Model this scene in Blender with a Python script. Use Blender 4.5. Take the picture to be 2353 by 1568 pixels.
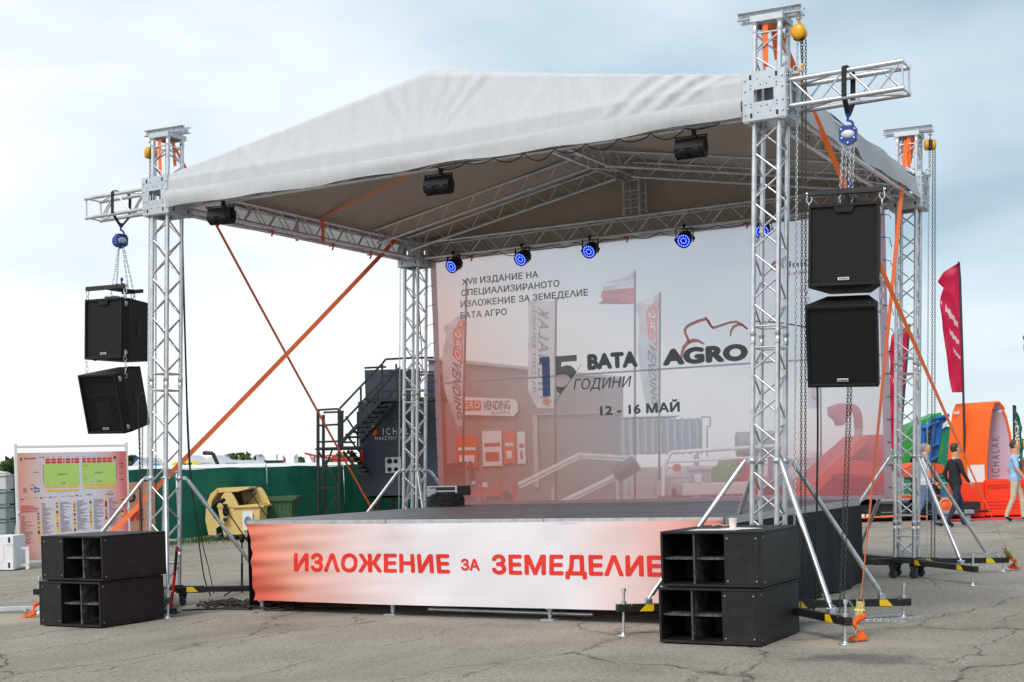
import bpy, bmesh, math, random
from mathutils import Vector as V, Matrix as M, Euler
random.seed(7)
R = math.radians
scene = bpy.context.scene
col = scene.collection
for o in list(bpy.data.objects):
    bpy.data.objects.remove(o)

# ------------------------------------------------------------------ camera
F, HY = 3139.99, 1091.48            # focal length and eye line, in pixels of a 2353 px wide picture
CAM = V((11.791, -12.3868, 1.4563))
YAW, ROLL = R(29.3517), R(0.3639)
cam_d = bpy.data.cameras.new('camera')
cam = bpy.data.objects.new('camera', cam_d)
col.objects.link(cam)
cam.matrix_world = M.Translation(CAM) @ M.Rotation(YAW, 4, 'Z') @ M.Rotation(R(90), 4, 'X') @ M.Rotation(ROLL, 4, 'Z')
cam_d.sensor_width = 36
cam_d.lens = F / 2353 * 36
cam_d.shift_y = (HY - 784) / 2353
cam_d.clip_start, cam_d.clip_end = 0.1, 4000
scene.camera = cam
# ------------------------------------------------------------------ sky, sun, exposure
SUN_EL, SUN_AZ = R(46), R(272)      # azimuth measured from +X counter-clockwise: in front of the stage, behind the camera
world = bpy.data.worlds.new('World')
scene.world = world
world.use_nodes = True
wn, wl = world.node_tree.nodes, world.node_tree.links
wn.clear()
def wnode(t, **k):
    n = wn.new(t)
    for a, b in k.items(): setattr(n, a, b)
    return n
w_out = wnode('ShaderNodeOutputWorld')
w_sky = wnode('ShaderNodeTexSky', sky_type='NISHITA', sun_disc=False, sun_elevation=SUN_EL, sun_rotation=R(90) - SUN_AZ)
w_b1 = wnode('ShaderNodeBackground'); w_b1.inputs[1].default_value = 0.10
w_b2 = wnode('ShaderNodeBackground'); w_b2.inputs[1].default_value = 1.0
w_mix = wnode('ShaderNodeMixShader')
w_tc = wnode('ShaderNodeTexCoord')
w_map = wnode('ShaderNodeMapping'); w_map.inputs['Scale'].default_value = (1.5, 1.5, 4.2); w_map.inputs['Location'].default_value = (3.1, 1.9, 0.45)
w_n1 = wnode('ShaderNodeTexNoise'); w_n1.inputs['Scale'].default_value = 2.1; w_n1.inputs['Detail'].default_value = 4.5; w_n1.inputs['Roughness'].default_value = 0.46; w_n1.inputs['Distortion'].default_value = 0.25
w_dot = wnode('ShaderNodeVectorMath', operation='DOT_PRODUCT')
# the brighter half of the cloud deck lies to the left, the heavier cloud to the right
w_dot.inputs[1].default_value = (-math.cos(YAW) * 0.93, -math.sin(YAW) * 0.93, -0.42)
w_add = wnode('ShaderNodeMath', operation='MULTIPLY_ADD'); w_add.inputs[1].default_value = 0.58; w_add.inputs[2].default_value = 0.15
w_sum = wnode('ShaderNodeMath', operation='ADD')
w_ramp = wnode('ShaderNodeValToRGB')
e = w_ramp.color_ramp.elements
e[0].position, e[0].color = 0.34, (0.33, 0.44, 0.52, 1)
e[1].position, e[1].color = 0.77, (0.77, 0.78, 0.785, 1)
e.new(0.47).color = (0.46, 0.555, 0.62, 1)
e.new(0.60).color = (0.59, 0.66, 0.705, 1)
w_hz = wnode('ShaderNodeSeparateXYZ')
w_hr = wnode('ShaderNodeMapRange'); w_hr.inputs['From Min'].default_value = 0.0; w_hr.inputs['From Max'].default_value = 0.16; w_hr.inputs['To Min'].default_value = 0.26; w_hr.inputs['To Max'].default_value = 0.0
w_sum2 = wnode('ShaderNodeMath', operation='ADD')
wl.new(w_tc.outputs['Generated'], w_map.inputs['Vector']); wl.new(w_map.outputs[0], w_n1.inputs['Vector'])
wl.new(w_tc.outputs['Generated'], w_dot.inputs[0]); wl.new(w_dot.outputs['Value'], w_add.inputs[0])
wl.new(w_add.outputs[0], w_sum.inputs[0]); wl.new(w_n1.outputs['Fac'], w_sum.inputs[1])
wl.new(w_tc.outputs['Generated'], w_hz.inputs[0]); wl.new(w_hz.outputs['Z'], w_hr.inputs['Value'])
wl.new(w_sum.outputs[0], w_sum2.inputs[0]); wl.new(w_hr.outputs[0], w_sum2.inputs[1])
wl.new(w_sum2.outputs[0], w_ramp.inputs['Fac']); wl.new(w_ramp.outputs['Color'], w_b2.inputs['Color'])
wl.new(w_sky.outputs[0], w_b1.inputs['Color'])
w_mix.inputs[0].default_value = 0.88
wl.new(w_b1.outputs[0], w_mix.inputs[1]); wl.new(w_b2.outputs[0], w_mix.inputs[2]); wl.new(w_mix.outputs[0], w_out.inputs[0])

sun_d = bpy.data.lights.new('sun', 'SUN')
sun_d.energy, sun_d.angle, sun_d.color = 1.5, R(22), (1.0, 0.96, 0.91)
sun = bpy.data.objects.new('sun', sun_d)
col.objects.link(sun)
_sd = V((math.cos(SUN_AZ) * math.cos(SUN_EL), math.sin(SUN_AZ) * math.cos(SUN_EL), math.sin(SUN_EL)))
sun.rotation_euler = _sd.to_track_quat('Z', 'Y').to_euler()
sun.location = (0, 0, 30)
scene.view_settings.view_transform = 'Standard'
scene.view_settings.look = 'None'
scene.view_settings.exposure = 0.5
scene.view_settings.gamma = 1
scene.view_settings.use_curve_mapping = False
scene.cycles.max_bounces = 10
scene.cycles.transparent_max_bounces = 24

# ------------------------------------------------------------------ the lie of the land
# the yard slopes gently; everything standing on it is laid out in level yard coordinates and tilted at the end,
# while masts and hanging things stay plumb
SX, SY = math.tan(R(1.5996)), math.tan(R(1.3032))
_n = V((-SX, -SY, 1)).normalized()
RS = V((0, 0, 1)).rotation_difference(_n).to_matrix()
PIV = V((4, 2.5, 0))
def wpt(x, y, z=0): return RS @ (V((x, y, 0)) - PIV) + PIV + V((0, 0, z))
def gz(dx, dy): return dx * SX + dy * SY
CAM_Y = RS.transposed() @ (CAM - PIV) + PIV
_cr, _cu = V((math.cos(YAW), math.sin(YAW), 0)), V((-math.sin(YAW), math.cos(YAW), 0))
def ray(x, y):
    X, Y = x - 1176.5, y - HY
    u = math.cos(ROLL) * X + math.sin(ROLL) * Y
    w = -math.sin(ROLL) * X + math.cos(ROLL) * Y
    return RS.transposed() @ (_cu + _cr * (u / F) - V((0, 0, w / F)))
def on(x, y, ax, val):
    v = ray(x, y); i = 'xyz'.index(ax)
    return CAM_Y + v * ((val - CAM_Y[i]) / v[i])
def depth(P): return (RS @ (V(P) - PIV) + PIV - CAM).dot(_cu)
def ground_at(x, d):
    lo, hi = 1000.0, 2500.0
    for _ in range(50):
        m = (lo + hi) / 2
        P = on(x, m, 'z', 0)
        q = depth(P)
        if q > d or q < 0: lo = m
        else: hi = m
    P.z = 0
    return P
class Frame:
    """an upright plane facing the camera, standing on the yard at a given distance"""
    def __init__(s, x, d):
        s.o = ground_at(x, d); s.d = d
        s.r = V((_cr.x, _cr.y, 0)).normalized(); s.n = V((_cu.x, _cu.y, 0)).normalized()
    def uv(s, x, y):
        v = ray(x, y)
        t = (s.o - CAM_Y).dot(s.n) / v.dot(s.n)
        P = CAM_Y + v * t - s.o
        return P.dot(s.r), P.z
MODE = {}
# ------------------------------------------------------------------ materials
def lin(*c):
    return tuple(((v / 255 + 0.055) / 1.055) ** 2.4 if v > 10 else v / 255 / 12.92 for v in c)
def nodes_of(name):
    m = bpy.data.materials.new(name); m.use_nodes = True
    return m, m.node_tree.nodes, m.node_tree.links, m.node_tree.nodes['Principled BSDF']
def nd(ns, t, **k):
    n = ns.new(t)
    for a, b in k.items():
        if a in n.inputs: n.inputs[a].default_value = b
        else: setattr(n, a, b)
    return n
def mat(name, c, rough=0.6, metal=0.0, var=0.12, scale=6.0, bump=0.0, bscale=60.0, dirt=None, dscale=2.5, damt=0.4, spec=0.5, coords='Object', transl=0.0, emit=None, es=0.0):
    """plain surface with grain, tonal variation, optional dirt blotches and fine relief"""
    m, ns, ls, p = nodes_of(name)
    tc = nd(ns, 'ShaderNodeTexCoord')
    n1 = nd(ns, 'ShaderNodeTexNoise', Scale=scale, Detail=5.0, Roughness=0.6)
    ls.new(tc.outputs[coords], n1.inputs['Vector'])
    mr = nd(ns, 'ShaderNodeMapRange')
    mr.inputs['From Min'].default_value, mr.inputs['From Max'].default_value = 0.3, 0.7
    mr.inputs['To Min'].default_value, mr.inputs['To Max'].default_value = 1 - var, 1 + var
    ls.new(n1.outputs['Fac'], mr.inputs['Value'])
    vm = nd(ns, 'ShaderNodeVectorMath', operation='SCALE')
    vm.inputs[0].default_value = c[:3]
    ls.new(mr.outputs[0], vm.inputs['Scale'])
    out = vm.outputs[0]
    if dirt:
        n2 = nd(ns, 'ShaderNodeTexNoise', Scale=dscale, Detail=8.0, Roughness=0.68)
        ls.new(tc.outputs[coords], n2.inputs['Vector'])
        r2 = nd(ns, 'ShaderNodeMapRange')
        r2.inputs['From Min'].default_value, r2.inputs['From Max'].default_value = 0.48, 0.72
        r2.inputs['To Max'].default_value = damt
        ls.new(n2.outputs['Fac'], r2.inputs['Value'])
        mx = nd(ns, 'ShaderNodeMix', data_type='RGBA')
        ls.new(r2.outputs[0], mx.inputs[0]); ls.new(out, mx.inputs[6]); mx.inputs[7].default_value = (*dirt[:3], 1)
        out = mx.outputs[2]
    ls.new(out, p.inputs['Base Color'])
    rr = nd(ns, 'ShaderNodeMapRange')
    rr.inputs['To Min'].default_value, rr.inputs['To Max'].default_value = max(0.03, rough - 0.1), min(1, rough + 0.1)
    ls.new(n1.outputs['Fac'], rr.inputs['Value']); ls.new(rr.outputs[0], p.inputs['Roughness'])
    p.inputs['Metallic'].default_value = metal
    p.inputs['Specular IOR Level'].default_value = spec
    if bump:
        n3 = nd(ns, 'ShaderNodeTexNoise', Scale=bscale, Detail=3.0)
        ls.new(tc.outputs[coords], n3.inputs['Vector'])
        b = nd(ns, 'ShaderNodeBump', Strength=bump, Distance=0.01)
        ls.new(n3.outputs['Fac'], b.inputs['Height']); ls.new(b.outputs[0], p.inputs['Normal'])
    if emit:
        p.inputs['Emission Color'].default_value = (*emit, 1); p.inputs['Emission Strength'].default_value = es
    if transl:
        t = nd(ns, 'ShaderNodeBsdfTranslucent'); mxs = nd(ns, 'ShaderNodeMixShader'); mxs.inputs[0].default_value = transl
        ls.new(out, t.inputs['Color'])
        o = ns['Material Output']
        ls.new(p.outputs[0], mxs.inputs[1]); ls.new(t.outputs[0], mxs.inputs[2]); ls.new(mxs.outputs[0], o.inputs['Surface'])
    return m

MT = {}
def mk(name, *a, **k): MT[name] = mat(name, *a, **k)
mk('alu', (0.70, 0.71, 0.735), 0.34, 0.88, 0.14, 9, dirt=(0.36, 0.36, 0.37), damt=0.45, dscale=6, bump=0.05)
mk('galv', (0.55, 0.59, 0.63), 0.5, 0.45, 0.10, 12, dirt=(0.40, 0.43, 0.47), damt=0.4)
mk('steel', (0.5, 0.5, 0.5), 0.4, 0.8)
mk('zinc', (0.62, 0.66, 0.68), 0.38, 0.8, 0.15, 30)
mk('darkchain', (0.09, 0.085, 0.08), 0.5, 0.6, 0.2, 30)
mk('black_paint', (0.010, 0.010, 0.011), 0.5, 0, 0.3, 10, dirt=(0.08, 0.075, 0.07), damt=0.35, bump=0.1)
mk('black_plastic', (0.008, 0.008, 0.009), 0.5, 0, 0.25, 14, spec=0.3)
mk('rubber', (0.016, 0.016, 0.017), 0.7, 0, 0.3, 14)
mk('sub_paint', (0.011, 0.0105, 0.011), 0.5, 0, 0.35, 5, bump=0.35, bscale=220, spec=0.35, dirt=(0.10, 0.095, 0.09), dscale=9, damt=0.14)
mk('sub_edge', (0.045, 0.043, 0.042), 0.6, 0, 0.5, 30, dirt=(0.3, 0.28, 0.25), dscale=14, damt=0.6)
mk('sub_inner', (0.010, 0.010, 0.011), 0.6, 0, 0.3, 8, bump=0.2, bscale=160, dirt=(0.05, 0.045, 0.04), dscale=5, damt=0.10)
mk('skirt', (0.013, 0.013, 0.016), 0.85, 0, 0.25, 4, bump=0.15, bscale=300)
mk('fabric_black', (0.013, 0.013, 0.014), 0.75, 0, 0.3, 8, bump=0.2, bscale=90)
mk('deck', (0.032, 0.032, 0.042), 0.38, 0, 0.25, 3, bump=0.15, bscale=160, dirt=(0.10, 0.10, 0.11), dscale=1.4, damt=0.35)
mk('strap_orange', lin(255, 116, 40), 0.6, 0, 0.08, 20)
mk('strap_red', lin(255, 122, 66), 0.6, 0, 0.08, 20)
mk('rag_orange', lin(255, 108, 24), 0.75, 0, 0.2, 14, transl=0.25)
mk('yellow_paint', lin(236, 170, 10), 0.35, 0, 0.1, 20, dirt=(0.12, 0.07, 0.02), damt=0.3)
mk('blue_paint', lin(22, 60, 148), 0.35, 0, 0.12, 20)
mk('white_paint', (0.80, 0.80, 0.80), 0.45, 0, 0.04, 5, dirt=(0.5, 0.5, 0.48), damt=0.15)
mk('white_plain', (0.82, 0.82, 0.83), 0.5, 0, 0.03)
mk('red_print', lin(226, 44, 30), 0.55, 0, 0.05)
mk('red_paint', lin(210, 30, 20), 0.4, 0, 0.1)
mk('dark_print', lin(58, 66, 72), 0.6, 0, 0.05)
mk('black_print', (0.015, 0.015, 0.016), 0.6, 0, 0.05)
mk('navy', lin(44, 54, 68), 0.45, 0, 0.12, 2, dirt=lin(70, 80, 92), damt=0.3)
mk('black_steel', (0.014, 0.014, 0.015), 0.45, 0.1, 0.2, 6)
mk('cable', (0.012, 0.012, 0.012), 0.5, 0, 0.2)
mk('paper', (0.82, 0.80, 0.78), 0.7, 0, 0.03)
mk('cup', lin(250, 226, 216), 0.5, 0, 0.04)
mk('leaf', (0.07, 0.12, 0.03), 0.6, 0, 0.5, 3, transl=0.3)
mk('bark', (0.10, 0.075, 0.05), 0.9, 0, 0.3, 8)
mk('grass', (0.07, 0.13, 0.03), 0.7, 0, 0.5, 4, transl=0.2)
mk('skin', lin(214, 160, 132), 0.5, 0, 0.05)
mk('hair', (0.03, 0.022, 0.016), 0.6, 0, 0.3, 30)
# ------------------------------------------------------------------ mesh helpers
PEND = []
class MB:
    def __init__(s): s.v, s.f, s.m, s.sm = [], [], [], []
    def add(s, vs, fs, mi=0, smooth=False):
        b = len(s.v); s.v += [tuple(v) for v in vs]
        for f in fs:
            s.f.append([i + b for i in f]); s.m.append(mi); s.sm.append(smooth)
        return s
    def box(s, c, d, rot=None, mi=0, b=0.0):
        c = V(c); hx, hy, hz = d[0] / 2, d[1] / 2, d[2] / 2
        def T(p): p = V(p); return (rot @ p if rot else p) + c
        if not b:
            vs = [T((x, y, z)) for x in (-hx, hx) for y in (-hy, hy) for z in (-hz, hz)]
            return s.add(vs, [(0, 1, 3, 2), (4, 6, 7, 5), (0, 4, 5, 1), (2, 3, 7, 6), (0, 2, 6, 4), (1, 5, 7, 3)], mi)
        vs, idx = [], {}
        for sx in (-1, 1):
            for sy in (-1, 1):
                for sz in (-1, 1):
                    for a in range(3):
                        p = [sx * (hx - b), sy * (hy - b), sz * (hz - b)]
                        p[a] = (sx * hx, sy * hy, sz * hz)[a]
                        idx[(sx, sy, sz, a)] = len(vs); vs.append(T(p))
        fs = []
        S2 = (-1, 1)
        for a in range(3):
            o = [i for i in range(3) if i != a]
            for sg in S2:
                q = []
                for (p1, p2) in ((-1, -1), (1, -1), (1, 1), (-1, 1)):
                    k = [0, 0, 0]; k[a] = sg; k[o[0]] = p1; k[o[1]] = p2
                    q.append(idx[(*k, a)])
                fs.append(q)
        for a in range(3):
            o = [i for i in range(3) if i != a]
            for p1 in S2:
                for p2 in S2:
                    k0 = [0, 0, 0]; k0[a] = -1; k0[o[0]] = p1; k0[o[1]] = p2
                    k1 = list(k0); k1[a] = 1
                    fs.append([idx[(*k0, o[0])], idx[(*k1, o[0])], idx[(*k1, o[1])], idx[(*k0, o[1])]])
        for sx in S2:
            for sy in S2:
                for sz in S2: fs.append([idx[(sx, sy, sz, a)] for a in range(3)])
        return s.add(vs, fs, mi)
    def tube(s, p0, p1, r, n=8, r2=None, cap=True, mi=0):
        p0, p1 = V(p0), V(p1); d = p1 - p0
        if d.length < 1e-6: return s
        q = d.to_track_quat('Z', 'Y'); r2 = r if r2 is None else r2
        vs = []
        for p, rr in ((p0, r), (p1, r2)):
            for i in range(n):
                a = 2 * math.pi * i / n
                vs.append(p + q @ V((math.cos(a) * rr, math.sin(a) * rr, 0)))
        s.add(vs, [(i, (i + 1) % n, n + (i + 1) % n, n + i) for i in range(n)], mi, n > 5)
        if cap:
            s.add(vs[:n], [list(range(n))[::-1]], mi); s.add(vs[n:], [list(range(n))], mi)
        return s
    def path(s, pts, r, n=6, closed=False, mi=0):
        pts = [V(p) for p in pts]; k = len(pts); vs = []
        up = None
        for i, p in enumerate(pts):
            a = pts[i - 1] if (i > 0 or closed) else p
            b = pts[(i + 1) % k] if (i < k - 1 or closed) else p
            t = (b - a).normalized()
            if up is None:
                up = t.orthogonal().normalized()
            else:
                up = (up - t * up.dot(t))
                up = up.normalized() if up.length > 1e-6 else t.orthogonal().normalized()
            w = t.cross(up)
            rr = r[i] if isinstance(r, (list, tuple)) else r
            for j in range(n):
                an = 2 * math.pi * j / n
                vs.append(p + up * math.cos(an) * rr + w * math.sin(an) * rr)
        fs = []
        for i in range(k if closed else k - 1):
            a, b = i * n, ((i + 1) % k) * n
            fs += [(a + j, a + (j + 1) % n, b + (j + 1) % n, b + j) for j in range(n)]
        s.add(vs, fs, mi, True)
        if not closed:
            s.add(vs[:n], [list(range(n))[::-1]], mi); s.add(vs[-n:], [list(range(n))], mi)
        return s
    def lathe(s, prof, n=16, T=None, mi=0, smooth=True):
        vs = []
        for r, z in prof:
            for i in range(n):
                a = 2 * math.pi * i / n
                p = V((r * math.cos(a), r * math.sin(a), z)); vs.append(T @ p if T else p)
        fs = []
        for k in range(len(prof) - 1):
            fs += [(k * n + i, k * n + (i + 1) % n, (k + 1) * n + (i + 1) % n, (k + 1) * n + i) for i in range(n)]
        s.add(vs, fs, mi, smooth)
        s.add(vs[:n], [list(range(n))[::-1]], mi); s.add(vs[-n:], [list(range(n))], mi)
        return s
    def prism(s, poly, a, b, plane='xz', mi=0, T=None):
        """polygon in a plane, extruded along the third axis from a to b"""
        def P(u, v, w):
            p = {'xz': (u, w, v), 'xy': (u, v, w), 'yz': (w, u, v)}[plane]
            return T @ V(p) if T else V(p)
        n = len(poly)
        vs = [P(u, v, a) for u, v in poly] + [P(u, v, b) for u, v in poly]
        s.add(vs, [list(range(n)), list(range(n, 2 * n))[::-1]] + [(i, n + i, n + (i + 1) % n, (i + 1) % n) for i in range(n)], mi)
        return s
    def grid(s, fn, nu, nv, mi=0, smooth=True):
        vs = [fn(i / nu, j / nv) for j in range(nv + 1) for i in range(nu + 1)]
        w = nu + 1
        return s.add(vs, [(j * w + i, j * w + i + 1, (j + 1) * w + i + 1, (j + 1) * w + i) for j in range(nv) for i in range(nu)], mi, smooth)
    def mesh(s, name, mats, fix=True):
        me = bpy.data.meshes.new(name)
        me.from_pydata(s.v, [], s.f)
        if not isinstance(mats, (list, tuple)): mats = [mats]
        for m in mats:
            if isinstance(m, str) and m not in MT: PEND.append((me, len(me.materials), m)); me.materials.append(None)
            else: me.materials.append(MT[m] if isinstance(m, str) else m)
        me.polygons.foreach_set('material_index', s.m)
        me.polygons.foreach_set('use_smooth', s.sm)
        if fix:
            bm = bmesh.new(); bm.from_mesh(me)
            bmesh.ops.recalc_face_normals(bm, faces=bm.faces); bm.to_mesh(me); bm.free()
        me.update()
        return me
    def build(s, name, mats, parent=None, loc=(0, 0, 0), rot=(0, 0, 0), fix=True):
        return put(name, s.mesh(name, mats, fix), parent, loc, rot)
def put(name, me, parent=None, loc=(0, 0, 0), rot=(0, 0, 0)):
    o = bpy.data.objects.new(name, me); col.objects.link(o)
    o.parent = parent; o.location = loc; o.rotation_euler = rot
    return o
def tag(o, label=None, cat=None, group=None, kind=None, mode=None):
    if label: o['label'] = label
    if cat: o['category'] = cat
    if group: o['group'] = group
    if kind: o['kind'] = kind
    if mode: MODE[o.name] = mode
    return o
def thing(name, label, cat, loc=(0, 0, 0), rotz=0.0, group=None, mode='tilt', rot=None):
    o = bpy.data.objects.new(name, None); col.objects.link(o)
    o.empty_display_size = 0.1
    o.location = loc; o.rotation_euler = rot or (0, 0, rotz)
    return tag(o, label, cat, group, None, mode)
def copy_tree(o, parent=None):
    c = o.copy(); col.objects.link(c); c.parent = parent
    for ch in list(o.children): copy_tree(ch, c)
    return c
_cache = {}
def strut(name, p0, p1, r, m, parent, n=8, box=None):
    """a straight bar between two points; alike bars share one mesh"""
    p0, p1 = V(p0), V(p1); d = p1 - p0; L = d.length
    key = (round(L, 3), r, m, n, box)
    if key not in _cache:
        mb = MB()
        if box: mb.box((0, 0, L / 2), (box[0], box[1], L), b=min(box) * 0.08)
        else: mb.tube((0, 0, 0), (0, 0, L), r, n)
        _cache[key] = mb.mesh(name, m)
    o = put(name, _cache[key], parent, p0)
    o.rotation_euler = d.to_track_quat('Z', 'Y').to_euler()
    return o
_txt = {}
def text_mesh(s, bold=0.0, shear=0.0, spacing=1.0):
    key = (s, bold, shear, spacing)
    if key not in _txt:
        cu = bpy.data.curves.new('lettering', 'FONT')
        cu.body = s; cu.offset = bold; cu.shear = shear; cu.space_character = spacing; cu.fill_mode = 'FRONT'
        cu.resolution_u = 4
        ob = bpy.data.objects.new('lettering', cu); col.objects.link(ob)
        bpy.context.view_layer.update()
        me = bpy.data.meshes.new_from_object(ob.evaluated_get(bpy.context.evaluated_depsgraph_get()))
        bpy.data.objects.remove(ob); bpy.data.curves.remove(cu)
        bm = bmesh.new(); bm.from_mesh(me); bmesh.ops.triangulate(bm, faces=bm.faces)
        for _ in range(4):
            le = [e_ for e_ in bm.edges if e_.calc_length() > .14]
            if not le: break
            bmesh.ops.subdivide_edges(bm, edges=le, cuts=1); bmesh.ops.triangulate(bm, faces=[f_ for f_ in bm.faces if len(f_.verts) > 3])
        bm.to_mesh(me); bm.free()
        xs = [v.co.x for v in me.vertices]; ys = [v.co.y for v in me.vertices]
        vs = [(v.co.x, v.co.y) for v in me.vertices]; fs = [list(p.vertices) for p in me.polygons]
        _txt[key] = (vs, fs, min(xs), max(xs), min(ys), max(ys))
        bpy.data.meshes.remove(me)
    return _txt[key]
def lettering(s, x0, x1, z0, z1, fn, m, parent, bold=0.0, shear=0.0, spacing=1.0, mirror=False, name='lettering', fit=None, nv=(0, -1, 0)):
    """flat print: the string set into the box x0..x1, z0..z1, laid on a surface through fn(u, v)"""
    vs, fs, a, b, c, d = text_mesh(s, 0.0, shear, spacing)
    if fit is not None:      # vertical fit by a reference glyph string, so accents and tails stick out
        _, _, _, _, c, d = text_mesh(fit, 0.0, shear, spacing)
    a, b, c, d = a - bold, b + bold, c - bold, d + bold
    mb = MB()
    sh = [(0, 0)] + ([(bold * math.cos(k * math.pi / 4) * 1.0, bold * math.sin(k * math.pi / 4)) for k in range(8)] if bold > 0 else [])
    for i, (dx, dy) in enumerate(sh):    # heavier weight: the outline inked again a little to each side, each coat a hair proud
        out = []
        for x, y in vs:
            t = (x + dx - a) / (b - a)
            if mirror: t = 1 - t
            out.append(V(fn(x0 + (x1 - x0) * t, z0 + (z1 - z0) * (y + dy - c) / (d - c))) + V(nv) * (i * .00025))
        mb.add(out, fs)
    return mb.build(name, m, parent, fix=False)
def flat(y): return lambda u, v: (u, y, v)
def ring_pts(c, r, n=10, ax='y', sc=1.0):
    o = []
    for i in range(n):
        a = 2 * math.pi * i / n
        u, w = r * math.cos(a), r * math.sin(a) * sc
        o.append(V(c) + V({'y': (u, 0, w), 'x': (0, u, w), 'z': (u, w, 0)}[ax]))
    return o
def chain(p0, p1, m, parent, pitch=0.030, r=0.0034, name='chain', sag=0.0):
    """links of round bar, alternately turned, hung between two points"""
    p0, p1 = V(p0), V(p1); L = (p1 - p0).length
    n = max(2, int(L / pitch)); mb = MB()
    for i in range(n):
        t = (i + 0.5) / n
        c = p0.lerp(p1, t) - V((0, 0, sag * 4 * t * (1 - t)))
        d = (p1 - p0).normalized()
        if sag: d = (d - V((0, 0, sag * 4 * (1 - 2 * t) / L))).normalized()
        q = d.to_track_quat('Z', 'Y')
        pts = []
        for j in range(8):
            a = 2 * math.pi * j / 8
            u, w = math.cos(a) * pitch * 0.34, math.sin(a) * pitch * 0.68
            an = 0.6 + (i % 2) * math.pi / 2
            pts.append(c + q @ V((u * math.cos(an), u * math.sin(an), w)))
        mb.path(pts, r, 4, closed=True)
    o = mb.build(name, m, parent); o['kind'] = 'stuff'
    return o
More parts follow.
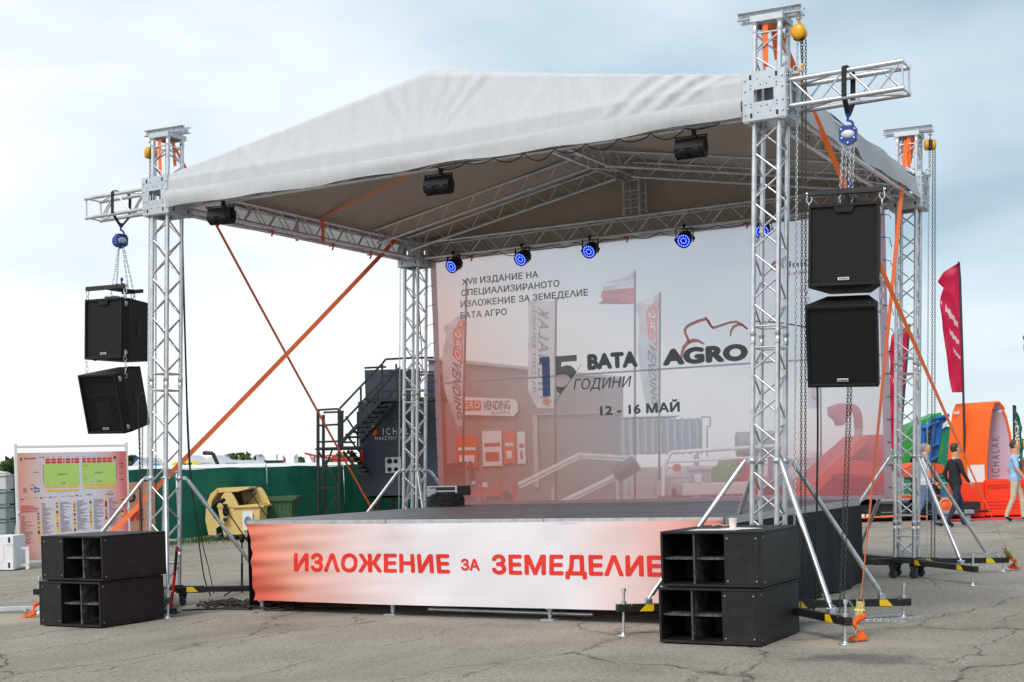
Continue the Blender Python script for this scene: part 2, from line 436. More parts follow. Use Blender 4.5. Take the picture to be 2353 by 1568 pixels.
# ------------------------------------------------------------------ ground
def ground_material():
    m, ns, ls, p = nodes_of('worn_asphalt')
    tc = nd(ns, 'ShaderNodeTexCoord'); P = tc.outputs['Object']
    def noise(sc, det=6.0, ro=0.6, vec=P):
        n = nd(ns, 'ShaderNodeTexNoise', Scale=sc, Detail=det, Roughness=ro); ls.new(vec, n.inputs['Vector']); return n.outputs['Fac']
    def mr(v, a, b, c=0.0, d=1.0):
        n = nd(ns, 'ShaderNodeMapRange'); n.inputs[1].default_value, n.inputs[2].default_value, n.inputs[3].default_value, n.inputs[4].default_value = a, b, c, d
        ls.new(v, n.inputs[0]); return n.outputs[0]
    def mix(f, a, b, mode='MIX'):
        n = nd(ns, 'ShaderNodeMix', data_type='RGBA', blend_type=mode)
        if isinstance(f, float): n.inputs[0].default_value = f
        else: ls.new(f, n.inputs[0])
        for i, x in ((6, a), (7, b)):
            if isinstance(x, tuple): n.inputs[i].default_value = (*x, 1)
            else: ls.new(x, n.inputs[i])
        return n.outputs[2]
    def math_(op, a, b=None, c=None):
        n = nd(ns, 'ShaderNodeMath', operation=op)
        for i, x in enumerate((a, b, c)):
            if x is None: continue
            if isinstance(x, (int, float)): n.inputs[i].default_value = x
            else: ls.new(x, n.inputs[i])
        return n.outputs[0]
    big = noise(0.22, 5, 0.6); mid = noise(1.3, 7, 0.65); fine = noise(30, 5, 0.75); grit = noise(95, 2, 0.5)
    c = mix(mr(big, .35, .65), (0.285, 0.250, 0.202), (0.40, 0.356, 0.295))
    c = mix(mr(mid, .45, .72, 0, .6), c, (0.22, 0.19, 0.155))
    c = mix(mr(fine, .54, .68, 0, .85), c, (0.52, 0.49, 0.45))
    c = mix(mr(fine, .46, .33, 0, .85), c, (0.07, 0.064, 0.058))
    mot = noise(15, 6, 0.8)
    c = mix(mr(mot, .53, .66, 0, .55), c, (0.46, 0.43, 0.385)); c = mix(mr(mot, .47, .34, 0, .6), c, (0.125, 0.108, 0.088))
    c = mix(mr(grit, .58, .70, 0, .8), c, (0.58, 0.55, 0.50))
    c = mix(mr(grit, .42, .30, 0, .8), c, (0.045, 0.042, 0.038))
    # winding cracks between the old paving lanes, and a finer crazing
    warp = nd(ns, 'ShaderNodeTexNoise', Scale=0.55, Detail=6.0, Roughness=0.62); ls.new(P, warp.inputs['Vector'])
    va = nd(ns, 'ShaderNodeVectorMath', operation='MULTIPLY_ADD'); va.inputs[1].default_value = (1.5, 1.5, 0)
    ls.new(warp.outputs['Color'], va.inputs[0]); ls.new(P, va.inputs[2])
    sx = nd(ns, 'ShaderNodeSeparateXYZ'); ls.new(va.outputs[0], sx.inputs[0])
    lane = math_('ABSOLUTE', math_('SUBTRACT', math_('FRACT', math_('MULTIPLY', sx.outputs['X'], 0.62)), 0.5))
    breaks = mr(noise(0.9, 3), .40, .55)
    lane_c = math_('MULTIPLY', mr(lane, .007, .002), breaks)
    mp = nd(ns, 'ShaderNodeMapping'); mp.inputs['Scale'].default_value = (0.42, 0.17, 1); ls.new(va.outputs[0], mp.inputs[0])
    vo = nd(ns, 'ShaderNodeTexVoronoi', feature='DISTANCE_TO_EDGE', Scale=1.0); ls.new(mp.outputs[0], vo.inputs['Vector'])
    cr = math_('MAXIMUM', mr(vo.outputs['Distance'], .0034, .001), lane_c)
    wide = math_('MULTIPLY', mr(vo.outputs['Distance'], .05, .0, 0, .30), mr(mid, .4, .6))
    c = mix(wide, c, (0.14, 0.12, 0.095))
    st = nd(ns, 'ShaderNodeMapping'); st.inputs['Scale'].default_value = (.55, .12, 1); ls.new(P, st.inputs[0])
    c = mix(mr(noise(1.0, 6, .62, st.outputs[0]), .54, .70, 0, .45), c, (0.19, 0.16, 0.125))
    c = mix(mr(noise(.6, 6, .6), .60, .74, 0, .4), c, (0.13, 0.125, 0.118))
    c = mix(math_('MULTIPLY', math_('MULTIPLY', cr, .6), mr(noise(2.6, 5), .36, .56)), c, (0.028, 0.025, 0.02))
    moss = math_('MULTIPLY', math_('MULTIPLY', mr(vo.outputs['Distance'], .045, .008), mr(noise(0.8, 3), .60, .68)), mr(noise(14, 3), .4, .6))
    c = mix(math_('MULTIPLY', moss, .75), c, (0.10, 0.13, 0.03))
    # drilled-out sand round the strap anchors, and earth washed along the verge
    for ax, ay, rx, ry in ((8.62, -0.95, .75, .38), (-0.95, -1.55, 1.0, .55)):
        m2 = nd(ns, 'ShaderNodeMapping', vector_type='POINT'); m2.inputs['Location'].default_value = (-ax / rx, -ay / ry, 0); m2.inputs['Scale'].default_value = (1 / rx, 1 / ry, 1)
        ls.new(P, m2.inputs[0])
        ln = nd(ns, 'ShaderNodeVectorMath', operation='LENGTH'); ls.new(m2.outputs[0], ln.inputs[0])
        f = math_('ADD', ln.outputs['Value'], math_('MULTIPLY', math_('SUBTRACT', noise(2.2, 5), .5), 1.8))
        c = mix(mr(f, 1.0, .25, 0, .8), c, (0.50, 0.41, 0.30))
    # damp tar stain near the front right anchor
    m2 = nd(ns, 'ShaderNodeMapping'); m2.inputs['Location'].default_value = (-8.95 / .75, 1.75 / .42, 0); m2.inputs['Scale'].default_value = (1 / .75, 1 / .42, 1)
    ls.new(P, m2.inputs[0])
    ln = nd(ns, 'ShaderNodeVectorMath', operation='LENGTH'); ls.new(m2.outputs[0], ln.inputs[0])
    f = math_('ADD', ln.outputs['Value'], math_('MULTIPLY', math_('SUBTRACT', noise(3, 6), .5), 2.2))
    c = mix(mr(f, .9, .3, 0, .6), c, (0.06, 0.057, 0.052))
    ls.new(c, p.inputs['Base Color'])
    p.inputs['Roughness'].default_value = 0.88
    p.inputs['Specular IOR Level'].default_value = 0.3
    h = math_('ADD', math_('ADD', math_('MULTIPLY', fine, .6), math_('MULTIPLY', grit, .5)), math_('MULTIPLY', cr, -1.4))
    b = nd(ns, 'ShaderNodeBump', Strength=1.0, Distance=0.014)
    ls.new(h, b.inputs['Height']); ls.new(b.outputs[0], p.inputs['Normal'])
    return m
MT['asphalt'] = ground_material()
g = MB(); g.grid(lambda u, v: (-400 + 800 * u, -400 + 800 * v, 0), 8, 8, smooth=False)
tag(g.build('asphalt_yard', 'asphalt'), 'worn grey asphalt yard with cracks and sand patches', kind='structure')
# grass verge under the fence
vg = MB()
rg = random.Random(3)
for i in range(5200):
    y = rg.uniform(2.5, 27); x = -10.9 + rg.gauss(0.15, 0.28)
    if rg.random() < 0.12: x += rg.uniform(0, 1.2)
    h = rg.uniform(0.05, 0.20); a = rg.uniform(0, 6.28); w = 0.012
    dx, dy = math.cos(a) * w, math.sin(a) * w; l = rg.uniform(-.06, .06)
    vg.add([(x - dx, y - dy, 0), (x + dx, y + dy, 0), (x + l, y + rg.uniform(-.06, .06), h)], [(0, 1, 2)])
tag(vg.build('grass_verge', 'grass', fix=False), 'green grass growing along the foot of the green fence', 'grass', kind='stuff')
# a few tufts rooted in the cracks of the yard
tf = MB()
for (cx, cy, k, s) in ((-6.5, 4.0, 90, .7), (-9.0, 11.4, 60, .5), (-7.6, 10.2, 50, .5)):
    for i in range(k):
        x, y = cx + rg.gauss(0, s), cy + rg.gauss(0, s * .4); h = rg.uniform(.01, .045); a = rg.uniform(0, 6.28); w = .004
        tf.add([(x - math.cos(a) * w, y - math.sin(a) * w, 0), (x + math.cos(a) * w, y + math.sin(a) * w, 0), (x + rg.gauss(0, .02), y + rg.gauss(0, .02), h)], [(0, 1, 2)])
tag(tf.build('weed_tufts', 'grass', fix=False), 'sparse weeds rooted in the cracks of the asphalt yard', 'weeds', kind='stuff')

# ------------------------------------------------------------------ masts
W, D, ZT, ZB = 7.596, 5.471, 5.702, 4.957
CH = 0.12
def stripe_material():
    m, ns, ls, p = nodes_of('hazard_tape')
    tc = nd(ns, 'ShaderNodeTexCoord')
    w = nd(ns, 'ShaderNodeTexWave', bands_direction='DIAGONAL', wave_profile='SAW', Scale=2.4)
    ls.new(tc.outputs['Object'], w.inputs['Vector'])
    r = nd(ns, 'ShaderNodeValToRGB'); r.color_ramp.interpolation = 'CONSTANT'
    r.color_ramp.elements[0].color = (0.015, 0.015, 0.015, 1); r.color_ramp.elements[1].position = .5; r.color_ramp.elements[1].color = (*lin(240, 200, 10), 1)
    ls.new(w.outputs['Fac'], r.inputs['Fac']); ls.new(r.outputs['Color'], p.inputs['Base Color']); p.inputs['Roughness'].default_value = .45
    return m
MT['hazard'] = stripe_material()
_zig = {}
def zigzag(parent, pts, a0, a1, b0, b1, z0, z1, n, r, flip=0):
    """diagonals between chord line a (a0->a1) and chord line b (b0->b1), n of them"""
    a0, a1, b0, b1 = V(a0), V(a1), V(b0), V(b1)
    for i in range(n):
        t0, t1 = (i + .08) / n, (i + .92) / n
        if (i + flip) % 2: p, q = a0.lerp(a1, t0), b0.lerp(b1, t1)
        else: p, q = b0.lerp(b1, t0), a0.lerp(a1, t1)
        d = (q - p).normalized() * 0.018
        strut('brace', p + d, q - d, r, 'alu', parent, 8)
def mast(name, label, x, y, hoist_end=1):
    t = thing(name, label, 'stage mast', (x, y, 0), group='lattice masts carrying the stage roof', mode='plumb')
    cs = [(-CH, -CH), (CH, -CH), (CH, CH), (-CH, CH)]
    for cx, cy in cs:
        strut('chord', (cx, cy, 0.24), (cx, cy, ZT), 0.0245, 'alu', t, 14)
        for zc in (0.665, 2.72, 5.63):     # conical couplers with their pins
            cp = MB(); cp.lathe([(.0262, -.07), (.0285, -.06), (.0285, -.012), (.025, -.008), (.025, .008), (.0285, .012), (.0285, .06), (.0262, .07)], 14)
            cp.tube((-.038, 0, .035), (.038, 0, .035), .006, 6); cp.tube((0, -.038, -.035), (0, .038, -.035), .006, 6)
            if ('coup',) not in _cache: _cache[('coup',)] = cp.mesh('coupler', 'alu')
            put('coupler', _cache[('coup',)], t, (cx, cy, zc))
    for k in range(4):
        a, b = cs[k], cs[(k + 1) % 4]
        for (z0, z1, n) in ((0.80, 2.62, 8), (2.82, 4.70, 8), (5.16, 5.56, 2)):
            zigzag(t, None, (*a, z0), (*a, z1), (*b, z0), (*b, z1), z0, z1, n, 0.0098, k % 2)
        zigzag(t, None, (*a, .28), (*a, .52), (*b, .28), (*b, .52), 0, 0, 1, 0.0098, k % 2)
        for z in (0.53, 0.80, 2.62, 2.82, 5.56):
            d = (V((*b, z)) - V((*a, z))).normalized() * .02
            strut('rung', V((*a, z)) + d, V((*b, z)) - d, 0.0098, 'alu', t, 8)
    # head: cap plate with turned-down rim, and the two channels the chain hoist hangs from
    hp = MB(); hp.box((0, 0, ZT + .012), (.308, .308, .012)); 
    for sx, sy, lx, ly in ((0, -.155, .31, .008), (0, .155, .31, .008), (-.155, 0, .008, .30), (.155, 0, .008, .30)):
        hp.box((sx, sy, ZT - .012), (lx, ly, .058))
    hp.build('cap_plate', 'galv', t)
    for s in (-1, 1):
        ch = MB()
        ch.box((-.01, s * .035, ZT + .055), (.615, .007, .068)); ch.box((-.01, s * .062, ZT + .0235), (.615, .047, .006)); ch.box((-.01, s * .062, ZT + .0860), (.615, .047, .006))
        ch.build('head_channel', 'galv', t)
    bt = MB()
    for bx in (-.28, -.12, .12, .26):
        bt.tube((bx, -.05, ZT + .06), (bx, .05, ZT + .06), .011, 6); bt.tube((bx, 0.0, ZT + .05), (bx, 0.0, ZT + .115), .009, 6)
    bt.build('bolt_set', 'zinc', t)
    # foot: frame plate, castors, four outriggers with screw jacks and raking tubes
    bp = MB(); bp.box((0, 0, .215), (.42, .42, .05), b=.006); bp.box((0, 0, .25), (.31, .31, .02))
    bp.build('base_frame', 'black_paint', t)
    for ax, ay in ((.13, -.17), (-.13, -.17), (.15, .15), (-.15, .15)):
        z0 = gz(ax, ay)
        cw = MB(); cw.lathe([(.02, -.017), (.046, -.017), (.054, -.008), (.054, .008), (.046, .017), (.02, .017)], 18, M.Translation((ax, ay, z0 + .055)) @ M.Rotation(R(90), 4, 'X'))
        wc = cw.build('castor', ['castor_blue'], t)
        cw = MB()
        for s_ in (-1, 1): cw.prism([(-.02, .04), (.02, .04), (.045, .15), (-.045, .15)], ay + s_ * .024 - .003, ay + s_ * .024 + .003, 'xz', T=M.Translation((ax, 0, z0)))
        cw.box((ax, ay, z0 + .16), (.10, .07, .02)); cw.tube((ax, ay, z0 + .16), (ax, ay, .20), .02, 8); cw.tube((ax, ay - .03, z0 + .055), (ax, ay + .03, z0 + .055), .012, 8); cw.build('castor_fork', 'black_paint', wc)
    q = math.sqrt(.5)
    for sx, sy in ((-1, -1), (1, -1), (1, 1), (-1, 1)):
        dr = V((sx * q, sy * q, 0)); ang = math.atan2(sy, sx); Rm = M.Rotation(ang, 3, 'Z')
        ob = MB(); ob.box(dr * .86 + V((0, 0, .205)), (1.30, .066, .070), Rm, b=.005); ob.box(dr * .30 + V((0, 0, .205)), (.34, .082, .084), Rm, b=.004)
        ou = ob.build('outrigger', 'black_paint', t)
        for side in (-1, 1):
            hz = MB(); hz.box((0, 0, 0), (.22, .002, .062))
            put('hazard_sticker', hz.mesh('hazard_sticker', 'hazard'), ou, dr * 1.27 + V((-dr.y, dr.x, 0)) * side * .0345 + V((0, 0, .205)), (0, 0, ang))
            if side == 1: put('hazard_sticker', hz.mesh('hazard_sticker', 'hazard'), ou, dr * .36 + V((-dr.y, dr.x, 0)) * -.0425 + V((0, 0, .205)), (0, 0, ang))
        J = dr * 1.4416; zf = gz(J.x, J.y)
        jk = MB(); jk.tube(J + V((0, 0, zf + .01)), J + V((0, 0, .36)), .013, 8); jk.lathe([(.055, 0), (.055, .006), (.02, .012), (.02, .03)], 14, M.Translation(J + V((0, 0, zf + .002))))
        jk.tube(J + V((0, 0, .24)), J + V((0, 0, .268)), .026, 6); jk.tube(J + V((0, 0, .35)), J + V((0, 0, .385)), .022, 6)
        jk.build('screw_jack', 'zinc', ou)
        c0 = V((sx * CH, sy * CH, 1.56)); p1 = c0 + dr * .075; p0 = dr * 1.20 + V((0, 0, .285))
        rt = MB(); d = (p1 - p0); rt.tube(p0 + d * .03, p1 - d * .02, .0245, 14)
        rt.tube(p0, p0 + d * .035, .014, 8); rt.tube(p1 - d * .025, p1, .014, 8)
        rk = rt.build('raking_tube', 'alu', t)
        cl = MB(); cl.box(dr * 1.20 + V((0, 0, .262)), (.06, .05, .05), Rm); cl.tube(p0 + V((-dr.y, dr.x, 0)) * .05, p0 - V((-dr.y, dr.x, 0)) * .05, .01, 6)
        cl.build('foot_hinge', 'zinc', rk)
        cc = MB(); cc.lathe([(.027, -.025), (.036, -.025), (.036, .025), (.027, .025)], 12, M.Translation(c0)); cc.box(c0 + dr * .05, (.05, .03, .045), Rm); cc.tube(p1 + V((-dr.y, dr.x, 0)) * .035, p1 - V((-dr.y, dr.x, 0)) * .035, .009, 6)
        cc.tube(c0 + V((-dr.y, dr.x, .012)) * .06, c0 - V((-dr.y, dr.x, -.012)) * .06, .007, 6)
        cc.build('mast_clamp', 'zinc', rk)
    return t
mk('castor_blue', lin(40, 62, 84), 0.5, 0.1, 0.3, 30)
mast('stage_mast', 'nearest lattice mast, front right, beside the stacked subwoofers with paper cup', W, 0)
mast('stage_mast', 'front left lattice mast standing behind the stacked subwoofers near the map board', 0, 0)
mast('stage_mast', 'rear right lattice mast beside the red flag and orange arch', W, D)
mast('stage_mast', 'rear left lattice mast in front of the dark blue stand', 0, D)

# ------------------------------------------------------------------ roof frame
roof = thing('roof_frame', 'aluminium truss roof frame with grey sleeve blocks and two side arms', 'roof truss', (0, 0, ZB))
def rz(z): return z - ZB
def side_plate():
    mb = MB(); w, h, t = .41, .45, .009
    ww, wh = .19, .115
    mb.box((0, 0, (h / 2 + wh / 2) / 2), (w, t, h / 2 - wh / 2)); mb.box((0, 0, -(h / 2 + wh / 2) / 2), (w, t, h / 2 - wh / 2))
    mb.box((-(w / 2 + ww / 2) / 2, 0, 0), (w / 2 - ww / 2, t, wh)); mb.box(((w / 2 + ww / 2) / 2, 0, 0), (w / 2 - ww / 2, t, wh))
    return mb.mesh('side_plate', 'galv')
_plate = side_plate()
_h = MB()
for sx in (-1, 1):
    for sz in (-1, 1):
        _h.box((sx * .125, -.0058, sz * .178), (.022, .002, .044))
        for (dx, dz) in ((.125, .10), (.125, .07), (.06, .155), (.03, .10)): _h.tube((sx * dx, -.0045, sz * dz), (sx * dx, -.0068, sz * dz), .0062, 8)
_holes = _h.mesh('drilled_holes', 'black_print')
_b = MB()
for sx in (-1, 1):
    for z in (-.16, -.06, .06, .16): _b.tube((sx * .18, -.004, z), (sx * .18, -.02, z), .010, 6)
_bolts = _b.mesh('bolt_heads', 'zinc')
for bx, by in ((0, 0), (W, 0), (0, D), (W, D)):
    core = MB()
    for sx in (-1, 1):
        for sy in (-1, 1): core.box((bx + sx * .193, by + sy * .193, 0), (.018, .018, .43))
        for sy in (-1, 1):
            core.tube((bx + sx * .165, by + sy * .165 - .03, .19), (bx + sx * .165, by + sy * .165 + .03, .19), .02, 8); core.tube((bx + sx * .165, by + sy * .165 - .03, -.19), (bx + sx * .165, by + sy * .165 + .03, -.19), .02, 8)
    blk = core.build('sleeve_block', 'galv', roof)
    for k in range(4):
        a = k * math.pi / 2
        off = V((math.sin(a) * .2085, -math.cos(a) * .2085, 0))
        pl = put('side_plate', _plate, blk, V((bx, by, 0)) + off, (0, 0, a))
        if k < 2: put('drilled_holes', _holes, blk, V((bx, by, 0)) + off, (0, 0, a))
        put('bolt_heads', _bolts, blk, V((bx, by, 0)) + off, (0, 0, a))
    for s in (-1, 1):
        fl = MB(); fl.box((bx, by + s * .175, -.2285), (.41, .06, .006)); fl.box((bx + s * .175, by, -.2345), (.06, .41, .006))
        fl.build('block_flange', 'galv', blk)
WEB = MB()
def span(p0, p1, up, side, h=.24, w=.24, n=16, ladder=False, r=.0245, rb=.0098, ends=True, single=False):
    p0, p1, up, side = V(p0), V(p1), V(up).normalized(), V(side).normalized()
    ks = [(-1, -1), (1, -1), (1, 1), (-1, 1)]
    def off(k): return side * (k[0] * w / 2) + up * (k[1] * h / 2)
    if ladder: ks = [(0, -1), (0, 1)]
    for k in ks: strut('chord', p0 + off(k), p1 + off(k), r, 'alu', roof, 12)
    faces = [((0, -1), (0, 1))] if ladder else [((-1, -1), (-1, 1)), ((1, -1), (1, 1))]
    for i, (a, b) in enumerate(faces):
        zigzag(roof, None, p0 + off(a), p1 + off(a), p0 + off(b), p1 + off(b), 0, 0, n, rb, i)
        if ends:
            for t in (0.012, .988):
                p = p0.lerp(p1, t); strut('rung', p + off(a), p + off(b), rb, 'alu', roof, 8)
    if not ladder:
        for (a, b) in (((-1, -1), (1, -1)), ((-1, 1), (1, 1))):
            for i in range(n // 2):
                pa, pb = p0.lerp(p1, (i * 2 + .1) / n), p0.lerp(p1, (i * 2 + 1.9) / n)
                if i % 2: WEB.tube(pa + off(a), pb + off(b), rb, 6, cap=False)
                else: WEB.tube(pa + off(b), pb + off(a), rb, 6, cap=False)
            for t in (.012, .988):
                p = p0.lerp(p1, t); WEB.tube(p + off(a), p + off(b), rb, 6, cap=False)
X, Y, Z = V((1, 0, 0)), V((0, 1, 0)), V((0, 0, 1))
span((.215, 0, 0), (W - .215, 0, 0), Z, Y, n=26)
span((.215, D, 0), (W - .215, D, 0), Z, Y, n=26)
span((0, .215, 0), (0, D - .215, 0), Z, X, n=20)
span((W, .215, 0), (W, D - .215, 0), Z, X, n=20)
span((-.215, 0, 0), (-1.25, 0, 0), Z, Y, n=4)
span((W + .215, 0, 0), (8.86, 0, 0), Z, Y, n=4)
RZ = 5.70
span((3.8, .02, rz(RZ)), (3.8, 5.36, rz(RZ)), Z, X, h=.24, w=.24, n=18)
for yy in (.45, 4.15, 5.0):
    for s in (-1, 1):
        x0 = 3.8 + s * .14; x1 = 3.8 + s * 3.62
        a, b = V((x0, yy, rz(5.66))), V((x1, yy, rz(5.02)))
        up = (b - a).cross(Y).normalized(); up = up if up.z > 0 else -up
        span(a, b, up, Y, h=.20, n=16, ladder=True, r=.021, rb=.008)
for dx in (-.12, .12):
    for dy in (-.12, .12): strut('chord', (3.8 + dx, 5.36 + dy, rz(5.08)), (3.8 + dx, 5.36 + dy, rz(5.60)), .0245, 'alu', roof, 10)
for z in (5.18, 5.30, 5.42):
    for s in (-1, 1):
        WEB.tube((3.68, 5.36 + s * .12, rz(z)), (3.92, 5.36 + s * .12, rz(z)), .0098, 6); WEB.tube((3.8 + s * .12, 5.24, rz(z)), (3.8 + s * .12, 5.48, rz(z)), .0098, 6)
o = WEB.build('cross_web', 'alu', roof); o['kind'] = 'stuff'
# lifting eyes on the blocks for the chain hoists
for bx, by in ((0, 0), (W, 0), (0, D), (W, D)):
    ey = MB(); s = 1 if bx > 1 else -1
    ey.path(ring_pts((bx + s * .25, by, .245), .03, 12, 'y'), .009, 6, closed=True); ey.box((bx + s * .23, by, .205), (.10, .05, .012))
    ey.build('lifting_eye', 'galv', roof)

# ------------------------------------------------------------------ canopy
def canopy_material(name, c, transl):
    m, ns, ls, p = nodes_of(name)
    tc = nd(ns, 'ShaderNodeTexCoord')
    n = nd(ns, 'ShaderNodeTexNoise', Scale=1.3, Detail=6.0, Roughness=.6); ls.new(tc.outputs['Object'], n.inputs['Vector'])
    mp = nd(ns, 'ShaderNodeMapping'); mp.inputs['Scale'].default_value = (5, 5, .5); ls.new(tc.outputs['Object'], mp.inputs[0])
    n2 = nd(ns, 'ShaderNodeTexNoise', Scale=1.6, Detail=5.0, Roughness=.6); ls.new(mp.outputs[0], n2.inputs['Vector'])
    mx = nd(ns, 'ShaderNodeMix', data_type='RGBA'); r = nd(ns, 'ShaderNodeMapRange'); r.inputs[1].default_value, r.inputs[2].default_value, r.inputs[4].default_value = .45, .75, .35
    ls.new(n2.outputs['Fac'], r.inputs[0]); ls.new(r.outputs[0], mx.inputs[0]); mx.inputs[6].default_value = (*c, 1); mx.inputs[7].default_value = (c[0] * .80, c[1] * .80, c[2] * .80, 1)
    ls.new(mx.outputs[2], p.inputs['Base Color']); p.inputs['Roughness'].default_value = .75; p.inputs['Specular IOR Level'].default_value = .25
    w = nd(ns, 'ShaderNodeTexNoise', Scale=3.0, Detail=4.0, Roughness=.55, Distortion=.6); ls.new(mp.outputs[0], w.inputs['Vector'])
    b = nd(ns, 'ShaderNodeBump', Strength=.55, Distance=.03); ls.new(w.outputs['Fac'], b.inputs['Height']); ls.new(b.outputs[0], p.inputs['Normal'])
    if transl:
        t = nd(ns, 'ShaderNodeBsdfTranslucent'); ls.new(mx.outputs[2], t.inputs[0]); q = nd(ns, 'ShaderNodeMixShader'); q.inputs[0].default_value = transl
        ls.new(p.outputs[0], q.inputs[1]); ls.new(t.outputs[0], q.inputs[2]); ls.new(q.outputs[0], ns['Material Output'].inputs[0])
    return m
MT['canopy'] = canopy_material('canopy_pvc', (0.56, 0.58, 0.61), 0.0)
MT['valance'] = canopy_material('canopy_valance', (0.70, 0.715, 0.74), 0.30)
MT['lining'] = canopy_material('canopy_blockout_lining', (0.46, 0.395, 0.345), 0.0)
cano = thing('stage_canopy', 'white gabled fabric canopy over the stage roof frame', 'canopy', (0, 0, ZB))
XL, XR, AX = -.02, W + .02, 3.8
def roofz(x):
    s = abs(x - AX); e = (AX - XL) if x < AX else (XR - AX)
    t = s / e
    ridge = 5.86 - max(0, .13 - s) * 0.05
    return ridge + (5.14 - ridge) * t - math.sin(t * math.pi) * .008
rw = random.Random(11)
FOLD = [(rw.uniform(0.5, 7.1), rw.uniform(.03, .10), rw.uniform(-.020, .016), rw.uniform(-.5, .5)) for _ in range(30)]
# folds gather under the ridge and beside the two front blocks
FOLD += [(3.8 + k * .13, .05, -.015 * (-1) ** k, k * .12) for k in range(-5, 8)] + [(.35 + k * .10, .04, -.011 * (-1) ** k, -.1) for k in range(5)] + [(6.5 + k * .13, .05, -.020 * (-1) ** k, .6) for k in range(7)] + [(1.95, .022, -.022, .0), (5.56, .022, -.022, 0.0), (3.8, .02, -.018, 0)]
def fold(x, v):
    d = 0
    for c, w, a, sl in FOLD:
        q = (x - c - sl * (v - 1)) / w
        if abs(q) < 3: d += a * math.exp(-q * q) * (.35 + .65 * v)
    return d
GX0, GX1 = .215, W - .215
def gable(u, v):
    x = GX0 + (GX1 - GX0) * u
    zt = roofz(x) + .022; zb = 4.925 + .012 * math.sin(u * 9)
    if u < .09: zb += (.09 - u) * .3
    tq = max(0.0, (zb + (zt - zb) * v - 5.115) / .74)
    y = -.205 + .15 * tq ** .8 + fold(x, v) * min(1, 1.6 - v)
    if v > .95: y += (v - .95) / .05 * .10
    return (x, y, rz(zb + (zt - zb) * v))
mb = MB(); mb.grid(gable, 190, 26); mb.build('front_gable', 'canopy', cano, fix=False)
def val(u, v):
    x = GX0 + (GX1 - GX0) * u
    zt = 4.952 + .012 * math.sin(u * 9) + (max(0, .09 - u) * .3)
    zb = 4.775 + .012 * math.sin(u * 13 + 1) + .01 * math.sin(u * 37)
    y = -.236 - .012 * math.sin(v * 3.0) + .007 * math.sin(u * 31 + v * 2) * (1 - v) + .005 * math.sin(u * 83 + 1) * (1 - v) - .008 * math.sin(u * 11 - v * 4) * (1 - v)
    if u < .16: y -= (.16 - u) * .55 * v * (1 - v)
    return (x, y, rz(zb + (zt - zb) * v))
mb = MB(); mb.grid(val, 190, 8); mb.build('front_valance', 'valance', cano, fix=False)
# roof skins with the grey lining just under them
for s in (0, 1):
    def skin(u, v, d=0.0):
        x = (XL - .12 if s == 0 else AX) + (AX - XL + .12) * u
        if s == 1: x = AX + (XR + .12 - AX) * u
        y = .01 + (D + .13) * v
        xx = min(max(x, XL), XR)
        z = roofz(xx) - abs(x - xx) * .2
        sag = .022 * math.sin(v * math.pi * 3) ** 2 * math.sin(math.pi * min(1, u)) + .008 * math.sin(v * 40 + u * 6)
        return (x, y, rz(z - sag - d))
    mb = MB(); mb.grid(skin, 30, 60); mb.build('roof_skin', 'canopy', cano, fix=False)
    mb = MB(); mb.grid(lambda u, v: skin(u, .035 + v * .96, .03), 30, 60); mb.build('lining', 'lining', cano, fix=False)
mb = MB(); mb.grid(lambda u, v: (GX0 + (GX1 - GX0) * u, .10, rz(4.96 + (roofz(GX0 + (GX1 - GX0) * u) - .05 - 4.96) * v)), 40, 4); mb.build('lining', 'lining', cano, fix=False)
# back gable
def bgable(u, v):
    x = .1 + (W - .2) * u; return (x, D + .145 + fold(x, v) * .3, rz(4.80 + (roofz(x) - 4.80) * v))
mb = MB(); mb.grid(bgable, 60, 8); mb.build('rear_gable', 'canopy', cano, fix=False)
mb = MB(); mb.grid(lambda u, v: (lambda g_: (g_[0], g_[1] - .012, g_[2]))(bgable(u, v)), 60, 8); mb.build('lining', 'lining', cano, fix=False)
# side valances
for s in (-1, 1):
    def sv(u, v):
        y = .05 + (D - .1) * u
        y0 = y
        zt = 5.11; zb = 4.84 - .02 * math.sin(u * 7) + (.09 * math.exp(-((u - .42) / .045) ** 2) if s > 0 else 0) + (.05 if u < .05 else 0)
        x = (W + .155 if s > 0 else -.155) + s * (.012 * math.sin(u * 33) + .02 * math.sin(u * 9 + v * 2) + .02 * (1 - v))
        return (x, y0, rz(zb + (zt - zb) * v))
    mb = MB(); mb.grid(sv, 90, 6); mb.build('side_valance', 'valance', cano, fix=False)

# ------------------------------------------------------------------ stage deck
ZD, DX0, DX1, DY0, DY1 = 1.045, 1.432, 7.243, -.126, 4.60
deck = thing('stage_deck', 'dark modular stage deck with aluminium edge and steel legs', 'stage', (DX0, DY0, 0))
xs = [0, 3.374 - DX0, 5.308 - DX0, DX1 - DX0]; ys = [(DY1 - DY0) * k / 4 for k in range(5)]
for i in range(3):
    for j in range(4):
        mb = MB(); w_, d_ = xs[i + 1] - xs[i], ys[j + 1] - ys[j]
        mb.box(((xs[i] + xs[i + 1]) / 2, (ys[j] + ys[j + 1]) / 2, ZD - .012 + random.uniform(-.0015, .0015)), (w_ - .008, d_ - .008, .02), b=.003)
        dp = mb.build('deck_panel', 'deck', deck)
        fr = MB(); 
        for (cx, cy, lx, ly) in (((xs[i] + xs[i + 1]) / 2, ys[j] + .018, w_ - .012, .03), ((xs[i] + xs[i + 1]) / 2, ys[j + 1] - .018, w_ - .012, .03), (xs[i] + .018, (ys[j] + ys[j + 1]) / 2, .03, d_ - .07), (xs[i + 1] - .018, (ys[j] + ys[j + 1]) / 2, .03, d_ - .07)):
            fr.box((cx, cy, ZD - .063), (lx, ly, .08))
        fr.build('panel_frame', 'alu', dp)
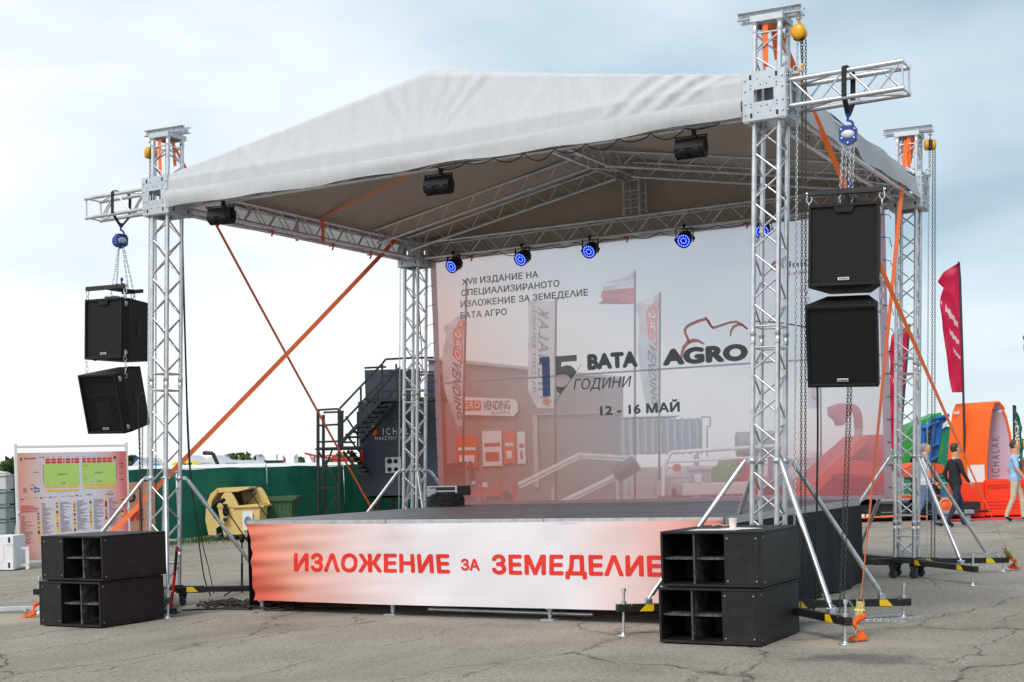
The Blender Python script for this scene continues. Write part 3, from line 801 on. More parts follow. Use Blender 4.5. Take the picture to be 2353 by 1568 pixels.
for i in range(3):
    w_ = xs[i + 1] - xs[i]
    mb = MB(); mb.box(((xs[i] + xs[i + 1]) / 2, -.006, ZD - .042), (w_ - .006, .012, .075), b=.002); mb.box(((xs[i] + xs[i + 1]) / 2, -.013, ZD - .072), (w_ - .006, .004, .006))
    mb.build('edge_strip', 'alu', deck)
for j in range(4):
    d_ = ys[j + 1] - ys[j]
    mb = MB(); mb.box((xs[3] + .006, (ys[j] + ys[j + 1]) / 2, ZD - .040), (.012, d_ - .006, .075), b=.002)
    for k in range(3): mb.tube((xs[3] + .01, ys[j] + d_ * (.2 + .3 * k), ZD - .03), (xs[3] + .016, ys[j] + d_ * (.2 + .3 * k), ZD - .03), .008, 8)
    mb.build('edge_strip', 'steel', deck)
for x in (.12, xs[1], xs[2], xs[3] - .12):
    for y in (.08, 1.2, 2.4, 3.6, DY1 - DY0 - .1):
        z0 = 0
        mb = MB(); mb.tube((x, y, .03), (x, y, ZD - .11), .024, 10); mb.box((x, y, .006), (.15, .15, .01)); mb.tube((x, y, .01), (x, y, .16), .017, 8); mb.lathe([(.02, .10), (.045, .105), (.045, .12), (.02, .125)], 8, M.Translation((x, y, 0)))
        mb.build('leg', 'galv', deck)
mb = MB(); mb.tube((2.3, .25, .05), (4.3, .22, .05), .024, 10); mb.build('stowed_tube', 'alu', deck)
# black skirt on the right side; unseen left and rear drapes added to block light
sk = thing('stage_skirt', 'black cloth skirt hung down the right side of the stage, with unseen left and rear drapes added to block light', 'stage skirt', (DX1, DY0, 0))
def skr(u, v):
    y = .02 + (DY1 - DY0 - .02) * u; a = .03 + .05 * (1 - v)
    return (.014 + a * (.5 + .5 * math.sin(u * 46 + math.sin(u * 17) * 1.5)) * .6 + .05 * (1 - v) ** 2 * math.sin(u * 9 + 1), y, .012 + .955 * v)
mb = MB(); mb.grid(skr, 150, 10); mb.build('side_drape', 'skirt', sk, fix=False)
mb = MB(); mb.grid(lambda u, v: (DX0 - DX1 - .014 - .02 * math.sin(u * 60), .02 + (DY1 - DY0) * u, .02 + .94 * v), 80, 4); mb.build('side_drape', 'skirt', sk, fix=False)  # left drape, unseen, added to keep light out from under the deck
mb = MB(); mb.grid(lambda u, v: ((DX0 - DX1) * u, DY1 - DY0 + .02 + .02 * math.sin(u * 60), .02 + .94 * v), 80, 4); mb.build('unseen_rear_drape', 'skirt', sk, fix=False)  # rear drape, unseen, added to shut off light behind the legs
# ------------------------------------------------------------------ printed banners
def print_material(name, stops, vec, transl=0.2, open_=0.0, wr=0.0, rough=.45, spots=()):
    """printed cloth: colour fields fixed in the artwork; open_ = share of holes in a mesh banner"""
    m, ns, ls, p = nodes_of(name)
    tc = nd(ns, 'ShaderNodeTexCoord')
    sp = nd(ns, 'ShaderNodeSeparateXYZ'); ls.new(tc.outputs['Object'], sp.inputs[0])
    nz = nd(ns, 'ShaderNodeTexNoise', Scale=.7, Detail=3.0); ls.new(tc.outputs['Object'], nz.inputs['Vector'])
    def lincomb(a, b, c, k=.0):
        n1 = nd(ns, 'ShaderNodeMath', operation='MULTIPLY_ADD'); n1.inputs[1].default_value = a; n1.inputs[2].default_value = c; ls.new(sp.outputs['X'], n1.inputs[0])
        n2 = nd(ns, 'ShaderNodeMath', operation='MULTIPLY_ADD'); n2.inputs[1].default_value = b; ls.new(sp.outputs['Z'], n2.inputs[0]); ls.new(n1.outputs[0], n2.inputs[2])
        n3 = nd(ns, 'ShaderNodeMath', operation='MULTIPLY_ADD'); n3.inputs[1].default_value = k; ls.new(nz.outputs['Fac'], n3.inputs[0]); ls.new(n2.outputs[0], n3.inputs[2])
        return n3.outputs[0]
    r = nd(ns, 'ShaderNodeValToRGB')
    el = r.color_ramp.elements
    while len(el) > 1: el.remove(el[0])
    el[0].position, el[0].color = stops[0][0], (*stops[0][1], 1)
    for q, c in stops[1:]: el.new(q).color = (*c, 1)
    ls.new(lincomb(*vec), r.inputs['Fac'])
    c = r.outputs['Color']
    for (a, b, k, colr) in spots:
        mr = nd(ns, 'ShaderNodeMapRange', interpolation_type='SMOOTHSTEP'); ls.new(lincomb(a, b, k), mr.inputs[0])
        mx = nd(ns, 'ShaderNodeMix', data_type='RGBA'); ls.new(mr.outputs[0], mx.inputs[0]); ls.new(c, mx.inputs[6]); mx.inputs[7].default_value = (*colr, 1)
        c = mx.outputs[2]
    ls.new(c, p.inputs['Base Color']); p.inputs['Roughness'].default_value = rough
    fb = nd(ns, 'ShaderNodeTexNoise', Scale=500.0, Detail=1.0); ls.new(tc.outputs['Object'], fb.inputs['Vector'])
    b = nd(ns, 'ShaderNodeBump', Strength=.12, Distance=.002); ls.new(fb.outputs['Fac'], b.inputs['Height']); ls.new(b.outputs[0], p.inputs['Normal'])
    t = nd(ns, 'ShaderNodeBsdfTranslucent'); ls.new(c, t.inputs[0]); q = nd(ns, 'ShaderNodeMixShader'); q.inputs[0].default_value = transl
    ls.new(p.outputs[0], q.inputs[1]); ls.new(t.outputs[0], q.inputs[2]); out = q.outputs[0]
    if open_:
        tr = nd(ns, 'ShaderNodeBsdfTransparent'); q2 = nd(ns, 'ShaderNodeMixShader'); q2.inputs[0].default_value = open_
        ls.new(out, q2.inputs[1]); ls.new(tr.outputs[0], q2.inputs[2]); out = q2.outputs[0]
    ls.new(out, ns['Material Output'].inputs[0])
    return m
WH = (0.80, 0.80, 0.83)
MT['front_print'] = print_material('front_banner_print', [(0.0, lin(234, 104, 80)), (.08, lin(242, 148, 120)), (.17, lin(246, 190, 176)), (.30, lin(246, 222, 222)), (.46, lin(244, 239, 244)), (.72, lin(244, 239, 244)), (.86, lin(248, 216, 212)), (1.0, lin(240, 150, 132))], (1 / 5.8, .03, -.015, .02), .15, spots=((-.9, -.9, .95, lin(232, 92, 76)),))
fb = thing('front_banner', 'white and red printed banner stretched along the front of the stage', 'banner', (DX0, DY0 - .02, 0))
def bsurf(x, z, d=0.0):
    u = x / (DX1 - DX0); v = (z - .13) / .875
    y = .0
    e = math.exp(-x / .9)
    y += e * (.010 * math.sin(z * 26 + x * 2.2 + 1) + .008 * math.sin(z * 41 - x * 3) + .018 * math.sin(z * 9 + x * 1.5))
    y += .006 * math.sin(x * 2.3 + z * 5) + .004 * math.sin(x * 7 - z * 9)
    for c in (xs[1], xs[2], .55):        # drag folds running down from the fixings
        y += .020 * math.exp(-((x - c - (1 - v) * .5) / (.10 + .25 * (1 - v))) ** 2) * v * (1 - v) * 3 - .02 * math.exp(-((x - c + (1 - v) * .45) / (.09 + .2 * (1 - v))) ** 2) * v * (1 - v) * 2.4
    return V((x, y - d - .03, z))
def bgrid(u, v):
    z = .13 + (.875) * v - .006 * math.sin(u * 5)
    x = .015 + (DX1 - DX0 - .03) * u
    x0 = .10 * math.sin(math.pi * min(1, v * 1.05)) ** .6 * (1 - v) ** .35 * 1.0 if u < .05 else 0
    if u < .03: x += (.03 - u) / .03 * (.09 * (1 - v ** 6) + .012 * math.sin(v * 24))
    return bsurf(x, z)
mb = MB(); mb.grid(bgrid, 260, 40); mb.build('cloth', 'front_print', fb, fix=False)
def fbt(s, x0, x1, z0, z1, **k):
    return lettering(s, x0 - DX0, x1 - DX0, z0, z1, lambda u, v: bsurf(u, v, .003), 'red_print', fb, **k)
fbt('ИЗΛОЖЕНИЕ', 2.135, 4.20, .470, .674, bold=.038, fit='Н', spacing=1.06)
fbt('ЗА', 4.34, 4.575, .506, .628, bold=.036, fit='Н')
fbt('ЗЕМЕДЕΛИЕ', 4.72, 6.615, .471, .676, bold=.038, fit='Н', spacing=1.06)
# lacing along the top hem
lc = MB()
for i in range(190): 
    x = .03 + i * .0303
    lc.tube((x, -.022, ZD - .062), (x + .018, -.020, ZD - .045), .0022, 4)
o = lc.build('lacing', 'darkchain', fb); o['kind'] = 'stuff'

# backdrop: mesh banner laced between the rear masts
BX0, BX1, BY, BZ0, BZ1 = .66, 7.516, 5.206, 1.02, 4.754
bd = thing('backdrop_banner', 'translucent printed mesh backdrop hung at the rear of the stage', 'banner', (BX0, BY, 0))
MT['back_print'] = print_material('backdrop_print', [(0, lin(240, 92, 66)), (.12, lin(248, 146, 120)), (.24, lin(248, 208, 198)), (.40, lin(252, 240, 242)), (.72, lin(252, 244, 249)), (.9, lin(246, 214, 220)), (1, lin(246, 190, 190))],
    (.098, .055, -.10, .05), .90, .32, rough=.7, spots=((0, -.8, 1.45, lin(250, 196, 188)), (.16, -.60, .60, lin(250, 156, 160))))
def bk(u, v): return (u, .012 * math.sin(u * 1.7 + v) + .006 * math.sin(u * 5 - v * 3), v)
mb = MB(); mb.grid(lambda u, v: bk((BX1 - BX0) * u, BZ0 + (BZ1 - BZ0) * v), 60, 30); mb.build('mesh_cloth', 'back_print', bd, fix=False)
MT['hem'] = print_material('backdrop_hem', [(0, lin(226, 160, 156)), (.5, lin(214, 208, 222)), (1, lin(222, 200, 214))], (.1, .12, -.1), .35, .08)
for (a, b, c, d_) in ((0, .10, BZ0, BZ1), (BX1 - BX0 - .10, BX1 - BX0, BZ0, BZ1)):
    mb = MB(); mb.grid(lambda u, v: V(bk(a + (b - a) * u, c + (d_ - c) * v)) - V((0, .006, 0)), 2, 30); mb.build('hem', 'hem', bd, fix=False)
mb = MB(); mb.grid(lambda u, v: V(bk((BX1 - BX0) * u, BZ0 + .05 * v)) - V((0, .0065, 0)), 60, 1); mb.build('hem', 'hem', bd, fix=False)
mb = MB(); mb.grid(lambda u, v: V(bk((BX1 - BX0) * u, 2.85 + .025 * v)) - V((0, .0075, 0)), 60, 1); mb.build('seam', 'hem', bd, fix=False)
def ink(name, c, op):
    m, ns, ls, p = nodes_of(name); p.inputs['Base Color'].default_value = (*c, 1); p.inputs['Roughness'].default_value = .7
    tr = nd(ns, 'ShaderNodeBsdfTransparent'); q = nd(ns, 'ShaderNodeMixShader'); q.inputs[0].default_value = op
    ls.new(p.outputs[0], q.inputs[1]); ls.new(tr.outputs[0], q.inputs[2]); ls.new(q.outputs[0], ns['Material Output'].inputs[0]); MT[name] = m
ink('ink_grey', lin(180, 198, 208), .06); ink('ink_black', lin(120, 130, 132), .06); ink('ink_red', lin(218, 96, 78), .2); ink('ink_blue', lin(66, 98, 158), .1); ink('ink_faint', lin(110, 120, 130), .55); ink('ink_white', (.8, .8, .82), .4)
def bt_(s, x0, x1, z0, z1, m, **k):
    return lettering(s, x0 - BX0, x1 - BX0, z0, z1, lambda u, v: V(bk(u, v)) - V((0, .010, 0)), m, bd, **k)
bt_('XVII ИЗДАНИЕ НА', 1.199, 2.49, 4.312, 4.412, 'ink_grey', bold=.026, fit='Н', spacing=1.03)
bt_('СПЕЦИАΛИЗИРАНОТО', 1.187, 2.838, 4.146, 4.246, 'ink_grey', bold=.026, fit='Н', spacing=1.03)
bt_('ИЗΛОЖЕНИЕ ЗА ЗЕМЕДЕΛИЕ', 1.172, 3.288, 3.978, 4.078, 'ink_grey', bold=.026, fit='Н', spacing=1.03)
bt_('БАТА АГРО', 1.165, 1.957, 3.808, 3.908, 'ink_grey', bold=.026, fit='Н', spacing=1.03)
bt_('BATA', 3.246, 4.03, 2.915, 3.145, 'ink_black', bold=.07, fit='H', spacing=1.05)
bt_('AGRO', 4.41, 5.652, 2.905, 3.135, 'ink_black', bold=.07, fit='H', spacing=1.05)
bt_('ГОДИНИ', 3.017, 3.924, 2.645, 2.80, 'ink_black', bold=.006, shear=.22, fit='Н')
bt_('12 - 16 МАЙ', 3.422, 4.643, 2.262, 2.402, 'ink_black', bold=.042, fit='Н', spacing=1.05)
def poly_print(pts, m, name='emblem'):
    mb = MB(); mb.add([V(bk(x - BX0, z)) - V((0, .010, 0)) for x, z in pts], [list(range(len(pts)))]); return mb.build(name, m, bd, fix=False)
poly_print([(2.475, 3.148), (2.643, 3.148), (2.643, 2.575), (2.515, 2.575), (2.515, 3.06), (2.475, 3.05)], 'ink_blue')
poly_print([(2.735, 3.148), (3.078, 3.148), (3.078, 3.06), (2.83, 3.06), (2.825, 2.99), (2.90, 3.01), (2.735, 2.87)], 'ink_black')
poly_print([(2.90, 3.01), (2.98, 3.00), (3.04, 2.95), (3.07, 2.90), (2.98, 2.80), (2.93, 2.86), (2.87, 2.885), (2.735, 2.872)], 'ink_black')
poly_print([(2.735, 2.72), (2.80, 2.70), (2.87, 2.70), (2.97, 2.78), (2.80, 2.60), (2.745, 2.64)], 'ink_black')
poly_print([(3.148, 3.01), (3.155, 3.005), (2.70, 2.46), (2.692, 2.466)], 'ink_black', 'slash')
def stroke(pts, w0, w1, m):
    n = len(pts); L, Rr = [], []
    for i, (x, z) in enumerate(pts):
        a = pts[max(0, i - 1)]; b = pts[min(n - 1, i + 1)]; dx, dz = b[0] - a[0], b[1] - a[1]; l = math.hypot(dx, dz) or 1
        w = (w0 + (w1 - w0) * math.sin(math.pi * i / (n - 1))) / 2
        L.append((x - dz / l * w, z + dx / l * w)); Rr.append((x + dz / l * w, z - dx / l * w))
    mb = MB(); vs = [V(bk(x - BX0, z)) - V((0, .010, 0)) for x, z in L + Rr]
    mb.add(vs, [(i, i + 1, n + i + 1, n + i) for i in range(n - 1)]); mb.build('emblem', m, bd, fix=False)
stroke([(4.697, 2.96), (4.70, 3.05), (4.735, 3.14), (4.80, 3.205), (4.87, 3.225), (4.95, 3.215), (5.036, 3.164)], .02, .06, 'ink_red')
stroke([(4.812, 3.20), (4.795, 3.26), (4.765, 3.33), (4.757, 3.38), (4.79, 3.42), (4.86, 3.455), (4.96, 3.485), (5.075, 3.505), (5.10, 3.47), (5.14, 3.40), (5.171, 3.372)], .03, .045, 'ink_red')
stroke([(5.065, 3.53), (5.10, 3.47), (5.14, 3.40), (5.171, 3.375), (5.28, 3.40), (5.40, 3.43), (5.50, 3.435), (5.56, 3.40), (5.652, 3.324)], .025, .035, 'ink_red')
stroke([(5.41, 3.246), (5.42, 3.32), (5.46, 3.37), (5.52, 3.395), (5.58, 3.385), (5.652, 3.324)], .018, .04, 'ink_red')
bt_('UniCredit', 6.14, 7.0, 4.085, 4.175, 'ink_grey', bold=.012, fit='U')
bt_('Leasing', 6.24, 6.60, 3.99, 4.05, 'ink_red', fit='L')
bt_('SILVER', 6.36, 6.75, 3.76, 3.82, 'ink_faint', fit='S')
mb = MB(); mb.add([V(bk(6.07 + .075 * math.cos(i * .3142) - BX0, 4.13 + .075 * math.sin(i * .3142))) - V((0, .010, 0)) for i in range(20)], [list(range(20))]); mb.build('emblem', 'ink_red', bd, fix=False)
# eyelets and elastic ties along both edges
ey = MB(); tie = MB()
for i in range(13):
    z = BZ0 + .15 + i * .29
    for x, s in ((.035, -1), (BX1 - BX0 - .035, 1)):
        ey.path(ring_pts((x, -.012, z), .013, 8, 'y'), .004, 4, closed=True)
        tie = MB(); tie.path([(x, -.014, z), (x + s * .09, -.03, z - .02), (x + s * (.22 if s < 0 else .10), .05, z - .05 - .04 * (i % 3))], .005, 5); tie.build('elastic_tie', 'rubber', bd)
o = ey.build('eyelets', 'zinc', bd); o['kind'] = 'stuff'
# hung from the rear chord of the rear truss
bd.location = (.3455, 5.70, -.044); bd.scale = (1.0281, 1.0281, 1.0281)
# ------------------------------------------------------------------ chain hoists
def hook_part(parent, c, s, m, flip=1, name='hook'):
    mb = MB(); pts = []
    for i in range(11):
        a = R(100 - 27 * i); pts.append(V(c) + V((math.cos(a) * .034 * s * flip, 0, math.sin(a) * .034 * s - .05 * s)))
    pts = [V(c) + V((0, 0, .03 * s))] + pts
    mb.path(pts, [.010 * s] * 7 + [.009 * s, .008 * s, .006 * s, .004 * s, .002 * s], 7)
    mb.lathe([(.012 * s, 0), (.018 * s, .008 * s), (.018 * s, .03 * s), (.010 * s, .045 * s)], 10, M.Translation(V(c) + V((0, 0, .01 * s))))
    return mb.build(name, m, parent)
def yellow_hoist(label, x, y, rotz, drop=1.0):
    t = thing('chain_hoist', label, 'chain hoist', (x, y, ZT), rotz, 'yellow chain hoists on the mast heads', 'plumb')
    sh = MB(); sh.path(ring_pts((0, 0, -.01), .028, 12, 'y', 1.2), .007, 6, closed=True); sh.tube((0, -.03, -.035), (0, .03, -.035), .008, 6); sh.build('shackle', 'zinc', t)
    hook_part(t, (0, 0, -.055), .8, 'yellow_paint', name='top_hook')
    core = MB(); core.box((0, 0, -.165), (.10, .05, .13), b=.01); core.build('gear_frame', 'black_paint', t)
    for s in (-1, 1):
        cv = MB(); T = M.Translation((0, s * .025, -.165)) @ M.Rotation(R(-90 * s), 4, 'X')
        cv.lathe([(.066, 0), (.070, .008), (.068, .034), (.050, .046), (.02, .05)], 20, T); cv.build('cover', 'yellow_paint', t)
    chain((.018, 0, -.23), (.035, 0, -.50 * drop), 'darkchain', t)
    hook_part(t, (.035, 0, -.50 * drop), .9, 'yellow_paint', -1, 'load_hook')
    Ri = M.Rotation(-rotz, 3, 'Z')
    for k in (.05, .092): q = Ri @ (_cr * k); chain(q * .7 + V((0, 0, -.23)), q + V((0, 0, -5.50)), 'darkchain', t, name='hand_chain', r=.0034)
    q = Ri @ (_cr * -.012); chain(q + V((0, 0, -.24)), q + V((0, 0, -5.45)), 'zinc', t, name='tail_chain')
    return t
yellow_hoist('yellow chain hoist hanging from the head of the tallest-looking front right mast', W + .265, 0, 0.1)
yellow_hoist('yellow chain hoist on the front left mast head, half hidden by its chords', -.275, 0, 2.6)
yellow_hoist('round yellow chain hoist on the rear right mast head', W + .265, D, 1.9)
yellow_hoist('chain hoist of the rear left mast, its chains hanging beside the dark blue stand', -.275, D, 0.4)
def blue_hoist(label, x, rotz, bar_z, spread):
    t = thing('speaker_hoist', label, 'chain hoist', (x, 0, 4.70), rotz, 'blue chain hoists on the side arms', 'plumb')
    hook_part(t, (0, 0, -.03), 1.25, 'blue_paint', name='top_hook')
    body = MB()
    oct_ = [(-.082, .05), (-.055, .085), (.055, .085), (.082, .05), (.078, -.045), (.0, -.095), (-.078, -.045)]
    T = M.Translation((0, 0, -.185))
    body.prism(oct_, -.035, .035, 'xz', T=T); b = body.build('housing', 'blue_paint', t)
    pl = MB(); pl.lathe([(.060, 0), (.062, .002), (.058, .006), (.02, .008)], 24, M.Translation((0, -.035, -.18)) @ M.Scale(.62, 4, (0, 0, 1)) @ M.Rotation(R(90), 4, 'X')); pl.build('maker_plate', 'galv', b)
    pl = MB(); pl.lathe([(.07, 0), (.075, .006), (.075, .05), (.06, .06)], 20, M.Translation((0, .035, -.18)) @ M.Rotation(R(-90), 4, 'X')); pl.build('brake_cover', 'blue_paint', b)
    bo = MB()
    for px_, pz in ((-.06, .05), (.06, .05), (0, -.075), (-.055, -.03), (.055, -.03)): bo.tube((px_, -.035, -.185 + pz), (px_, -.045, -.185 + pz), .009, 6)
    bo.build('bolts', 'zinc', b)
    for i, (a, c) in enumerate(spread): chain((a, (i % 2) * .02 - .01, -.27), (c, (i % 2) * .03 - .01, bar_z - 4.70 - (.10 if i in (0, 3) else 0)), 'zinc', t, name='load_chain')
    hook_part(t, (.015, 0, bar_z - 4.70 + .09), 1.0, 'blue_paint', name='load_hook')
    # spare hand chain heaped on the cabinet below
    hp = MB(); rr = random.Random(5)
    for i in range(60):
        c = V((-.05 + rr.gauss(0, .06), rr.gauss(0, .05), bar_z - 4.70 - .125 + abs(rr.gauss(0, .012))))
        a = rr.uniform(0, 6.28); hp.path([c + V((math.cos(a + k * .785) * .018, math.sin(a + k * .785) * .018 * 1.2, math.sin(k * 1.57) * .008)) for k in range(8)], .0045, 4, closed=True)
    h = hp.build('chain_heap', 'zinc', t); h['kind'] = 'stuff'
    return t
def sling(label, x, w):
    t = MB()
    def ribbon(pts, ww):
        for a, b in zip(pts[:-1], pts[1:]):
            a, b = V(a), V(b); t.add([a - V((ww, 0, 0)), a + V((ww, 0, 0)), b + V((ww, 0, 0)), b - V((ww, 0, 0))], [(0, 1, 2, 3)])
            n = (b - a).cross(V((1, 0, 0))).normalized() * .004
            t.add([a - V((ww, 0, 0)) + n, a + V((ww, 0, 0)) + n, b + V((ww, 0, 0)) + n, b - V((ww, 0, 0)) + n], [(0, 1, 2, 3)])
    ribbon([(0, -.012, .0), (0, -.148, .14), (0, -.150, .40), (0, -.12, .424), (0, .12, .424), (0, .150, .40), (0, .148, .14), (0, .012, 0)], w)
    o = t.build('lifting_sling', 'fabric_black', None, (x, 0, 4.70), fix=False)
    return tag(o, label, 'sling', 'black slings over the side arms', mode='plumb')
sling('black webbing sling over the right side arm', 8.33, .024)
sling('black webbing sling over the left side arm', -.765, .024)
blue_hoist('blue chain hoist with grey oval plate under the right side arm', 8.33, .16, 3.96, ((-.045, -.075), (-.02, -.03), (.02, .012), (.05, .03)))
blue_hoist('blue chain hoist under the left side arm, seen from its end', -.765, 1.35, 3.92, ((-.04, -.14), (-.02, -.05), (.02, .10), (.05, .22)))

# ------------------------------------------------------------------ hung loudspeakers
def grille_material(name, sc, c0, c1, alpha=0.0):
    m, ns, ls, p = nodes_of(name)
    tc = nd(ns, 'ShaderNodeTexCoord'); mp = nd(ns, 'ShaderNodeMapping'); mp.inputs['Scale'].default_value = (sc, sc, sc * .82); ls.new(tc.outputs['Object'], mp.inputs[0])
    vo = nd(ns, 'ShaderNodeTexVoronoi', feature='F1', Scale=1.0, Randomness=0.12); ls.new(mp.outputs[0], vo.inputs['Vector'])
    r = nd(ns, 'ShaderNodeMapRange'); r.inputs[1].default_value, r.inputs[2].default_value = (.46, .58) if alpha else (.30, .44); ls.new(vo.outputs['Distance'], r.inputs[0])
    mx = nd(ns, 'ShaderNodeMix', data_type='RGBA'); ls.new(r.outputs[0], mx.inputs[0]); mx.inputs[6].default_value = (*c0, 1); mx.inputs[7].default_value = (*c1, 1)
    ls.new(mx.outputs[2], p.inputs['Base Color']); p.inputs['Roughness'].default_value = .6; p.inputs['Specular IOR Level'].default_value = .25
    b = nd(ns, 'ShaderNodeBump', Strength=.6, Distance=.003); ls.new(r.outputs[0], b.inputs['Height']); ls.new(b.outputs[0], p.inputs['Normal'])
    if alpha:
        tr = nd(ns, 'ShaderNodeBsdfTransparent'); q = nd(ns, 'ShaderNodeMixShader')
        inv = nd(ns, 'ShaderNodeMapRange'); inv.inputs[3].default_value, inv.inputs[4].default_value = alpha, 0; ls.new(r.outputs[0], inv.inputs[0])
        ls.new(inv.outputs[0], q.inputs[0]); ls.new(p.outputs[0], q.inputs[1]); ls.new(tr.outputs[0], q.inputs[2]); ls.new(q.outputs[0], ns['Material Output'].inputs[0])
    MT[name] = m
grille_material('grille', 58, (.002, .002, .002), (.013, .013, .015))
grille_material('grille_open', 52, (.002, .002, .002), (.013, .012, .011), .7)
mk('cab_paint', (.010, .0088, .0088), .6, 0, .3, 6, bump=.6, bscale=260, spec=.35)
mk('cone', (.02, .02, .022), .6)
mk('horn', (.06, .05, .042), .5)
CW, CHH, CDP = .62, .735, .56
def loudspeaker(label, x, y, z, rotz, tilt, full, shut=False):
    t = thing('loudspeaker', label, 'loudspeaker', (x, y, z), group='loudspeakers flown from the side arms', mode='plumb', rot=(M.Rotation(rotz, 3, 'Z') @ M.Rotation(tilt, 3, 'X')).to_euler())
    f, b, hw, hb, H = -CDP / 2, CDP / 2, CW / 2, .185, CHH
    mb = MB(); th = .018
    trap = [(-hw, f), (hw, f), (hw, f + .12), (hb, b), (-hb, b), (-hw, f + .12)]
    mb.prism(trap, 0, th, 'xy'); mb.prism(trap, H - th, H, 'xy')
    sides = [((hw, f), (hw, f + .12)), ((hw, f + .12), (hb, b)), ((hb, b), (-hb, b)), ((-hb, b), (-hw, f + .12)), ((-hw, f + .12), (-hw, f))]
    for (a, c) in sides:
        d = V((c[0] - a[0], c[1] - a[1], 0)).normalized(); n = V((-d.y, d.x, 0)) * th
        mb.prism([a, c, (c[0] + n.x, c[1] + n.y), (a[0] + n.x, a[1] + n.y)], th, H - th, 'xy')
    mb.build('cabinet', 'cab_paint', t)
    bf = MB(); bf.box((0, f + .075, H / 2), (CW - .05, .012, H - .05)); bf.build('baffle', 'black_plastic', t)
    fr = MB()
    for (cx, cz, lx, lz) in ((0, .014, CW, .028), (0, H - .014, CW, .028), (-hw + .013, H / 2, .026, H - .056), (hw - .013, H / 2, .026, H - .056)): fr.box((cx, f - .004, cz), (lx, .02, lz), b=.003)
    fr.build('grille_frame', 'black_plastic', t)
    gm = MB(); gm.box((0, f + .008, H / 2), (CW - .054, .002, H - .058)); gm.build('grille', 'grille_open' if full and not shut else 'grille', t)
    cn = MB()
    if full:
        # horn flares over the woofer opening, seen through the grille
        for (cx, cz, lx, lz, dp) in ((.05, .60, .36, .02, .06), (.03, .48, .42, .02, .06), (.05, .54, .30, .09, .02), (-.03, .24, .24, .30, .03)):
            cn.box((cx, f + .069 - dp / 2, cz), (lx, dp, lz), b=.006)
        cn.build('horn_flare', 'horn', t)
    else:
        cn.lathe([(.27, 0), (.25, -.012), (.10, .045), (.09, .03), (.0, .015)], 28, M.Translation((0, f + .068, H * .45)) @ M.Rotation(R(90), 4, 'X') @ M.Scale(-1, 4, (0, 0, 1)))
        cn.build('woofer', 'cone', t)
        pl = MB(); pl.prism([(-.09, 0), (-.07, -.05), (.07, -.05), (.09, 0)], f - .0155, f - .004, 'xz', T=M.Translation((0, 0, H - .03))); pl.build('handle_plate', 'black_plastic', t)
    bdg = MB(); bdg.box((.0, f - .002, .062), (.10, .006, .028), b=.002); bb = bdg.build('badge', 'zinc', t)
    sc = MB()
    for i in range(7): sc.box((-.033 + i * .011, f - .0056, .062 + .003 * math.sin(i * 2.1)), (.007, .0015, .012 if i else .018))
    sc.build('badge_script', 'black_print', bb)
    # handles and rigging plates on the raked sides
    for s in (-1, 1):
        hd = MB(); ang = math.atan2(b - f - .12, s * (hb - hw)); 
        m1 = V((s * (hw + hb) / 2, f + .12 + (b - f - .12) / 2, H * .52)); nrm = V((s * (b - f - .12), (hw - hb), 0)).normalized()
        Rm = M.Rotation(math.atan2(nrm.y, nrm.x), 3, 'Z')
        hd.box(m1 + nrm * .002 + V((0, 0, .045)), (.006, .085, .06), Rm); hd.box(m1 + nrm * .002 - V((0, 0, .04)), (.006, .085, .075), Rm); hd.build('handle_cup', 'black_print', t)
        for z in (.07, H - .07):
            rp = MB(); rp.box((s * (hw + .002), f + .06, z), (.006, .035, .06)); rp.path(ring_pts((s * (hw + .012), f + .06, z), .018, 8, 'x'), .005, 5, closed=True); rp.build('rigging_ring', 'zinc', t)
    for sx in (-.22, .22):
        ft = MB(); ft.lathe([(.02, 0), (.018, -.014), (.0, -.014)], 10, M.Translation((sx, f + .08, 0))); ft.build('foot', 'rubber', t)
    return t
AR, AL = R(9), R(0)
loudspeaker('upper loudspeaker hung on the right, square to view with round-hole grille', 8.34, -.04, 3.10, AR, 0, False)
loudspeaker('lower loudspeaker hung on the right, tipped forward, black cable below it', 8.33, .0, 2.275, AR, R(16), True, True)
loudspeaker('upper loudspeaker hung on the left, hanging straight with its side handles showing', -.765, 0, 3.035, AL, 0, False)
loudspeaker('lower loudspeaker hung on the left, tilted forward with horn behind grille', -.745, .04, 2.185, AL, R(14), True)
def spreader(label, x, z, rotz):
    t = thing('spreader_bar', label, 'spreader bar', (x, -.02, z), rotz, 'black spreader bars above the flown loudspeakers', 'plumb')
    mb = MB(); mb.box((0, -.22, 0), (.66, .05, .05), b=.004); mb.box((0, .02, 0), (.05, .43, .05), b=.004); mb.box((0, .22, 0.0), (.34, .04, .045), b=.004); mb.box((0, 0, .04), (.012, .12, .06)); mb.build('beam', 'black_paint', t)
    for sx, sy in ((-.32, -.22), (.32, -.22), (0, .22)):
        sh = MB(); sh.tube((sx - .03, sy, 0), (sx + .03, sy, 0), .011, 8); sh.path(ring_pts((sx, sy - .0, -.05), .024, 10, 'y', 1.7), .0065, 6, closed=True); sh.lathe([(.0, .028), (.017, .02), (.017, -.005), (.008, -.02)], 10, M.Translation((sx, sy, .0))); sh.path(ring_pts((sx, sy, -.12), .018, 10, 'x', 2.0), .006, 6, closed=True)
        sh.build('shackle', 'zinc', t)
    return t
spreader('black spreader bar above the right pair of flown loudspeakers', 8.34, 3.955, AR)
spreader('black spreader bar above the left pair of flown loudspeakers', -.765, 3.91, AL)
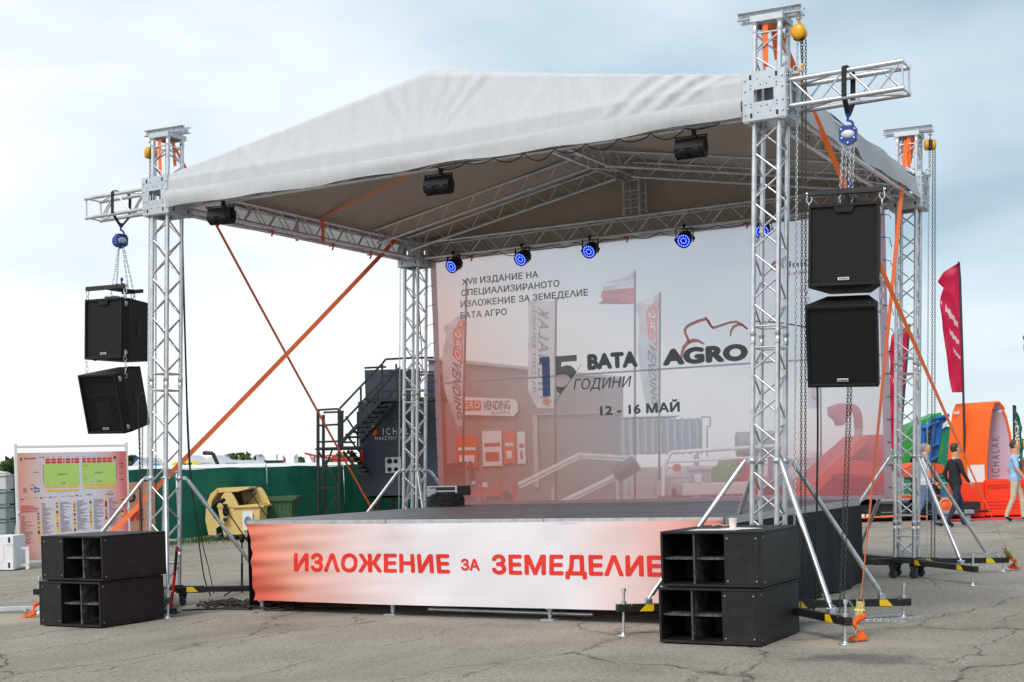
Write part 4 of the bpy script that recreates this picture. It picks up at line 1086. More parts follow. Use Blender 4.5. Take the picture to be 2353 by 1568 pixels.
def link_chains(label, x, z0, z1, rotz):
    t = thing('link_chain_set', label, 'chain', (x, -.03, z0), rotz, 'chains coupling the flown loudspeakers', 'plumb')
    for sx in (-.325, .325): chain((sx, -.215, .07), (sx, -.20, z1 - z0 + .62), 'zinc', t, pitch=.05)
    for sx in (-.05, .05):
        mb = MB(); mb.box((sx * .6, .2, (z1 - z0 + .70)), (.02, .03, .20)); mb.build('rear_link', 'black_paint', t)
    return t
link_chains('short chains joining the two flown loudspeakers on the right', 8.34, 3.09, 2.235, AR)
link_chains('short chains joining the two flown loudspeakers on the left', -.765, 3.035, 2.175, AL)
t = thing('hanging_chain', 'long loose chain hanging below the right flown loudspeakers to the ground', 'chain', (8.33, .05, 0), 0, mode='plumb')
chain((0, 0, 2.23), (-.06, -.02, .12), 'darkchain', t, name='chain_drop'); chain((.02, .03, 2.23), (-.03, .0, .10), 'darkchain', t, name='chain_drop')
t = thing('slack_chain', 'loose hoist chain draped over the outrigger near the orange strap', 'chain', (8.30, .25, 0.02))
for a, b, s in (((-.25, 0, .27), (-.05, .12, .01), .0), ((-.05, .12, .012), (.55, .62, .012), 0), ((.1, .2, .012), (.45, .25, .012), 0), ((-.1, .3, .012), (.3, .75, .012), 0), ((-.02, -.05, .27), (.1, .12, .01), 0)):
    chain(a, b, 'zinc', t, name='chain_run')
t = thing('hanging_chain', 'loose chain hanging below the tilted left loudspeaker', 'chain', (-.55, .12, 0), 0, mode='plumb')
chain((0, 0, 2.25), (.02, 0, .35), 'darkchain', t, name='chain_drop'); chain((.03, .02, 2.25), (.05, 0, .35), 'darkchain', t, name='chain_drop')

# ------------------------------------------------------------------ subwoofers
def subwoofer(label, x0, y0, z0, mirror, seed, group):
    w, dp, h, th = .915, .94 if mirror else 1.05, .482, .022
    t = thing('subwoofer', label, 'subwoofer', (x0 + w / 2, y0, z0), R(random.Random(seed).uniform(-.5, .5)), group)
    s = -1 if mirror else 1
    mb = MB()
    mb.box((0, dp / 2, h - th / 2), (w, dp, th), b=.004); mb.box((0, dp / 2, th / 2 + .006), (w, dp, th), b=.004)
    for q in (-1, 1): mb.box((q * (w / 2 - th / 2), dp / 2, h / 2 + .003), (th, dp - .002, h - 2 * th - .007), b=.003)
    mb.box((0, dp - th / 2 - .003, h / 2), (w - 2 * th, th, h - 2 * th)); mb.build('cabinet', 'sub_paint', t)
    px0 = s * (w / 2 - th); px1 = s * (w / 2 - .335)
    pn = MB(); pn.box(((px0 + px1) / 2, .011 + .004, h / 2 + .003), (abs(px1 - px0), .022, h - 2 * th - .008), b=.002); pn.build('front_panel', 'sub_paint', t)
    ox0, ox1 = sorted((px1, -s * (w / 2 - th)))
    oc = (ox0 + ox1) / 2; ow = ox1 - ox0
    dv = MB(); dv.box((oc, .27, h / 2 + .003), (.018, .50, h - 2 * th - .010), b=.002); dv.build('divider', 'sub_edge', t)
    for q in (-1, 1):
        sh = MB(); sh.box((oc + q * (ow / 4 + .004), .27, h / 2 + .004), (ow / 2 - .014, .46, .018), b=.002); sh.build('shelf', 'sub_edge', t)
    it = MB(); it.box((oc, .54, h / 2 + .003), (ow, .02, h - 2 * th - .012))
    it.add([(px1, .03, th + .01), (px1, .55, th + .01), (px1, .55, h - th), (px1, .03, h - th)], [(0, 1, 2, 3)])
    for q in (-1, 1):
        it.add([(oc + q * .01, .30, h / 2 + .02), (oc + q * ow / 2 * .98, .30, h / 2 + .02), (oc + q * ow / 2 * .98, .53, h - .06), (oc + q * .01, .53, h - .06)], [(0, 1, 2, 3)])
    it.build('horn_throat', 'sub_inner', t)
    sc = MB()
    for cx, cz in ((px0 - s * .03, .06), (px0 - s * .03, h - .06), (px1 + s * .03, .06), (px1 + s * .03, h - .06)): sc.tube((cx, .006, cz), (cx, -.001, cz), .007, 8)
    for cz in (.05, h - .05): sc.tube((w / 2 - .002, .05, cz), (w / 2 + .002, .05, cz), .008, 8)
    sc.build('screws', 'steel', t)
    for qx in (-.4, .4):
        for qy in (.08, dp - .08): fo = MB(); fo.box((qx, qy, .001), (.05, .05, .012)); fo.build('foot', 'rubber', t)
    return t
G_ = 'stacked horn subwoofers in front of the stage'
subwoofer('lower subwoofer of the right stack, below the one with the paper cup', 7.095, -1.40, .006, False, 1, G_)
subwoofer('upper subwoofer of the right stack, with paper and cup on top', 7.108, -1.395, .492, False, 2, G_)
subwoofer('lower subwoofer of the left stack, in front of the map board', .105, -2.01, .006, True, 3, G_)
subwoofer('upper subwoofer of the left stack, in front of the map board', .12, -2.0, .492, True, 4, G_)
zt_ = .978
mb = MB(); mb.prism([(-.22, -.09), (.20, -.13), (.25, .08), (-.17, .12)], 0, .002, 'xy'); o = mb.build('paper_sheet', 'paper', None, (7.52, -1.2, zt_), (0, 0, .2)); tag(o, 'white sheet of paper lying on the right subwoofer stack', 'paper')
mb = MB(); mb.prism([(-.16, -.07), (.17, -.1), (.2, .08), (-.12, .1)], 0, .002, 'xy'); o = mb.build('paper_sheet', 'paper', None, (7.68, -1.03, zt_ + .002), (0, 0, -.4)); tag(o, 'second paper sheet on the right subwoofer stack, behind the cup', 'paper')
mb = MB(); mb.lathe([(.026, 0), (.036, .09), (.038, .092), (.034, .09), (.025, .004)], 18); o = mb.build('paper_cup', 'cup', None, (7.66, -1.13, zt_ + .004)); tag(o, 'small pale paper cup standing on the right subwoofer stack', 'cup')
mb = MB(); mb.path([(0, 0, .012), (.05, .03, .03), (.10, .03, .014), (.16, .05, .02), (.2, .03, .012)], .007, 6); o = mb.build('tape_scrap', 'skin', None, (7.36, -.85, zt_)); tag(o, 'scrap of light cord beside the cup on the subwoofer', 'cord')

# ------------------------------------------------------------------ lamps
def led_par(label, x, z, rotz):
    t = thing('led_par_lamp', label, 'stage lamp', (x, D - .12, z + .12), rotz, 'blue LED lamps along the rear truss')
    yk = MB()
    yk.box((-.125, 0, -.09), (.008, .03, .20)); yk.box((.125, 0, -.09), (.008, .03, .20)); yk.box((0, 0, .012), (.258, .03, .008)); yk.tube((-.145, 0, -.14), (-.12, 0, -.14), .022, 8); yk.tube((.12, 0, -.14), (.145, 0, -.14), .022, 8)
    yk.box((0, 0, .04), (.03, .05, .06)); yk.build('yoke', 'black_plastic', t)
    T = M.Translation((0, 0, -.14)) @ M.Rotation(R(118), 4, 'X')
    bd_ = MB(); bd_.lathe([(.06, -.13), (.085, -.12), (.10, -.06), (.105, .04), (.105, .075), (.098, .075), (.096, .062), (.0, .062)], 28, T)
    for k in range(10):
        a = k * .628; bd_.box(T @ V((math.cos(a) * .09, math.sin(a) * .09, -.09)), (.006, .02, .05))
    body = bd_.build('housing', 'black_plastic', t)
    lens = MB(); lens.lathe([(.097, .0630), (.0, .0632)], 28, T); lens.build('lens_plate', 'lens_blue', body)
    for ring, (rr, n) in enumerate(((.038, 8), (.078, 16))):
        for k in range(n):
            a = 2 * math.pi * k / n + ring * .2
            c = T @ V((math.cos(a) * rr, math.sin(a) * rr, .065))
            key = ('led',)
            if key not in _cache:
                lm = MB(); lm.lathe([(.0085, 0), (.008, .003), (.004, .005)], 10); _cache[key] = lm.mesh('led', 'led_blue')
            o = put('led', _cache[key], body, c); o.rotation_euler = T.to_euler()
    return t
mk('lens_blue', (.002, .004, .03), .35, emit=(.0, .012, 1), es=.35, spec=.05)
mk('led_blue', (.02, .03, .2), .4, emit=(.10, .18, 1), es=3.5, spec=.05)
for i, (x, z, w_) in enumerate(((.707, 4.70, 'leftmost'), (1.906, 4.69, 'second from left'), (3.026, 4.69, 'third from left'), (4.484, 4.69, 'fourth from left'), (5.613, 4.69, 'partly hidden rightmost'))):
    led_par('%s blue lit LED lamp hung under the rear truss' % w_, x + .06, z, R(-12 + i * 6))
def flood(label, x, z, rotz):
    t = thing('floodlight', label, 'stage lamp', (x, -.02, z + .13), rotz, 'black floodlights under the front valance')
    yk = MB(); yk.box((-.155, 0, -.06), (.010, .03, .16)); yk.box((.155, 0, -.06), (.010, .03, .16)); yk.box((0, 0, .018), (.32, .03, .010)); yk.box((.03, 0, .05), (.035, .05, .06)); yk.path([(.03, 0, .05), (.08, .02, -.03), (.05, .05, -.06)], .012, 6); yk.build('yoke', 'black_plastic', t)
    oc = [(-.085, .02), (-.06, .085), (.05, .09), (.085, .045), (.085, -.05), (.04, -.09), (-.05, -.09), (-.085, -.05)]
    b = MB(); T = M.Translation((0, .0, -.10)) @ M.Rotation(R(-25), 4, 'X')
    b.prism(oc, -.145, .145, 'yz', T=T)
    for k in range(8): b.box(T @ V((-.12 + k * .034, .05, .088)), (.006, .09, .02), T.to_3x3())
    for s in (-1, 1): b.lathe([(.055, 0), (.06, .01), (.05, .03), (.02, .035)], 14, T @ M.Translation((s * .07, -.04, -.075)) @ M.Rotation(R(150), 4, 'X'))
    b.build('housing', 'black_plastic', t)
    bl = MB(); bl.box((-.12, -.01, -.03), (.03, .04, .07), b=.006); bl.build('power_plug', 'blue_paint', t)
    return t
flood('black floodlight under the left end of the front valance', .873, 4.60, R(14))
flood('black floodlight under the middle of the front valance', 3.908, 4.58, R(8))
flood('black floodlight under the right end of the front valance', 6.801, 4.575, R(4))
# festoon of supply cable along the trusses
cb = MB(); rr = random.Random(9)
for (x0, x1, y, n) in ((.3, 7.2, D - .16, 16), (3.9, 7.1, -.05, 9)):
    for i in range(n):
        a = x0 + (x1 - x0) * i / n; b = x0 + (x1 - x0) * (i + 1) / n; s = rr.uniform(.02, .10)
        cb.path([(a + (b - a) * k / 6, y, 4.80 - ZB - s * 4 * (k / 6) * (1 - k / 6)) for k in range(7)], .006, 5)
tag(cb.build('lamp_cable', 'cable', None, (0, 0, ZB)), 'black supply cable looped under the stage roof trusses', 'cable', kind='stuff')
# red cable ties on the left and rear trusses
for i, (x, y, z) in enumerate(((.0, .9, 4.80), (.05, 1.9, 4.80), (.0, 3.3, 4.79), (-.05, 4.3, 4.79), (1.0, D, 4.79), (3.6, D, 4.80), (5.4, D, 4.80), (W, 1.5, 4.95), (W, 2.4, 5.06))):
    lab = ('on the left truss near the front mast', 'on the left truss before the wrapped orange strap', 'on the left truss past the wrapped orange strap', 'on the left truss near the rear mast', 'at the left end of the rear truss', 'at the middle of the rear truss', 'towards the right end of the rear truss', 'on the right truss behind the blue hoist', 'on the right truss under the raised valance')[i]
    mb = MB(); mb.box((0, 0, 0), (.07, .05, .012)); mb.box((.02, 0, -.03), (.015, .02, .07), M.Rotation(.5, 3, 'Y')); mb.path([(0, 0, 0), (.03, .02, .05), (-.02, 0, .08)], .008, 5)
    tag(mb.build('red_tie', 'red_paint', None, (x, y, z)), 'red cloth tie knotted ' + lab, 'cloth tie', 'red ties on the roof trusses')

# ------------------------------------------------------------------ ratchet straps
def ribbon(name, pts, w, m, label, twist=None, th=.003, side=None, base_a=0.0):
    base = V(pts[0]); mb = MB(); n = len(pts)
    rows = []
    for i, p in enumerate(pts):
        p = V(p) - base
        a, b = V(pts[max(0, i - 1)]), V(pts[min(n - 1, i + 1)]); d = (b - a).normalized()
        sd = V(side) if side else V((0, 0, 1)).cross(d)
        sd = (sd - d * sd.dot(d)).normalized()
        if twist: sd = M.Rotation(base_a + twist * (i / (n - 1)) ** .7, 3, d) @ sd
        nn = d.cross(sd).normalized() * th / 2
        rows.append((p - sd * w / 2 - nn, p + sd * w / 2 - nn, p + sd * w / 2 + nn, p - sd * w / 2 + nn))
    vs = [v for r in rows for v in r]
    fs = [(i * 4 + k, i * 4 + (k + 1) % 4, i * 4 + 4 + (k + 1) % 4, i * 4 + 4 + k) for i in range(n - 1) for k in range(4)]
    mb.add(vs, fs)
    return mb.build(name, m, None, base)
def strap(label, top, foot, w, m, twist, n=40, base_a=0.0):
    p0, p1 = wpt(*foot), wpt(*top)
    t = thing('ratchet_strap', label, 'strap', p0, mode='raw', group='orange bracing straps')
    pts = [p0.lerp(p1, i / n) - V((0, 0, .05 * 4 * (i / n) * (1 - i / n))) for i in range(1, n + 1)]
    sd = (p1 - p0).cross(_cu).normalized()
    o = ribbon('webbing', pts, w, m, '', twist, side=sd, base_a=base_a); o.parent = t; o.location = V(o.location) - p0
    return t, p0, (p1 - p0).normalized()
def anchor(t, dr, big=True):
    """ratchet, bunched tail and ground peg at the foot of a strap"""
    side = dr.cross(V((0, 0, 1))).normalized()
    a = dr * .36
    rt = MB(); Rm = dr.to_track_quat('Z', 'Y').to_matrix()
    rt.box(a, (.05, .02, .20), Rm, b=.003); rt.box(a + side * .028, (.006, .035, .24), Rm); rt.box(a - side * .028, (.006, .035, .24), Rm); rt.tube(a - side * .045, a + side * .045, .014, 8); rt.box(a + Rm @ V((0, -.03, .06)), (.07, .012, .12), Rm)
    rt.build('ratchet', 'ratchet', t)
    rg_ = MB(); rr = random.Random(4)
    def bunch(u, v):
        h = .30 * v; an = u * 2 * math.pi
        r_ = (.028 + .022 * math.sin(v * 9 + 1) + .02 * math.sin(an * 2 + v * 7)) * (1.15 - .35 * v)
        c = dr * h + side * (.03 * math.sin(v * 8))
        return c + V((math.cos(an) * r_, math.sin(an) * r_, .015))
    rg_.grid(bunch, 18, 16); rg_.build('bunched_tail', 'rag_orange', t, fix=False)
    pg = MB(); pg.tube((0, 0, -.02), (.0, .0, .06), .014, 8); pg.path(ring_pts((0, 0, .07), .03, 10, 'x'), .008, 6, closed=True); pg.build('ground_peg', 'steel', t)
mk('ratchet', lin(196, 186, 120), .4, .4, .2, 30)
t, p0, dr = strap('orange strap rising from the sandy front right anchor to the rear right mast head', (W - .02, D - .05, 5.66), (8.655, -.81, 0), 0.055, 'strap_orange', -1.25, base_a=1.3); anchor(t, dr)
t, p0, dr = strap('wide orange strap crossing from the front right mast head to the rear right anchor', (W + .05, .02, 5.62), (8.727, 6.813, 0), .060, 'strap_orange', -1.5, base_a=1.4); anchor(t, dr)
t, p0, dr = strap('wide red-orange strap rising from the left front anchor to the rear left mast', (0.02, D - .1, 5.45), (-.76, -1.43, 0), .062, 'strap_red', .12); anchor(t, dr)
t, p0, dr = strap('thin red-orange strap from the front left mast head down behind the stage', (0.05, .03, 5.62), (-1.25, 7.0, 0), 0.032, 'strap_red', .05); anchor(t, dr)
# ends looped over the mast heads
for (x, y, lab, s) in ((W, 0, 'front right', 1), (0, 0, 'front left', 1), (W, D, 'rear right', -1), (0, D, 'rear left', -1)):
    b = wpt(x, y, ZT); pts = [(-.02 * s, -.10, -.42), (-.02 * s, -.12, -.02), (-.02 * s, -.0, .012), (-.02 * s, .12, -.02), (.02 * s, .11, -.30)]
    o = ribbon('strap_loop', [b + V((x * 0 + q[0], q[1], q[2] - .04)) for q in pts], .05, 'strap_orange', '', side=(1, 0, 0)); tag(o, 'orange strap end looped inside the %s mast head' % lab, 'strap', 'strap ends looped over the mast heads', mode='raw')
def roof_strap(pts, w, m, label):
    o = ribbon('roof_strap', [V((x, y, z - ZB)) for x, y, z in pts], w, m, '', side=(0, 0, 1) if w > .06 else None)
    o.location = V(o.location) + V((0, 0, ZB)); tag(o, label, 'strap', 'orange straps under the roof lining', mode='tilt'); return o
roof_strap([(.15, 2.9, 5.13), (1.6, 2.2, 5.22), (3.2, 1.4, 5.30), (5.2, .5, 5.28), (6.6, .1, 5.15)], .045, 'strap_orange', 'orange strap running under the canopy lining from the left truss')
roof_strap([(5.4, 1.2, 5.32), (6.4, 1.3, 5.22), (7.5, 1.4, 5.10)], .04, 'strap_red', 'thin orange strap under the right half of the canopy lining')
tag(ribbon('truss_strap', [V((.15, 2.9, 4.78)), V((.155, 2.9, 5.12))], .07, 'strap_orange', '', side=(0, 1, 0)), 'orange strap wrapped over the left truss, inner face', 'strap', mode='tilt')
tag(ribbon('truss_strap', [V((-.15, 2.7, 4.80)), V((-.15, 2.7, 5.10))], .07, 'strap_orange', '', side=(0, 1, 0)), 'orange strap wrapped over the left truss, outer face', 'strap', mode='tilt')

# ------------------------------------------------------------------ small things about the stage
fc = thing('flight_case', 'flat black flight case with metal corners on the left rear of the stage', 'flight case', (.98, 4.36, ZD + .004), R(-6))
mb = MB(); mb.box((.29, .14, .20), (.52, .34, .14), b=.006); mb.build('case_shell', 'case_brown', fc)
mb = MB()
for z in (.135, .20, .268): mb.box((.29, -.034, z), (.53, .01, .018))
for x in (.035, .545): mb.box((x, -.036, .20), (.03, .012, .15)); 
mb.build('edge_trim', 'zinc', fc)
mb = MB(); mb.box((.10, -.04, .19), (.17, .02, .10), b=.004); mb.tube((.06, -.055, .19), (.06, -.045, .19), .025, 10); mb.tube((.13, -.055, .19), (.13, -.045, .19), .025, 10); mb.build('latch_plate', 'galv', fc)
mk('case_brown', (.035, .028, .024), .5, 0, .2)
bg = MB(); nz = lambda a, b: math.sin(a * 3 + 1) * .3 + math.sin(a * 7 + b * 5) * .2 + math.sin(b * 11 + a * 2) * .15
def bag(u, v):
    a = u * 2 * math.pi; e = math.sin(v * math.pi * .5) ** .6
    r_ = (1 - (v) ** 3 * .75)
    x = math.cos(a) * .30 * r_ * (1 + .10 * nz(a * 2, v * 3)); y = math.sin(a) * .20 * r_ * (1 + .16 * nz(a * 3, v * 4)); z = .155 * e * (1 + .35 * nz(a * 2, v * 7) * (1 if v > .1 else 0))
    return (x, y, max(.004, z))
bg.grid(bag, 72, 26)
o = bg.build('equipment_bag', 'fabric_black', None, (1.42, 4.15, ZD + .003), (0, 0, R(-8)), fix=False); tag(o, 'slumped black cloth bag in front of the flight case on the stage', 'bag')
# microphone stands left of the stage
def pxpath(name, label, cat, pts, d, r, m, n=6, group=None):
    f = Frame(pts[0][0], d); mb = MB()
    q = [f.uv(x, y) for x, y in pts]
    P = [f.r * u + V((0, 0, v)) for u, v in q]
    # smooth the run
    sm = []
    for i in range(len(P) - 1):
        p_, a, b, c_ = P[max(0, i - 1)], P[i], P[i + 1], P[min(len(P) - 1, i + 2)]
        for k in range(5):
            t = k / 5; sm.append(.5 * ((2 * a) + (b - p_) * t + (2 * p_ - 5 * a + 4 * b - c_) * t * t + (3 * a - p_ - 3 * b + c_) * t ** 3))
    sm.append(P[-1]); mb.path(sm, r, n)
    o = mb.build(name, m, None, f.o); return tag(o, label, cat, group)
def mic_stand(label, f, base, clutch, mic, tail):
    t = thing('microphone_stand', label, 'microphone stand', f.o, 0, 'microphone stands left of the stage')
    P = [f.r * u + V((0, 0, v)) for u, v in (f.uv(*base), f.uv(*clutch), f.uv(*mic), f.uv(*tail))]
    P[0].z = .02
    mb = MB(); mb.tube(P[0], P[1], .011, 8); mb.tube(P[0].lerp(P[1], .0), P[0].lerp(P[1], .55), .015, 8); mb.build('pole', 'black_plastic', t)
    mb = MB()
    for k in range(3):
        a = k * 2.094 + .4; mb.tube(P[0] + V((0, 0, .10)), P[0] + V((math.cos(a) * .30, math.sin(a) * .30, -.01)), .009, 6)
    mb.build('tripod_foot', 'black_plastic', t)
    mb = MB(); mb.tube(P[3], P[2], .008, 8); mb.build('boom', 'black_plastic', t)
    mb = MB(); mb.lathe([(.02, -.04), (.03, -.03), (.03, .03), (.018, .04)], 10, M.Translation(P[1])); mb.tube(P[1] + f.n * -.05, P[1] + f.n * .05, .016, 8); mb.build('clutch', 'black_plastic', t)
    d = (P[2] - P[1]).normalized(); q = d.to_track_quat('Z', 'Y').to_matrix().to_4x4()
    mb = MB(); T = M.Translation(P[2]); mb.box(P[2], (.10, .04, .05), b=.012); mb.lathe([(.012, 0), (.02, .08), (.03, .10), (.028, .14), (.01, .16)], 12, T @ M.Rotation(R(75), 4, 'Y') @ M.Translation((0, 0, -.08))); mb.build('microphone', 'black_plastic', t)
    return t
f1 = Frame(556, 18.0)
mic_stand('microphone stand with boom in front of the yellow bin', f1, (556, 1366), (556, 1240), (507, 1152), (594, 1282))
f2 = Frame(640, 20.6)
mic_stand('microphone stand behind the stage corner, boom tip over the yellow bin', f2, (655, 1335), (640, 1225), (573, 1128), (655, 1250))
# cables
pxpath('stage_cable', 'black cable hanging down the right side of the front left mast', 'cable', [(416, 520), (424, 760), (428, 900), (432, 1020), (440, 1120), (452, 1200), (459, 1260), (470, 1330), (484, 1370)], 17.0, .008, 'cable')
pxpath('stage_cable', 'second thin cable hanging beside the front left mast to the cable heap', 'cable', [(420, 540), (427, 800), (432, 960), (442, 1130), (462, 1235), (478, 1300), (492, 1365)], 17.25, .006, 'cable')
pxpath('stage_cable', 'black cable hanging straight down from the tilted left loudspeaker', 'cable', [(333, 905), (322, 908), (318, 950), (321, 1040), (322, 1130), (326, 1225)], 16.6, .009, 'cable')
pxpath('stage_cable', 'black cable hanging straight down below the right flown loudspeakers', 'cable', [(1878, 870), (1879, 1000), (1877, 1150), (1876, 1300), (1872, 1396), (1850, 1402)], 12.95, .011, 'cable')
pxpath('stage_cable', 'dark cable from the right mast to the lower right loudspeaker', 'cable', [(1730, 738), (1790, 742), (1830, 748), (1868, 755)], 13.2, .006, 'cable')
pxpath('stage_cable', 'thin black cable down the rear left mast', 'cable', [(950, 595), (958, 660), (966, 760), (970, 850), (962, 900), (968, 1000), (975, 1090)], 22.6, .008, 'cable')
hp = MB(); rr = random.Random(21)
for i in range(34):
    cx, cy = 1.35 + rr.uniform(-.75, .55), .18 + rr.uniform(-.25, .3); a0 = rr.uniform(0, 6.28); R_ = rr.uniform(.10, .34); e = rr.uniform(.3, .8)
    pts = [(cx + math.cos(a0 + k * .42) * R_ * (1 + .12 * math.sin(k * 1.7 + i)), cy + math.sin(a0 + k * .42) * R_ * e, .012 + .05 * abs(math.sin(k * .8 + i)) * (1 if rr.random() > .3 else .2)) for k in range(rr.randint(9, 15))]
    hp.path(pts, .008, 5)
for k in range(5): hp.path([(.6 + k * .04, -.35 + k * .03, .01), (1.0, -.12 + k * .03, .012), (1.7, -.05 + k * .05, .014), (2.6, .2 + k * .04, .012)], .009, 5)
hp.path([(.25, -.75, .010), (.5, -.60, .010), (.78, -.66, .010), (.72, -.52, .010), (.4, -.5, .010)], .008, 5)
tag(hp.build('cable_heap', 'cable'), 'tangled heap of black cables on the ground at the left stage corner', 'cables', kind='stuff')
# red and black lever bar leaning on the front left mast foot
f3 = Frame(396, 15.9); t = thing('lever_bar', 'red and black lever bar leaning on the front left mast foot', 'tool', f3.o)
q = [f3.uv(x, y) for x, y in ((392, 1404), (401, 1322), (407, 1256))]; P = [f3.r * u + V((0, 0, v)) for u, v in q]
mb = MB(); mb.tube(P[0], P[1], .018, 10); mb.build('red_sleeve', 'red_paint', t)
mb = MB(); mb.tube(P[1], P[2], .017, 10); mb.build('black_grip', 'black_plastic', t)
mb = MB(); mb.box(P[2] - V((0, 0, .03)) - f3.n * .017, (.012, .004, .05)); mb.box(P[1] + (P[2] - P[1]) * .1 - f3.n * .018, (.012, .004, .04)); mb.build('grip_mark', 'red_paint', t)
mb = MB(); mb.box(P[0], (.12, .10, .06), b=.01); mb.build('claw', 'black_paint', t)
# pale rail and a bundle by the left anchor
mb = MB(); mb.box((0, 0, .05), (1.6, .06, .05), b=.004); o = mb.build('steel_rail', 'galv', None, (-1.75, -1.25, 0), (0, 0, R(30))); tag(o, 'pale steel rail lying on the asphalt at the left edge', 'rail')
# ------------------------------------------------------------------ background helpers
def ft(name, label, cat, x, d, group=None):
    f = Frame(x, d); t = thing(name, label, cat, f.o, math.atan2(f.r.y, f.r.x), group); t_f[t.name] = f
    return t, f
t_f = {}
def fbox(mb, f, x0, y0, x1, y1, d0, d1, mi=0, b=0.0):
    ua, va = f.uv(x0, y1); ub, vb = f.uv(x1, y0)
    mb.box(((ua + ub) / 2, (d0 + d1) / 2, (va + vb) / 2), (abs(ub - ua), d1 - d0, abs(vb - va)), mi=mi, b=b); return mb
def fpoly(mb, f, pts, d0, d1, mi=0):
    mb.prism([f.uv(x, y) for x, y in pts], d0, d1, 'xz', mi=mi); return mb
def P3(f, x, y, d=0.0):
    u, v = f.uv(x, y); return V((u, d, v))
def fline(mb, f, pts, r, d=0.0, n=6, mi=0):
    for a, b in zip(pts[:-1], pts[1:]): mb.tube(P3(f, *a, d), P3(f, *b, d), r, n, mi=mi)
    return mb

# ------------------------------------------------------------------ green fence and what stands along it
mk('fence_green', lin(18, 104, 82), .8, 0, .22, 2.5, bump=.3, bscale=120, transl=.12, dirt=lin(30, 120, 98), dscale=1.2, damt=.4)
mk('olive_bin', lin(58, 92, 56), .55, 0, .12, 3, dirt=lin(40, 60, 40), damt=.4)
mk('cream_bin', lin(226, 196, 124), .5, 0, .10, 3, dirt=lin(180, 140, 80), damt=.45, dscale=3)
mk('tarp_white', (.80, .80, .80), .6, 0, .04, 1)
FX = -10.85
fn = thing('green_fence', 'green shade-net fence with grey posts behind the bins', 'fence', (FX, 5.2, 0))
py = [-6.5, -3.2, 0, 3.3, 6.6, 9.9, 13.16, 16.5, 19.8, 23]
for i, y in enumerate(py):
    mb = MB(); mb.tube((0, y, 0), (0, y, 1.80), .022, 8); mb.tube((.0, y, 1.66), (.05, y, 1.66), .03, 8); mb.tube((.0, y, 1.2), (.04, y, 1.2), .026, 8); mb.build('post', 'galv', fn)
    if i < len(py) - 1:
        y1 = py[i + 1]
        def pan(u, v): 
            return (.05 + .03 * math.sin(u * 9 + i) + .02 * math.sin(u * 21 + v * 3) + .03 * math.sin(v * 3.1) * math.sin(u * 4 + i) + .012 * math.sin(u * 47 + i * 2) * v, y + .03 + (y1 - y - .06) * u, .13 + .03 * math.sin(u * 7 + i) + (1.63 - .03 * math.sin(math.pi * u)) * v)
        mb = MB(); mb.grid(pan, 24, 8); mb.build('net_panel', 'fence_green', fn, fix=False)
        mb = MB(); mb.tube((0, y, 1.74), (0, y1, 1.74), .012, 6); mb.build('top_rail', 'galv', fn)
# long white hoarding beyond; its top is sloped to catch more sky light
mb = MB(); mb.prism([(-2.2, 0), (1.6, 0), (1.6, 1.2), (1.5, 1.3), (-2.2, 1.90)], -17, 17, 'xz'); tag(mb.build('white_hoarding', 'tarp_white', None, (FX - 3.2, 14, 0)), 'long low white hoarding, top sloped to catch light, seen just above the green fence', 'hoarding')
# fence banner with part of the show title
fbn = thing('fence_banner', 'pale banner with orange end and red letters tied on the fence', 'banner', (FX + .09, 6.5, 0))
MT['fence_print'] = mat('fence_banner_print', lin(238, 222, 216), .6, 0, .03)
MT['fence_peach'] = mat('fence_banner_peach', lin(240, 164, 128), .6, 0, .04)
mb = MB(); mb.grid(lambda u, v: (.01 * math.sin(u * 20), 0 + 3.95 * u, .03 + 1.44 * v), 20, 2); mb.build('cloth', 'fence_print', fbn, fix=False)
mb = MB(); mb.grid(lambda u, v: (.016 + .01 * math.sin((.86 + .14 * u) * 20), 3.40 + 1.10 * u, .03 + 1.44 * v), 6, 2); mb.build('coloured_end', 'fence_peach', fbn, fix=False)
fl_ = lambda u, v: (.03, u - 6.5, v)
def fy(x, y): q = on(x, y, 'x', FX + .12); return q.y, q.z
lettering('ЗЕМЕДЕΛИЕ', fy(330, 1170)[0] - 1.75, fy(330, 1170)[0], .60, .85, fl_, 'red_print', fbn, bold=.03, fit='Н', nv=(1, 0, 0))
lettering('AGRO', fy(312, 1140)[0] - 1.0, fy(312, 1140)[0], 1.02, 1.24, fl_, 'black_print', fbn, bold=.05, fit='H', nv=(1, 0, 0))

def wheel_at(t, p, r, m='rubber'):
    mb = MB(); mb.lathe([(r * .5, -.02), (r * .92, -.022), (r, -.012), (r, .012), (r * .92, .022), (r * .5, .02)], 16, M.Translation(p) @ M.Rotation(R(90), 4, 'X')); w = mb.build('castor_wheel', m, t)
    mb = MB(); mb.tube(V(p) + V((0, -.026, 0)), V(p) + V((0, .026, 0)), r * .45, 10); mb.box(V(p) + V((0, .03, r * .8)), (r * .7, .006, r * 1.8)); mb.build('castor_fork', 'zinc', w); return w
